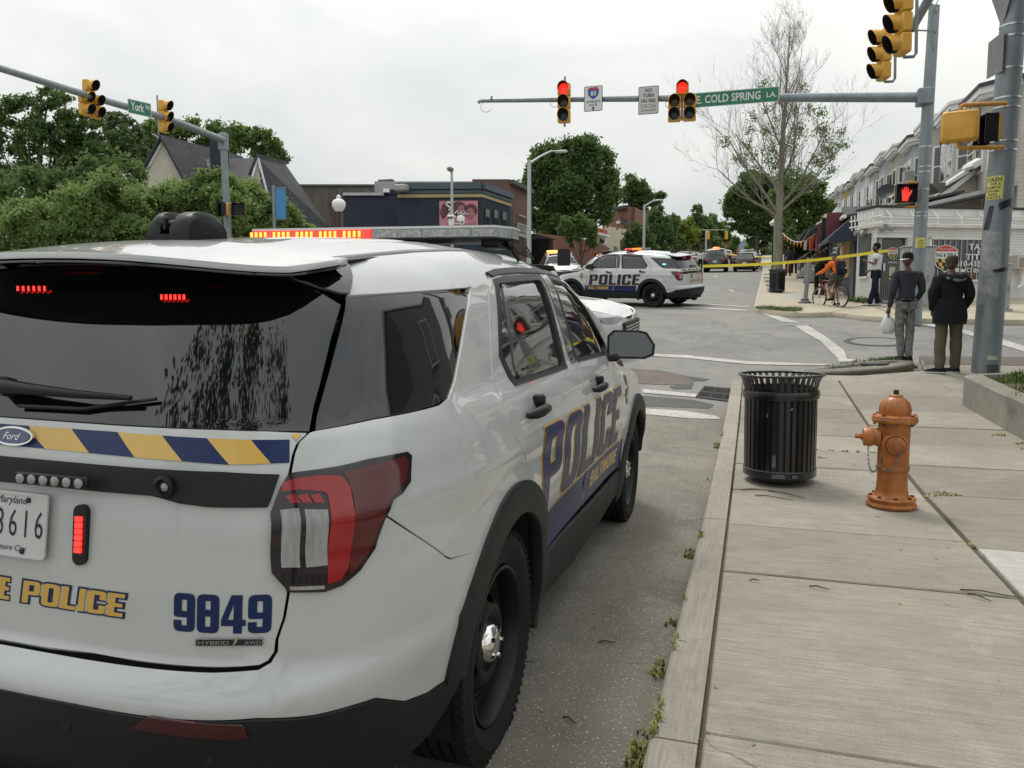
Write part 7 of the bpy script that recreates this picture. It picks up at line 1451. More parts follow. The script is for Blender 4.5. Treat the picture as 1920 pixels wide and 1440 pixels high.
# ================= trees =================
nr=np.random.RandomState(11)
def leafcloud(par,name,blobs,n,size,m,clump=.22,ncl=None,flat_=.8):
    """blobs (centre xyz, radii xyz): leaf-sized faces gathered in clumps through the crown volume"""
    vol=np.array([b[1][0]*b[1][1]*b[1][2] for b in blobs])**.8; cnt=(2.9*n*vol/vol.sum()).astype(int); out_=[]
    for (c,r),k in zip(blobs,cnt):
        if k<3: continue
        c=np.array(c);r=np.array(r); q=max(4,int((ncl or 26)*(1 if len(blobs)<3 else .8))); d=nr.normal(size=(q,3)); d/=np.linalg.norm(d,axis=1,keepdims=True); rad=nr.uniform(.35,1.0,(q,1))**.6; cc=c+d*r*rad
        idx=nr.randint(0,q,k); p=cc[idx]+nr.normal(size=(k,3))*r*clump*nr.uniform(.5,1.1,(k,1)); out_.append(p)
    P=np.concatenate(out_); N_=len(P); a=nr.normal(size=(N_,3)); a/=np.linalg.norm(a,axis=1,keepdims=True); b=nr.normal(size=(N_,3)); b-=a*(a*b).sum(1,keepdims=True); b/=np.linalg.norm(b,axis=1,keepdims=True)
    s=size*.52*nr.uniform(.5,1.25,(N_,1)); a*=s; b*=s*.62
    V_=np.stack([P-a,P-b*.8,P+a,P+b*.8+np.array([0,0,0])],1).reshape(-1,3); me=D.meshes.new(name); me.vertices.add(len(V_)); me.vertices.foreach_set('co',V_.ravel()); me.loops.add(4*N_); me.polygons.add(N_)
    me.loops.foreach_set('vertex_index',np.arange(4*N_,dtype=np.int32)); me.polygons.foreach_set('loop_start',np.arange(0,4*N_,4,dtype=np.int32)); me.polygons.foreach_set('loop_total',np.full(N_,4,np.int32)); me.update(); me.validate(); me.materials.append(m)
    o=D.objects.new(name,me); COL.objects.link(o); o.parent=par; return o
def leaf(name,c1,c2,vs=.5):
    m=mat(name,c1,.55,col2=c2,vs=vs,coord='World',spec=.25); t=m.node_tree; b=t.nodes['Principled BSDF']; tr=t.nodes.new('ShaderNodeBsdfTranslucent'); mx=t.nodes.new('ShaderNodeMixShader'); mx.inputs[0].default_value=.5
    cl=[l_ for l_ in t.links if l_.to_socket==b.inputs['Base Color']][0].from_socket; t.links.new(cl,tr.inputs[0]); t.links.new(b.outputs[0],mx.inputs[1]); t.links.new(tr.outputs[0],mx.inputs[2]); t.links.new(mx.outputs[0],t.nodes['Material Output'].inputs[0]); return m
lm={'dark':leaf('foliage_dark',(.075,.125,.042),(.14,.215,.07)),'mid':leaf('foliage_mid',(.10,.16,.048),(.18,.265,.078)),'light':leaf('foliage_light',(.15,.225,.070),(.26,.35,.12)),'lime':leaf('foliage_lime',(.15,.20,.03),(.26,.32,.06)),'grey':leaf('foliage_grey_green',(.075,.11,.055),(.135,.18,.085)),'far':leaf('foliage_far',(.10,.16,.055),(.17,.24,.085))}
bark=mat('bark',(.07,.058,.048),.9,var=.3,vs=8,bump=.5,bs=30,stretch=(1,1,.3)); bark_pale=mat('bark_pale',(.22,.20,.165),.9,var=.3,vs=6,bump=.6,bs=25,stretch=(1,1,.25))
def tree(label,ub,d,blobs,n,size,mk,trunk=.22,name='tree',vb=470,limbs=6,clump=.22,ncl=26,dd=1.,group=None,zb=None,bm=None):
    """blobs in photo points: (u, v, ru, rv[, depth offset])"""
    p=dp(ub,vb,d); z0=g(p[1]) if zb is None else zb; t=thing(name,label,'tree' if name!='bush' else 'bush',(p[0],p[1],z0),0,group); B=[]
    for b in blobs:
        u,v,ru,rv=b[:4]; do=b[4] if len(b)>4 else 0; k=(d+do)/FPX; c=dp(u,v,d+do)-np.array([p[0],p[1],z0]); B.append((c,(ru*k,min(ru,rv)*k*dd,rv*k)))
    leafcloud(t,'crown',B,n,size,lm[mk],clump,ncl)
    top=max(B,key=lambda b:b[0][2]); m=MB(); H=top[0][2]; m.tube([(0,0,-.3),(.03*H,0,H*.35),(top[0][0]*.6,top[0][1]*.6,H*.75),top[0]],[trunk,trunk*.75,trunk*.4,trunk*.12],8)
    for i in range(limbs):
        c,r=B[i%len(B)]; q=np.array(c)+nr.uniform(-.6,.6,3)*np.array(r); s0=np.array([.02*H,0,H*nr.uniform(.25,.5)]); m.tube([s0,(s0+q)/2+(0,0,-.04*H),q],[trunk*.45,trunk*.28,trunk*.06],6)
    m.build('trunk',bm or bark,t,smooth=50); return t
# left group
tree('tall open crowned tree at the far left edge with ivy covered trunks',60,48,[(30,215,60,35),(90,185,50,22),(150,230,55,30),(20,290,45,50),(110,270,60,45),(190,290,45,40),(60,370,60,70),(225,260,30,22)],9000,.30,'dark',trunk=.3,clump=.15,ncl=34,limbs=14)
tree('dark leaved tree rising behind the left mast arm signals',215,50,[(215,225,40,18),(235,250,45,25),(200,300,40,45),(255,300,30,30),(150,330,40,50),(170,400,60,60)],6000,.30,'grey',trunk=.28,clump=.15,ncl=30,limbs=12)
tree('green tree behind the gabled roof at left',430,64,[(300,262,45,30),(370,250,50,28),(430,262,45,26),(490,270,40,26),(523,297,18,18),(270,290,25,40),(470,250,25,14)],8000,.34,'mid',trunk=.35,clump=.18,ncl=34)
for i,(lab,ub,d,bl,n) in enumerate((('light green bushy tree in front of the gable, left of the corner pole',330,31,[(330,374,70,36),(400,358,55,36),(270,405,60,42),(350,430,80,40),(430,400,50,50),(388,330,22,14)],13000),
    ('light green bushy tree right of the left corner pole below the small gable',500,32,[(460,390,45,45),(520,410,45,35),(500,440,60,30),(560,430,30,18),(590,440,22,14)],6500),
    ('light green bush mass in the lower left behind the police car roof',120,30,[(60,410,70,40),(150,400,70,50),(220,380,60,50),(100,445,110,30),(220,440,80,40),(20,440,50,35),(200,340,40,25)],15000))):
    tree(lab,ub,d,bl,n,.165,'light',trunk=.12,clump=.17,ncl=40,limbs=10,name='tree')
tree('dark green tree mass behind the light green bushes at far left',70,40,[(50,380,70,60),(160,370,60,60),(230,330,40,40)],5000,.28,'dark',trunk=.25,clump=.2)
# centre
tree('biggest green tree in the middle beside the tall street lamp',1046,66,[(1040,300,42,38),(1090,285,40,30),(1125,310,32,35),(1015,340,30,45),(1060,350,60,50),(1120,370,40,50),(1050,410,55,40),(1078,420,34,28),(1010,400,22,35),(1140,340,22,30)],17000,.36,'dark',trunk=.75,clump=.19,ncl=40,limbs=12)
tree('young slim tree with a dark thin trunk before the brick shop',1087,46,[(1062,425,14,18),(1088,418,16,16),(1108,432,13,20),(1075,445,16,10),(1110,455,10,12)],2600,.20,'mid',trunk=.12,clump=.2,limbs=5)
tree('dark open tree behind the tall brick building',1188,112,[(1185,350,24,20),(1175,368,20,14),(1205,362,14,20),(1200,385,20,14),(1225,375,18,14),(1238,368,10,8)],3600,.5,'dark',trunk=.4,clump=.2)
tree('dark conical tree beside the second street lamp',1235,74,[(1232,405,15,18),(1235,430,24,24),(1238,455,28,22)],3200,.32,'dark',trunk=.25,clump=.22)
tree('round dark bush like tree left of the second street lamp',1198,66,[(1195,440,20,20),(1190,460,22,16),(1215,455,18,16)],2600,.26,'dark',trunk=.2,clump=.22)
tree('bright lime green tree in the middle distance',1282,88,[(1275,425,18,18),(1285,445,22,20),(1268,450,14,18),(1290,420,10,12),(1255,440,10,16)],3400,.36,'lime',trunk=.25,clump=.2)
tree('taller pale green tree right of the lime one',1312,104,[(1306,398,10,14),(1312,415,16,18),(1318,435,20,18),(1300,425,12,16),(1330,425,8,14)],3000,.42,'far',trunk=.25,clump=.2)
tree('dark green tree behind the faraway signals',1345,120,[(1335,415,13,12),(1350,430,16,16),(1338,440,14,18),(1362,440,10,12)],2600,.5,'mid',trunk=.3,clump=.2)
tree('small pale tree by the faraway orange roof',1379,100,[(1379,455,7,12),(1370,465,6,8)],500,.4,'far',trunk=.1,vb=475); tree('small lime shrub at the far end of the street',1405,95,[(1405,466,8,6)],350,.35,'lime',trunk=.08,vb=475)
tree('second lime tree nearer the conical tree',1262,82,[(1262,415,12,14),(1258,435,14,20),(1270,455,12,16)],2400,.34,'far',trunk=.2,clump=.2)
tree('pale green tree between the lime tree and the faraway signals',1298,112,[(1296,440,16,18),(1318,455,16,12),(1340,455,12,12)],2200,.45,'far',trunk=.2,clump=.2)
p=dp(1300,470,190); w_=thing('distant_woods','hazy green belt of trees closing the far end of the street','trees',(0,0,0)); D.objects.remove(w_)
B=[(dp(u,v,190),(ru*190/FPX,6,rv*190/FPX)) for u,v,ru,rv in [(1180+17*i,466+(i*7)%5,16,12) for i in range(17)]]; leafcloud(None,'distant_woods',B,5200,1.0,lm['far'],.25,14); o=D.objects['distant_woods']; tag(o,'hazy green belt of trees closing the far end of the street','trees',kind='stuff')
# right of the street
tree('large dark street tree left of the leafless tree trunk',1415,72,[(1388,366,26,24),(1412,345,30,22),(1445,375,34,38),(1408,400,34,26),(1372,385,16,24),(1432,425,30,24),(1392,425,22,14),(1425,452,22,14)],11000,.36,'dark',trunk=.3,clump=.19,ncl=34)
tree('mid green street tree right of the leafless tree trunk',1505,58,[(1475,370,30,34),(1515,362,32,30),(1540,395,22,28),(1490,415,30,30),(1525,430,24,24),(1470,445,18,20),(1500,345,25,14)],8500,.30,'mid',trunk=.25,clump=.19,ncl=34)
tree('low leafy shrub by the shop roofs near the far terrace',1555,48,[(1552,412,10,10),(1565,408,10,8)],900,.2,'light',trunk=.08,limbs=2)
tree('dark low tree behind the bunting',1480,50,[(1478,455,14,20),(1500,462,16,16),(1520,470,10,14)],2200,.24,'dark',trunk=.12,limbs=3)
# trees behind the camera, mirrored in the rear window
for lab,(tx,ty),Bw in (('spreading street tree overhead behind the camera, mirrored in the rear window',(2.9,-3.4),((2.5,-2,7.5,2.2),(0,-1.8,7.7,2.0),(-2.2,-2,7.2,1.8),(-4.6,-2.9,6.9,1.6),(3.8,.1,7.2,1.5),(1,-4.5,7.5,2.5),(-1.5,-4.5,7,2.0),(-3.4,-1.5,7.4,1.3))),('second street tree behind the camera over the left kerb',(-7.5,-12),((-7,-12,7,3),(-5,-11,6.5,2.2),(-9,-12,6,2.5),(-7,-10,8,2)))):
    t=thing('tree',lab,'tree',(tx,ty,0)); B=[((x-tx,y-ty,z),(r,r,r*.75)) for x,y,z,r in Bw]; leafcloud(t,'crown',B,4200,.17,lm['dark'],.17,22)
    m=MB(); m.tube([(0,0,0),(.05,0,3),(-.3,.3,5.8)],[.2,.16,.10],8)
    for c,_ in B: c=np.array(c); m.tube([(-.1,.1,4.2),(c+(0,0,3.2))/2+(0,0,.8),c],[.07,.05,.015],5)
    m.build('trunk',bark,t,smooth=50)
# ---- nearly leafless tree ----
p=gp(1458,521,.13); bt=thing('bare_tree','tall nearly leafless street tree with a pale trunk on the far pavement','tree',(p[0],p[1],p[2]-.1)); kk=((p-CW)@FW)/FPX
br_=random.Random(5); segs=MB(); tips=[]
def grow(p0,d,L_,r,lev,up):
    d=Vector(d).normalized(); pts=[Vector(p0)]; n=5; rs=[r]; dd_=d.copy()
    for i in range(n):
        dd_=(dd_+Vector((br_.gauss(0,.10),br_.gauss(0,.10),br_.gauss(0,.06)+up*.13))).normalized(); pts.append(pts[-1]+dd_*L_/n); rs.append(r*(1-.72*(i+1)/n))
    segs.tube(pts,rs,6 if lev<2 else 3,cap=False)
    if lev<4:
        k=(8,8,6,4)[lev] 
        for j in range(k):
            i=br_.randint(1 if lev>0 else 2,n); base=pts[i]; t_=(pts[i]-pts[i-1]).normalized(); a=br_.uniform(0,2*PI); s=t_.cross(Vector((0,0,1)) if abs(t_.z)<.9 else Vector((1,0,0))).normalized(); o_=t_.cross(s); nd=t_*br_.uniform(.75,1.05)+(s*math.cos(a)+o_*math.sin(a))*br_.uniform(.45,.8); grow(base,nd,L_*br_.uniform(.42,.62),max(.006,rs[i]*.58),lev+1,up)
    else: tips.append(pts[-1])
    if lev==2 and base_z(pts[-1]): tips.append(pts[-1])
def base_z(q): return True
tr=[(0,0,0),(-.02,0,1.6),(-.05,0,3.2),(.02,0,5.0),(.05,0,7.2),(.12,0,9.2),(.2,0,11.4),(.25,0,13.2)]
sc=1.; segs.tube([Vector(q) for q in tr],[.28,.25,.225,.165,.11,.075,.045,.014],10)
for (z,az,sl_,L_,r) in ((3.3,180,.55,5.2,.11),(3.4,200,.9,6.2,.12),(3.5,0,.75,5.6,.11),(3.9,350,1.0,5.6,.11),(4.2,90,.8,4.5,.09),(4.3,270,.8,4.5,.09),(4.6,170,1.3,5.0,.10),(5.2,10,1.5,5.0,.10),(5.5,200,1.9,5.0,.09),(6.4,20,2.2,4.6,.08),(6.8,160,2.2,4.5,.08),(7.6,300,2.4,4.,.07),(8.4,190,2.6,4.,.06),(8.8,0,2.4,3.8,.06),(10,90,2.6,3,.05),(10.4,180,3,2.8,.04),(11.2,0,3,2.6,.04)):
    a=R(az+17); base=Vector((np.interp(z,[q[2] for q in tr],[q[0] for q in tr]),0,z)); grow(base,(math.cos(a),math.sin(a),sl_),L_*.80,r*.72,1,1.0)
o=segs.build('trunk_and_branches',bark_pale,bt,smooth=60,fix=False)
LP_=[]
for (u,v,r) in ((1432,158,8),(1508,165,7),(1410,218,8),(1405,245,8),(1398,270,8),(1360,265,9),(1385,300,10),(1412,290,9),(1440,205,9),(1440,245,10),(1443,280,12),(1450,310,14),(1490,210,8),(1497,245,12),(1480,275,12),(1540,212,10),(1545,240,13),(1550,270,13),(1562,290,12),(1580,270,9),(1535,305,13),(1560,320,9),(1470,330,14),(1415,335,10),(1500,330,12),(1580,245,7),(1455,225,6),(1515,205,7)):
    LP_.append((dp(u,v,p@FW-CW@FW+nr.uniform(-.8,.8))-np.array([p[0],p[1],p[2]-.1]),(r*kk,r*kk,r*kk*1.1)))
leafcloud(bt,'leaf_clumps',LP_,1700,.15,lm['mid'],.6,9)
# ================= people =================
def skin_mesh(V_,E_,Rr,lev=1,root=0):
    me=D.meshes.new('s'); me.from_pydata([tuple(v) for v in V_],E_,[]); o=D.objects.new('s',me); COL.objects.link(o); md=o.modifiers.new('k','SKIN'); md.use_smooth_shade=True; md.branch_smoothing=.3
    for i,r in enumerate(Rr): me.skin_vertices[0].data[i].radius=(r,r) if not hasattr(r,'__len__') else r; me.skin_vertices[0].data[i].use_root=(i==root)
    if lev: o.modifiers.new('b','SUBSURF').levels=lev; o.modifiers[-1].render_levels=lev
    dg_=bpy.context.evaluated_depsgraph_get(); dg_.update(); ev=o.evaluated_get(dg_); m2=D.meshes.new_from_object(ev); D.objects.remove(o); return m2
def chain(dct,links,rad,root):
    ks=list(rad); idx={k:i for i,k in enumerate(ks)}; return skin_mesh([dct[k] for k in ks],[(idx[a],idx[b]) for a,b in links],[rad[k] for k in ks],1,idx[root])
from mathutils import noise as mn
def join(parts,name,m,par,label=None):
    bm=bmesh.new()
    for me in parts:
        if isinstance(me,MB): t_=D.meshes.new('t'); t_.from_pydata(me.v,[],me.f); me=t_
        bm.from_mesh(me)
    if name!='body':      # cloth folds
        bmesh.ops.subdivide_edges(bm,edges=bm.edges,cuts=1,use_grid_fill=True,smooth=.6); bm.normal_update(); fo=rnd.uniform(0,50)
        for v in bm.verts: v.co+=v.normal*(.013*mn.noise(Vector((v.co.x*9+fo,v.co.y*9,v.co.z*7)))+.006*mn.noise(Vector((v.co.x*5,v.co.y*5+fo,v.co.z*26))))
    out_=D.meshes.new(name); bmesh.ops.recalc_face_normals(bm,faces=bm.faces); bm.to_mesh(out_); bm.free(); out_.materials.clear(); out_.materials.append(m)
    out_.polygons.foreach_set('material_index',[0]*len(out_.polygons)); out_.polygons.foreach_set('use_smooth',[True]*len(out_.polygons)); o=D.objects.new(name,out_); COL.objects.link(o); o.parent=par
    if label: o['label']=label
    return o
SK=mat('skin_brown',(.11,.055,.035),.5,var=.08); SK2=mat('skin_tan',(.32,.17,.11),.5,var=.06)
def hand(w,d,side,up=(0,0,1),curl=.4):
    """palm with four unequal bent fingers and a thumb; w wrist point, d direction, side = thumb side vector"""
    w=Vector(w); d=Vector(d).normalized(); s=Vector(side); s=(s-d*s.dot(d)).normalized(); n=d.cross(s); m=MB()
    m.tube([w-d*.01,w+d*.03,w+d*.075,w+d*.09],[.024,.034,.036,.028],8)
    for k,(o_,L_) in enumerate(((.027,.070),(.009,.078),(-.010,.072),(-.027,.056))):
        p=w+d*.082+s*o_; m.tube([p,p+d*L_*.45+n*L_*curl*.12,p+d*L_*.8+n*L_*curl*.45,p+d*L_*.92+n*L_*curl*.85],[.0095,.009,.0085,.006],6)
    p=w+d*.03+s*.028; m.tube([p,p+s*.022+d*.022,p+s*.026+d*.050+n*.006],[.012,.0105,.007],6); return m
def headmesh(c,face,tilt=0,s=1.,beard=False):
    """head with brow, nose, lips, chin and ears; c centre, face = direction looked at"""
    f=Vector(face).normalized(); u=Vector((0,0,1)); r=f.cross(u).normalized(); u=r.cross(f); m=MB(); nu,nv=20,16; V_=[]
    for j in range(nv+1):
        ph=PI*j/nv
        for i in range(nu):
            th=2*PI*i/nu; x=math.sin(ph)*math.sin(th); y=math.sin(ph)*math.cos(th); z=math.cos(ph)
            a,b_,h=.074,.095,.118; jaw=1-.30*max(0,-z)**1.2; X=x*a*jaw; Y=y*b_*(jaw if y<0 else 1-.12*max(0,-z)); Z=z*h
            if y>.5: g_=math.exp(-(x/.16)**2); Y+=g_*(.020*math.exp(-((z+.12)/.13)**2)+.006*math.exp(-((z-.22)/.08)**2)+.008*math.exp(-((z+.48)/.07)**2)+.010*math.exp(-((z+.8)/.12)**2)); Y-=.012*math.exp(-((abs(x)-.33)/.13)**2)*math.exp(-((z-.05)/.10)**2)
            V_.append(Vector(c)+(r*X+f*Y+u*Z)*s)
    m.add(V_,[(j*nu+i,j*nu+(i+1)%nu,(j+1)*nu+(i+1)%nu,(j+1)*nu+i) for j in range(nv) for i in range(nu)])
    for sg_ in (-1,1): e=Vector(c)+(r*sg_*.076*s)-f*.008*s; m.lathe([(0,.012),(.014,.014),(.026,.008),(.022,-.006)],c=e,n=10,M=axisM(r*sg_))
    return m
def shoe(p,d,L_=.29,mS=None,par=None,sole=None,name='shoe',h=.085):
    d=Vector((d[0],d[1],0)).normalized(); s=Vector((-d.y,d.x,0)); p=Vector(p); out_=[(-.07,.036),(-.02,.040),(.08,.044),(.15,.050),(.19,.040),(.215,.015),(.215,-.015),(.19,-.036),(.15,-.046),(.08,-.038),(-.02,-.036),(-.07,-.032),(-.085,0)]
    T=lambda a,b,z: p+d*a*L_/.29+s*b+Vector((0,0,z)); n=len(out_); m=MB(); V_=[T(a,b,.0) for a,b in out_]+[T(a*1.01,b*1.06,.022) for a,b in out_]
    m.add(V_,[(i,(i+1)%n,n+(i+1)%n,n+i) for i in range(n)]+[tuple(range(n-1,-1,-1)),tuple(range(n,2*n))]); m.build(name+'_sole',sole,par,smooth=40)
    up=[];hs=(.022,.05,h*.8,h)
    for k,z in enumerate(hs): 
        for a,b in out_: fr=(a+.085)/.30; zz=z if fr<.45 else .022+(z-.022)*max(.45,1-(fr-.45)*1.2); up.append(T(a*(1-.03*k),b*(1-.12*k),zz))
    MB().add(up,[(j*n+i,j*n+(i+1)%n,(j+1)*n+(i+1)%n,(j+1)*n+i) for j in range(3) for i in range(n)]+[tuple(range(3*n,4*n))]).build(name,mS,par,smooth=50)
def person(label,loc,rot,J,C,H=1.75,group=None,bulk=1.,legbulk=1.,armbulk=1.,headf=(0,1,0),shorts=False,sleeves='long',detail=True,jacket=0.,skin=SK,extra=None):
    """J overrides joints of a figure facing +y; C colours: top, legs, shoe, sole, hair"""
    t=thing('person',label,'person',loc,rot,group); k=H/1.75; t.scale=(k,)*3
    j=dict(pel=(0,0,.95),waist=(0,0,1.08),chest=(0,0,1.28),ut=(0,-.01,1.40),nk=(0,0,1.49),hb=(0,.01,1.56),hc=(0,.02,1.635),
      shl=(-.175,-.01,1.42),shr=(.175,-.01,1.42),ell=(-.215,-.03,1.13),elr=(.215,-.03,1.13),wrl=(-.23,.03,.88),wrr=(.23,.03,.88),
      hpl=(-.09,0,.90),hpr=(.09,0,.90),knl=(-.11,.02,.50),knr=(.11,.02,.50),anl=(-.12,-.02,.09),anr=(.12,-.02,.09),ftl=(0,1),ftr=(0,1)); j.update(J)
    B=bulk
    body=chain(j,[('pel','waist'),('waist','chest'),('chest','ut'),('ut','nk'),('nk','hb'),('ut','shl'),('ut','shr'),('shl','ell'),('ell','wrl'),('shr','elr'),('elr','wrr'),('pel','hpl'),('pel','hpr'),('hpl','knl'),('knl','anl'),('hpr','knr'),('knr','anr')],
      dict(pel=.09*B,waist=.085*B,chest=.09*B,ut=.068*B,nk=.052,hb=.050,shl=.045,shr=.045,ell=.038,elr=.038,wrl=.025,wrr=.025,hpl=.062,hpr=.062,knl=.048,knr=.052,anl=.036,anr=.036),'pel')
    dl=Vector(j['wrl'])-Vector(j['ell']); dr_=Vector(j['wrr'])-Vector(j['elr']); hm=headmesh(j['hc'],j.get('face',headf))
    hs=[] if j.get('nohands') else [hand(j['wrl'],j.get('hdl',dl),(.3,1,0)),hand(j['wrr'],j.get('hdr',dr_),(-.3,1,0))]
    join([body,hm]+hs,'body',skin,t)
    # upper garment
    sl=dict(pel=.142*B,waist=(.135*B),chest=.150*B,ut=.115*B,shl=.080*armbulk,shr=.080*armbulk,ell=.056*armbulk,elr=.056*armbulk); lk=[('pel','waist'),('waist','chest'),('chest','ut'),('ut','shl'),('ut','shr'),('shl','ell'),('shr','elr')]
    jj=dict(j)
    jj['col']=tuple(Vector(j['ut']).lerp(Vector(j['nk']),.62)); sl['col']=.080*(.8+.2*B); lk.append(('ut','col'))
    if jacket: jj['pel']=(j['pel'][0],j['pel'][1],j['pel'][2]-jacket)
    if sleeves=='long': sl.update(wrl=.040*armbulk,wrr=.040*armbulk); lk+=[('ell','wrl'),('elr','wrr')]
    if sleeves=='short':
        for s_ in 'lr': jj['el'+s_]=tuple(Vector(j['sh'+s_]).lerp(Vector(j['el'+s_]),.62)); sl['el'+s_]=.064*armbulk
    join([chain(jj,lk,sl,'chest')],j.get('topname','shirt'),C['top'],t)
    G=legbulk; lg=dict(pel=.118*min(B,1.08),hpl=.090*G,hpr=.090*G,knl=.075*G,knr=.075*G); lk=[('pel','hpl'),('pel','hpr'),('hpl','knl'),('hpr','knr')]; jl=dict(j)
    if not shorts: lg.update(anl=.062*G,anr=.062*G); lk+=[('knl','anl'),('knr','anr')]; jl['anl']=(*j['anl'][:2],.035); jl['anr']=(*j['anr'][:2],.035)
    join([chain(jl,lk,lg,'pel')],'shorts' if shorts else 'trousers',C['legs'],t)
    for s_ in 'lr': a=j['an'+s_]; shoe((a[0],a[1],a[2]-.09),j['ft'+s_],mS=C['shoe'],par=t,sole=C['sole'])
    if extra: extra(t,j)
    return t
def fab(n,c,v=.12,vs=14,c2=None): return mat(n,c,.9,var=v,vs=vs,bump=.25,bs=30,col2=c2,spec=.2)
blk_f=fab('black_cloth',(.012,.013,.016)); char_f=fab('charcoal_cloth',(.040,.044,.052),.15); camo=fab('grey_camo_jeans',(.09,.09,.085),.3,18,(.26,.27,.26)); olive=fab('olive_trousers',(.105,.10,.068)); hoodg=fab('grey_hood',(.17,.175,.17)); brown_f=fab('brown_cloth',(.045,.030,.022)); white_f=fab('white_cotton',(.66,.65,.68),.04); navy_f=fab('navy_cloth',(.014,.017,.035)); orange_f=fab('orange_cloth',(.72,.16,.03),.06); grey_s=fab('grey_shorts',(.07,.072,.07)); maroon_f=fab('maroon_cloth',(.10,.02,.03)); denim=fab('denim',(.05,.08,.15)); hairm=fab('black_hair',(.008,.007,.007)); soleW=mat('white_sole',(.55,.55,.55),.6,var=.05); camocap=fab('camo_cap',(.03,.033,.02),.4,25,(.075,.07,.045)); bagm=mat('white_plastic_bag',(.62,.63,.62),.4,var=.08,bump=.8,bs=14)
def dome(c,rx,ry,h,z0=0,n=20): return MB().lathe([(1,z0),(1.0,.15),(.97,.45),(.85,.75),(.55,.93),(0,1)],n=n).v,None
def cap(par,c,face,m,brim,rx=.083,ry=.102,h=.10,name='cap',tilt=.0):
    f=Vector(face).normalized(); r=f.cross(Vector((0,0,1))).normalized(); c=Vector(c); b=MB(); b.lathe([(1,-.15),(1.01,.1),(.97,.45),(.85,.75),(.55,.93),(0,1)],n=22); b.v=[tuple(c+r*v[0]*rx+f*v[1]*ry+Vector((0,0,1))*v[2]*h) for v in b.v]; o=b.build(name,m,par,smooth=60)
    if brim: 
        bf=Vector(brim[0]).normalized(); br2=bf.cross(Vector((0,0,1))).normalized(); V_=[]; n=10
        for zz in (0,.006):
            for i in range(n+1): a=PI*i/n; V_.append(c+br2*math.cos(a)*.078+bf*(.075+math.sin(a)*.075)+Vector((0,0,zz-.012-.02*math.sin(a))))
        MB().add(V_,[tuple(range(n,-1,-1)),tuple(range(n+1,2*n+2))]+[(i,i+1,n+2+i,n+1+i) for i in range(n)]+[(n,0,n+1,2*n+1)]).build(name+'_brim',brim[1],o,smooth=40)
    return o
def hairdo(par,c,face,m=hairm,h=.125):
    f=Vector(face).normalized(); r=f.cross(Vector((0,0,1))).normalized(); c=Vector(c)-f*.008; b=MB(); b.lathe([(.86,-.38),(1.0,-.1),(1.0,.3),(.88,.68),(.6,.9),(0,1)],n=20); b.v=[tuple(c+r*v[0]*.079+f*(v[1]*.098-(.02 if v[2]<.1 and v[1]>0 else 0))+Vector((0,0,1))*v[2]*h) for v in b.v]; return b.build('hair',m,par,smooth=60)
# man with cap worn backwards and a white bag
def ex1(t,j):
    cap(t,(0,.015,1.66),(0,1,0),blk_f,((-.75,-.65,0),soleW),h=.105)
    b=MB(); b.lathe([(.155,0),(.158,.018),(.155,.036)],n=24); b.v=[(v[0]*1.02,v[1]*.80,.985+v[2]) for v in b.v]; b.build('belt',mat('belt_black',(.01,.01,.01),.4),t,smooth=40)
    for x in (-.09,.02,.10): MB().box((x,-.128,1.005),(.045,.01,.02)).build('belt_stud',silver,t)
    for x in (-.075,.075): MB().box((x,-.135,.90),(.10,.012,.11),bev=.005).build('back_pocket',camo,t)
b=gp(1694,677,.13)
person('man in charcoal long sleeves, grey camo jeans and backward cap, seen from behind',b,R(8),dict(wrl=(-.255,.0,.86),ell=(-.225,-.05,1.13),anl=(-.04,-.01,.09),knl=(-.075,.03,.50),anr=(.055,-.05,.09),knr=(.085,.03,.50),hpl=(-.075,0,.90),hpr=(.075,0,.90),ftl=(-.5,.85),ftr=(-.35,.95),wrr=(.17,.16,.95),elr=(.235,-.03,1.13),face=(-.05,1,0)),dict(top=char_f,legs=camo,shoe=blk_f,sole=blk_f),H=1.80,bulk=.98,legbulk=.95,extra=ex1)
bw=np.array(b)+np.array([-.26,.02,.62]); t=thing('shopping_bag','white knotted plastic bag hanging from the hand of the man with the backward cap','bag',bw); m=MB(); V_=[];n=18
for jx,(r_,z) in enumerate(((0,-.17),(.07,-.165),(.105,-.12),(.115,-.04),(.10,.04),(.06,.11),(.022,.16),(.016,.19),(.03,.215))):
    for i in range(n): a=2*PI*i/n; rr=r_*(1+.10*math.sin(a*3+jx)+.06*math.sin(a*7+jx*2)); V_.append((rr*math.cos(a),rr*.7*math.sin(a),z))
m.add(V_,[(jx*n+i,jx*n+(i+1)%n,(jx+1)*n+(i+1)%n,(jx+1)*n+i) for jx in range(8) for i in range(n)]); m.build('bag_body',bagm,t,smooth=50)
# man in black jacket
def ex2(t,j):
    cap(t,(0,.015,1.655),(.35,1,0),camocap,((.35,1,0),camocap),h=.10)
    m=MB(); m.tube([(-.15,-.02,1.47),(-.13,-.12,1.44),(-.05,-.17,1.40),(.06,-.17,1.39),(.14,-.12,1.43),(.16,-.01,1.47)],[.035,.05,.055,.055,.05,.035],8); m.build('hood',blk_f,t,smooth=60); m=MB(); m.tube([(-.17,-.06,1.445),(-.10,-.185,1.41),(.03,-.215,1.37),(.13,-.17,1.39),(.19,-.06,1.44)],[.014,.022,.026,.022,.014],6); m.build('hood_lining',hoodg,t,smooth=60)
    m=MB(); m.lathe([(.0,-.0),(.225,.0),(.235,.12),(.20,.38)],n=24); m.v=[(v[0]*1.0,v[1]*.82-.01,.74+v[2]) for v in m.v]; m.build('jacket_skirt',blk_f,t,smooth=60)
    for z in (.90,1.0,1.12,1.24): MB().tube([(-.16,-.125,z+.01),(-.05,-.165,z-.012),(.06,-.165,z+.006),(.16,-.125,z-.008)],.006,4).build('jacket_fold',blk_f,t,smooth=60)
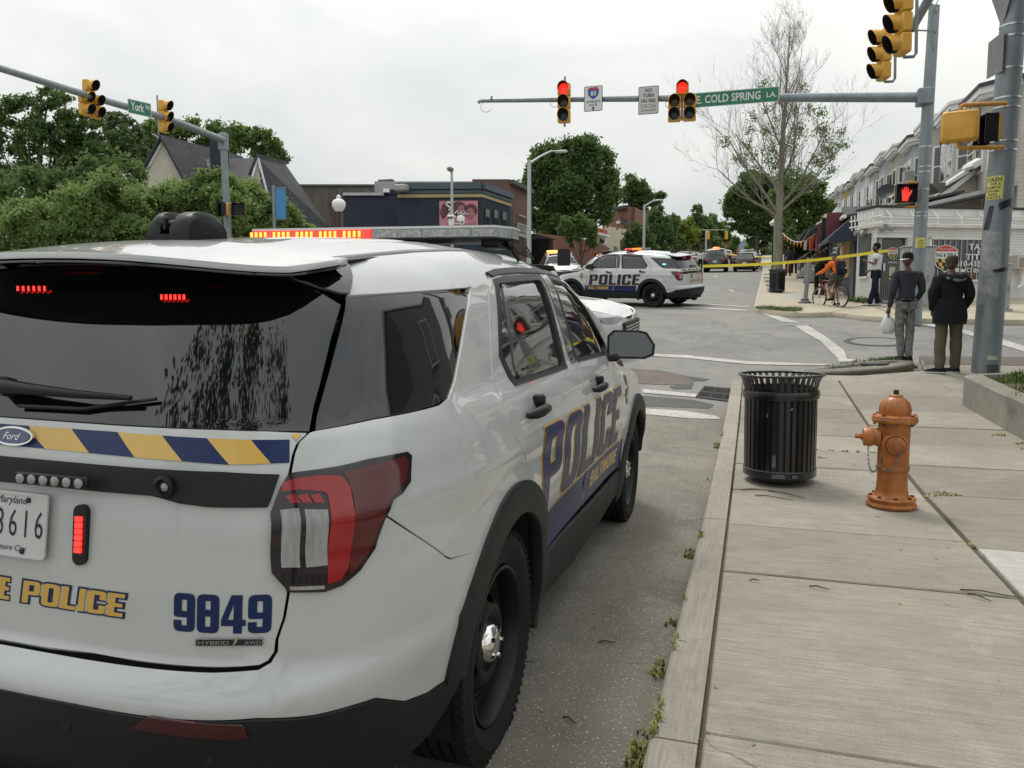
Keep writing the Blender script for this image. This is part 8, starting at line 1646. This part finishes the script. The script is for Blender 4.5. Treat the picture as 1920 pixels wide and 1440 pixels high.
b2_=gp(1775,700,.13)
person('stout man in black hooded jacket, camo cap and olive trousers, seen from behind',b2_,R(4),dict(ell=(-.25,-.05,1.13),elr=(.25,-.05,1.13),wrl=(-.19,.14,.93),wrr=(.20,.14,.93),anl=(-.10,-.01,.09),anr=(.13,.10,.09),knl=(-.105,.02,.5),knr=(.12,.06,.5),ftl=(-.9,.35),ftr=(-.6,.6),face=(.5,1,0),topname='jacket',shl=(-.19,-.01,1.40),shr=(.19,-.01,1.40)),dict(top=blk_f,legs=olive,shoe=blk_f,sole=soleW),H=1.79,bulk=1.25,legbulk=1.16,armbulk=1.35,jacket=.04,extra=ex2)
# man in white t-shirt
def ex3(t,j):
    hairdo(t,(0,.01,1.655),(0,1,0)); m=MB(); m.lathe([(.03,0),(.06,.02),(.066,.05),(.05,.075)],n=14); m.v=[(v[0],.055+v[1]*.65,1.525+v[2]) for v in m.v]; m.build('beard',hairm,t,smooth=60)
    MB().box((-.06,.37,1.30),(.075,.012,.14),bev=.004).build('phone_in_hand',black_plastic,t) ; MB().box((.145,.05,1.0),(.012,.07,.10)).build('pocket_paper',sw,t)
b=at(1640,569,23.85); b[2]=g(b[1])+.13
person('man in white t-shirt and dark navy trousers standing by the corner shop door',b,R(80),dict(ell=(-.22,.02,1.17),wrl=(-.10,.26,1.26),elr=(.26,.0,1.14),wrr=(.16,.20,.99),face=(.05,1,-.12),anl=(-.07,.14,.09),anr=(.08,-.08,.09),ftl=(.1,1),ftr=(-.25,1),knr=(.09,.0,.5)),dict(top=white_f,legs=navy_f,shoe=soleW,sole=blk_f),H=1.73,bulk=1.12,legbulk=1.12,armbulk=1.15,sleeves='short',extra=ex3)
# man in brown
def ex4(t,j): hairdo(t,(0,.01,1.65),j.get('face',(0,1,0)),h=.105)
b=gp(1549,556,.13)
person('man in dark brown long sleeved shirt and dark trousers behind the cyclist',b+np.array([-.15,.9,.07]),R(150),dict(ell=(-.24,.02,1.13),wrl=(-.06,.22,1.12),elr=(.25,.02,1.13),wrr=(.08,.23,1.10),face=(.2,1,-.2),hdl=(1,.2,0),hdr=(-1,.2,0)),dict(top=brown_f,legs=blk_f,shoe=blk_f,sole=blk_f),H=1.72,bulk=1.15,legbulk=1.1,armbulk=1.2,extra=ex4)
b=gp(1528,527,.13)
person('person in maroon top and blue denim shorts by the red sign',b+np.array([.15,0,0]),R(100),dict(ell=(-.2,.1,1.15),wrl=(-.1,.28,1.20),wrr=(.2,.1,.95)),dict(top=maroon_f,legs=denim,shoe=blk_f,sole=blk_f),H=1.7,shorts=True,sleeves='short',extra=ex4)
for (u,v,lab,tp_,lg_,H_,dx,dy) in ((1474,517,'person in dark red trousers beside the globe lamp post',char_f,maroon_f,1.7,.1,0),(1485,514,'person dressed in black beyond the leafless tree',blk_f,blk_f,1.75,.2,2),(1313,508,'officer in white shirt on the street left of the dark utility car',white_f,blk_f,1.8,0,0),(1327,508,'officer in dark uniform beside the white shirted officer',blk_f,blk_f,1.78,0,.5),(1495,508,'seated looking dark clothed person by the pale steps',blk_f,denim,1.55,.2,1)):
    b=gp(u,v,.0 if u<1400 else .13); person(lab,b+np.array([dx,dy,0]),R(160),{},dict(top=tp_,legs=lg_,shoe=blk_f,sole=blk_f),H=H_,extra=ex4)
for (u,d,lab,tp_) in ((1116,60,'distant person in red top left of the crossing police car',mat('red_cloth',(.5,.05,.03),.8)),(1131,62,'distant person in dark clothes left of the crossing police car',blk_f)):
    p=dp(u,505,d); person(lab,(p[0],p[1],dp(u,478,d)[2]-1.62),R(60),{},dict(top=tp_,legs=blk_f,shoe=blk_f,sole=blk_f),H=1.72,extra=ex4)
# ---- bicycle and cyclist ----
bw_=gp(1557,566,.13); rr_=gp(1577,576,.13); hd_=np.array([bw_[0]-rr_[0],bw_[1]-rr_[1]]); phi=math.atan2(-(-.52),.85); base=rr_+np.array([0,.05,0])
by=thing('bicycle','red bicycle under the cyclist in the orange shirt','bicycle',base,R(33)); tyre=mat('bike_tyre',(.012,.012,.012),.7); redb=mat('bike_red',(.28,.025,.035),.35,coat=.5); wr_=.335
for y,nm in ((0,'rear_wheel'),(1.05,'front_wheel')):
    w_=MB().tube([(0,y+wr_*math.cos(a),wr_+.0+wr_*math.sin(a)) for a in [2*PI*i/36 for i in range(36)]],.022,8,closed=True).build(nm,tyre,by,smooth=60)
    MB().tube([(0,y+(wr_-.03)*math.cos(a),wr_+(wr_-.03)*math.sin(a)) for a in [2*PI*i/36 for i in range(36)]],.011,6,closed=True).build('rim',chrome,w_,smooth=60)
    for i in range(16): a=2*PI*i/16; MB().tube([(0.02*(-1)**i,y,wr_),(0,y+(wr_-.03)*math.cos(a),wr_+(wr_-.03)*math.sin(a))],.002,3).build('spoke',band,w_)
    MB().tube([(-.05,y,wr_),(.05,y,wr_)],.018,8).build('hub',band,w_)
m=MB(); bbk=(0,.43,.30); st0=(0,.30,.80); ht=(0,.93,.88); hb2=(0,.96,.76)
for a,b_,r in ((bbk,st0,.017),(st0,ht,.017),(bbk,hb2,.020),(ht,hb2,.020),((.0,0,wr_),bbk,.011),((0,0,wr_),(0,.31,.74),.010),(hb2,(0,1.05,wr_),.015)): m.tube([a,b_],r,8)
m.build('frame',redb,by,smooth=60); m=MB(); m.tube([st0,(0,.27,.93)],.013,8); m.build('seat_post',band,by); m=MB(); m.tube([(0,.10,.955),(0,.22,.965),(0,.42,.95)],[.07,.05,.02],8); m.build('saddle',black_plastic,by,smooth=60)
m=MB(); m.tube([ht,(0,.95,1.0),(0,1.0,1.03)],.014,8); m.tube([(-.31,.93,1.05),(-.15,1.0,1.03),(.15,1.0,1.03),(.31,.93,1.05)],.013,8); m.build('handlebar',black_plastic,by,smooth=60); m=MB(); m.tube([(.06,.43,.30),(.06,.50,.15)],.010,6); m.tube([(-.06,.43,.30),(-.06,.36,.45)],.010,6); m.box((.10,.50,.14),(.09,.08,.02)); m.box((-.10,.36,.46),(.09,.08,.02)); m.lathe([(.0,0),(.09,.0),(.09,.006)],c=(.04,.43,.30),n=20,M=axisM((1,0,0))); m.build('pedals_and_crank',black_plastic,by)
def ex5(t,j):
    cap(t,(0,.40,1.64),(-.2,1,0),mat('helmet_dark',(.03,.032,.036),.4),None,rx=.092,ry=.112,h=.105,name='helmet'); m=MB(); m.tube([(0,.30,1.70),(0,.40,1.755),(0,.48,1.71)],.016,6); m.build('helmet_stripe',soleW,t,smooth=60)
p_=person('cyclist in orange shirt and grey shorts straddling a red bicycle',base,R(33),dict(pel=(0,.16,1.02),waist=(0,.20,1.13),chest=(0,.26,1.28),ut=(0,.31,1.40),nk=(0,.35,1.47),hb=(0,.38,1.53),hc=(0,.40,1.61),shl=(-.17,.31,1.39),shr=(.17,.31,1.39),ell=(-.27,.50,1.16),elr=(.27,.50,1.16),wrl=(-.27,.80,1.08),wrr=(.27,.80,1.08),hpl=(-.09,.18,.97),hpr=(.09,.18,.97),knl=(-.13,.46,.68),knr=(.13,.38,.56),anl=(-.11,.36,.30),anr=(.12,.30,.16),face=(-.2,1,-.15)),dict(top=orange_f,legs=grey_s,shoe=blk_f,sole=blk_f),H=1.56,shorts=True,bulk=1.1,legbulk=1.15,skin=SK2,extra=ex5,armbulk=1.15)
t=thing('backpack','black backpack worn by the cyclist in orange','backpack',base,R(33)); m=MB(); m.box((0,.06,1.24),(.31,.20,.42),bev=.05,M=Matrix.Rotation(-.25,4,'X')); m.box((0,-.06,1.17),(.24,.08,.24),bev=.03,M=Matrix.Rotation(-.25,4,'X')); m.build('pack_body',fab('pack_black',(.016,.018,.024)),t,smooth=50); m=MB()
for s in (-1,1): m.tube([(s*.10,.12,1.42),(s*.12,.30,1.50),(s*.13,.42,1.36),(s*.14,.34,1.18),(s*.12,.16,1.08)],.018,6)
m.build('strap',blk_f,t,smooth=60); t.scale=(.893,)*3; by.scale=(.893,)*3; MB().box((.05,-.10,1.22),(.07,.008,.03)).build('reflective_tag',sw,t)
# ================= other vehicles =================
def ground_matrix(x,y,yaw,dz=0):
    f=np.array([-math.sin(yaw),math.cos(yaw)]); zz=g(y); sl_=(g(y+.8)-g(y-.8))/1.6; n=Vector((0,-sl_,1)).normalized(); fx=Vector((f[0],f[1],sl_*f[1])).normalized(); rx=fx.cross(n).normalized(); n=rx.cross(fx); M=Matrix((rx,fx,n)).transposed().to_4x4(); M.translation=Vector((x,y,zz+dz)); return M
c2=copy_tree(near); c2['label']='white police SUV parked across the junction with police lettering on its side'
for k in ('group',): near[k]='police utility cars'; c2[k]='police utility cars'
c2.matrix_world=ground_matrix(-2.77,25.95,R(69),.0)
for ch in list(c2.children):
    if ch.name.startswith('light_bar'):
        for g_ in list(ch.children): D.objects.remove(g_)
        D.objects.remove(ch)
lb=build_lightbar(c2); 
e_=MB()
for k in range(6): e_.box((-.62+k*.1,1.02-.16,1.86),(.07,.02,.05))
e_.build('amber_flash',orange_glow,c2)
P_=SUV.side([-.38],[1.36])[0]; MB().box((-P_[0]-.004,P_[1],P_[2]),(.012,.12,.035),bev=.005).build('blue_warning_light',blue_glow,c2); MB().box((-.80,3.62,.93),(.10,.18,.04),bev=.01).build('blue_headlamp_flash',blue_glow,c2); MB().box((-.02,2.45,1.66),(.5,.06,.05)).build('windscreen_amber_light',orange_glow,c2)
SED=dict(wl=[(0,.84),(.2,.87),(.5,.90),(.75,.90),(.92,.87),(1,.84)],wg=[(1.1,.81),(1.4,.74),(1.8,.64),(2,.56)],yr=[(.1,-.8),(.3,-.93),(.5,-.98),(.75,-.99),(.95,-.95),(1.1,-.85),(1.3,-.3),(1.6,.2)],yf=[(.1,3.4),(.4,3.62),(.65,3.62),(.8,3.5),(1,3.3),(2,3)],zb=[(-1.6,.98),(-.9,.98),(1,.96),(2.1,.94),(3,.82),(3.6,.70),(4,.66)],ZT=[(-1.6,1.1),(-.6,1.15),(.0,1.38),(.6,1.44),(1.4,1.42),(2.1,1.2),(2.6,1.0),(4,.95)])
CRO=dict(wl=[(0,.88),(.2,.91),(.5,.94),(.75,.94),(.92,.92),(1,.89)],wg=[(1.1,.86),(1.4,.80),(1.8,.70),(2,.62)],yr=[(.1,-.8),(.3,-.93),(.6,-1.0),(.9,-.97),(1.05,-.93),(1.3,-.8),(1.6,-.6)],yf=[(.1,3.5),(.3,3.66),(.6,3.72),(.85,3.66),(.95,3.55),(1.1,3.3),(2,3)],zb=[(-1.6,1.06),(-.9,1.06),(1.2,1.05),(2.1,1.05),(2.4,1.06),(3.0,.99),(3.5,.87),(4,.80)],ZT=[(-1.6,1.45),(-.7,1.52),(0,1.63),(.8,1.68),(1.5,1.64),(2.1,1.40),(2.6,1.1),(4,1.0)])
tail_r=mat('tail_lamp_red',(.25,.012,.012),.2,coat=1,var=.2,vs=20)
def simple_car(label,M_,pm,style,wb=2.75,group=None,plates=True,front=False,cat='car',text=False,step=.14):
    B=Body(p=5.,q=2.2,LC=.6,z0=.25,bulge=False,hubs=(0,wb),k=9,**(SED if style=='sedan' else CRO)); t=thing('parked_car',label,cat,group=group); wr=B.wrap; ay=lambda y,z:(B.a_of_y(y,z),z); sf=B.side
    yF=B.yf[1].max(); FL=B.a_of_y(yF-.55,.6)+.85
    both=lambda nm,P,m,off=0.,th=.02,holes=(): [patch(nm,[P if s else mirL(P)]+[h if s else mirL(h) for h in holes],wr,m,t,off=off,thick=th,step=step,ds=.08) for s in (1,0)]
    r=.33; hl=[[ay(y,z) for y,z in circ(h,r,r+.05,18,-.15,PI+.15)] for h in (0,wb)]
    zb=lambda y: float(B.zb(y)); 
    top=[(FL,zb(yF)-.13),(FL-.35,zb(yF-.3)-.05)]+[ay(y,zb(y)-.005) for y in (3.2,2.9,2.4,2.0,1.2,.4,-.2,-.5)]
    low=[(0,.27),(.6,.27)]+[ay(y,.27) for y in (-.4,)]
    bodyp=[(0.001,.27),(.5,.27),(FL,.27)]+top+[(0.001,zb(-.9))]
    for s in (1,0): patch('body_side',[bodyp if s else mirL(bodyp)]+[(h if s else mirL(h)) for h in hl],wr,pm,t,thick=.03,step=step,ds=.08)
    both('bumper_trim',[(0.001,.25),(.5,.25),(.9,.25),(.9,.46),(0.001,.46)],clad,.012); 
    yr_=-.35 if style!='sedan' else .05
    gp_=[ay(-.45 if style!='sedan' else .12,zb(0)+.03)]+[ay(y,zb(y)+.03) for y in (.6,1.3,2.0)]+[ay(2.25,zb(2.2)+.05),ay(1.75,float(B.ZT(1.75))-.10),ay(1.2,float(B.ZT(1.2))-.10),ay(.5,float(B.ZT(.5))-.10),ay(-.35 if style!='sedan' else .3,float(B.ZT(-.3 if style!='sedan' else .3))-.12)]
    cabs=[(0.001,zb(-.9)+.0)]+[ay(y,zb(y)) for y in (-.5,.2,1,1.8,2.35)]+[ay(y,float(B.ZT(y))-.003) for y in (2.1,1.7,1.2,.7,.2,-.2)]
    if style!='sedan':
        cab=cabs+[ay(-.5,float(B.ZT(-.5))-.003),(0.001,float(B.ZT(-.65))-.01)]; both('upper_body',cab,pm,holes=[gp_]); rg=[(0.001,zb(-.9)+.05),(.55,zb(-.9)+.05),(.60,zb(-.9)+.3),(.55,1.42),(0.001,1.45)]; both('rear_glass',rg,carglass,.006)
    else:
        cab=[ay(y,zb(y)) for y in (.0,.6,1.2,1.8,2.35)]+[ay(y,float(B.ZT(y))-.003) for y in (2.1,1.7,1.2,.7,.3)]; both('upper_body',cab,pm,holes=[gp_])
        rgS=lambda a,b: np.stack([a,-.42+b*.62-.0*a,zb(-.5)+.0+b*(1.36-zb(-.5))+.04*(1-(a/.7)**2)*b],-1); patch('rear_glass',[[(-.70,0),(.70,0),(.52,1),(-.52,1)]],rgS,carglass,t,thick=.01,step=.2); tl_=lambda x,y: np.stack([x,y,zb(-.9)+.03*(1-(x/.85)**2)+0*y],-1); patch('boot_lid',[[(-.84,-.40),(-.80,-.85),(-.5,-.93),(.5,-.93),(.80,-.85),(.84,-.40)]],tl_,pm,t,thick=.02,step=.2)
    both('side_glass',gp_,carglass,-.008,.01)
    rp=[(float(B.Wd(y,B.ZT(y)))-.002,y) for y in np.linspace(-.55 if style!='sedan' else .22,2.0,8)]; patch('roof',[rp+[(-a,b) for a,b in rp[::-1]]],lambda x,y:B.top(x,y,c=.045),pm,t,thick=.02,step=.18)
    hx=lambda y: float(B.Wd(y,B.zb(y)-.005))*math.sqrt(max(.02,1-max(0,(y-2.6)/1.12)**3)); hp=[(hx(y),y) for y in np.linspace(2.2,yF-.05,12)]
    patch('hood',[hp+[(-a,b) for a,b in hp[::-1]]],lambda x,y: np.stack([x,y,B.zb(y)-.13*np.clip((y-yF+.55)/.5,0,1)**2+.06*(1-np.clip(np.abs(x)/.88,0,1)**2.2)+.010*np.exp(-((np.abs(x)-.5)/.06)**2)],-1),pm,t,thick=.02,step=.09)
    wsS=lambda x,b: np.stack([x,2.45+(-.62)*b-.08*(x/.8)**2,zb(2.3)+.02+(float(B.ZT(1.8))+.03-zb(2.3))*b+.03*b],-1); patch('windshield',[[(-.76,0),(.76,0),(.56,1),(-.56,1)]],wsS,carglass,t,thick=.01,step=.2)
    tz=.78 if style=='sedan' else .86; both('tail_lamp',[(.50,tz),(.66,tz-.02),(.92,tz+.04),(1.0,tz+.16),(.7,tz+.15),(.5,tz+.10)],tail_r,.010)
    m=MB(); yq=float(wr(np.array([0.]),np.array([.75]))[0][1]); m.box((0,yq-.012,.78 if style!='sedan' else .70),(.31,.02,.16)); m.build('licence_plate',plate_m,t)
    both('headlamp',[(FL-.95,zb(3.2)-.17),(FL-.70,zb(3.3)-.10),(FL-.35,zb(3.5)-.06),(FL-.18,zb(3.6)-.10),(FL-.30,zb(3.6)-.16),(FL-.7,zb(3.4)-.19)],clear_lens,.010)
    both('side_marker',[(FL-.95,zb(3.2)-.165),(FL-.74,zb(3.3)-.105),(FL-.62,zb(3.4)-.15)],tail_r,.03)
    m=MB(); m.box((0,yF-.015,.55),(1.05,.08,.28),bev=.03); m.build('grille',black_plastic,t,smooth=40); m=MB()
    for z in (.48,.54,.60): m.box((0,yF+.03,z),(.95,.02,.02))
    m.build('grille_bar',chrome,t)
    m=MB(); m.box((0,1.4,.38),(1.2,3.9,.25)); m.build('underbody',dark_in,t)
    for s in (1,-1): MB().add([tuple(v) for v in MB().box((s*.95,2.0,zb(2)+.04),(.18,.09,.13),bev=.03).v],MB().box((0,0,0),(.18,.09,.13),bev=.03).f).build('side_mirror',black_plastic if pm is not paint else pm,t,smooth=40)
    for y in (0,wb):
        for s in (1,-1):
            MB().lathe([(0,.0),(.10,.01),(.19,.02),(.215,.05),(r-.02,.055),(r,.03),(r,-.16),(.1,-.17)],c=(s*.80,y,r),n=28,M=axisM((s,0,0))).build('tyre',rubber,t,smooth=35); MB().lathe([(0,.035),(.06,.04),(.18,.035),(.205,.058)],c=(s*.80,y,r),n=20,M=axisM((s,0,0))).build('rim',mat('alloy_rim',(.25,.25,.26),.3,metal=.8,var=.5,vs=14),t,smooth=35)
            MB().lathe([(r+.07,-.2),(r+.07,.02)],c=(s*.80,y,r),n=24,M=axisM((s,0,0))).build('wheel_well',dark_in,t)
    if text:
        for s in (1,-1):
            T=(lambda a,b: sf(a,b)) if s>0 else (lambda a,b: sf(-a,b)*np.array([-1,1,1])); lp=text_loops('POLICE',.30,.03,.15,1.3,1,False,2); X=[x for l in lp for x,_ in l]; w=max(X); lp=[[((.35 if s>0 else -2.1)+x*1.75/w,.52+y) for x,y in l] for l in lp]; patch('lettering',lp,T,ink,t,off=.004,thick=0,step=.3,ds=.3)
    t.matrix_world=M_; return t
white2=mat('white_car_paint_b',(.62,.62,.61),.25,coat=1,var=.03); dark_p=mat('dark_car_paint',(.010,.012,.016),.2,coat=1,var=.1); grey_p=mat('grey_car_paint',(.25,.26,.27),.25,coat=1,metal=.3,var=.05); silver_p=mat('silver_car_paint',(.38,.38,.37),.25,coat=1,metal=.4,var=.05)
simple_car('white car whose hood and headlamp show just beyond the near police SUV',ground_matrix(-5.98,15.9,R(-97)),white2,'cross',wb=2.7,step=.09)
d_=simple_car('dark utility car in the middle of the far street with an orange roof light',ground_matrix(-2.98,64.6,R(0)),dark_p,'cross'); d_.scale=(1.06,1.06,1.10); MB().lathe([(0,.12),(.22,.1),(.28,0)],c=(0,.5,1.70),n=14).build('orange_roof_light',orange_glow,d_,smooth=60)
simple_car('dark sedan parked at the right kerb in the far street',ground_matrix(-.75,64.6,R(0)),dark_p,'sedan')
simple_car('pale car parked ahead of the dark sedan at the right kerb',ground_matrix(-.55,71.5,R(0)),silver_p,'cross',step=.25)
simple_car('black car third in the row at the right kerb',ground_matrix(-.35,79,R(0)),dark_p,'cross',step=.25)
simple_car('farther dark car in the right row of the street',ground_matrix(-.2,88,R(0)),dark_p,'cross',step=.25)
p=dp(1403,470,100); simple_car('dark car driving beyond the parked row near the far junction',ground_matrix(-3.4,98,R(0)),dark_p,'cross',step=.25)
simple_car('white car turning at the far junction',ground_matrix(-8.5,112,R(-75)),white2,'sedan',step=.25)
def atd(u,d): p=dp(u,480,d); return p[0],p[1]
x,y=atd(1044,44); s_=simple_car('white police utility car with amber light facing the junction at left',ground_matrix(x,y,R(200)),white2,'cross',text=True,cat='police car',step=.2); s_.scale=(1.05,)*3; MB().box((.1,1.5,1.72),(1.1,.25,.10),bev=.03).build('amber_roof_light',emis('amber_bar',(1,.35,.08),3.),s_)
x,y=atd(1127,41); s_=simple_car('white police sedan with police lettering behind the crossing police SUV',ground_matrix(x,y,R(-72)),white2,'sedan',text=True,cat='police car',step=.2); MB().box((0,1.1,1.47),(1.0,.25,.09),bev=.03).build('red_roof_light',red_glow,s_)
x,y=atd(1245,74); s_=simple_car('white police car with blue roof light far along the left kerb',ground_matrix(x,y,R(20)),white2,'cross',cat='police car',step=.25); MB().box((0,.9,1.74),(1.0,.25,.09),bev=.03).build('blue_roof_light',blue_glow,s_)
x,y=atd(1262,70); s_=simple_car('white car beside the far police car at the left kerb',ground_matrix(x+1,y,R(10)),white2,'sedan',step=.25)
x,y=atd(1297,84); s_=simple_car('white topped car parked left of the two officers',ground_matrix(x,y,R(60)),silver_p,'cross',step=.25)
t=thing('folding_sign','dark folding barrier board standing before the white police sedan','barrier',(*dp(1057,487,36)[:2],dp(1057,505,36)[2])); 
for s in (-.12,.12): MB().box((0,s,.55),(.55,.03,.75)).build('board',black_plastic,t)
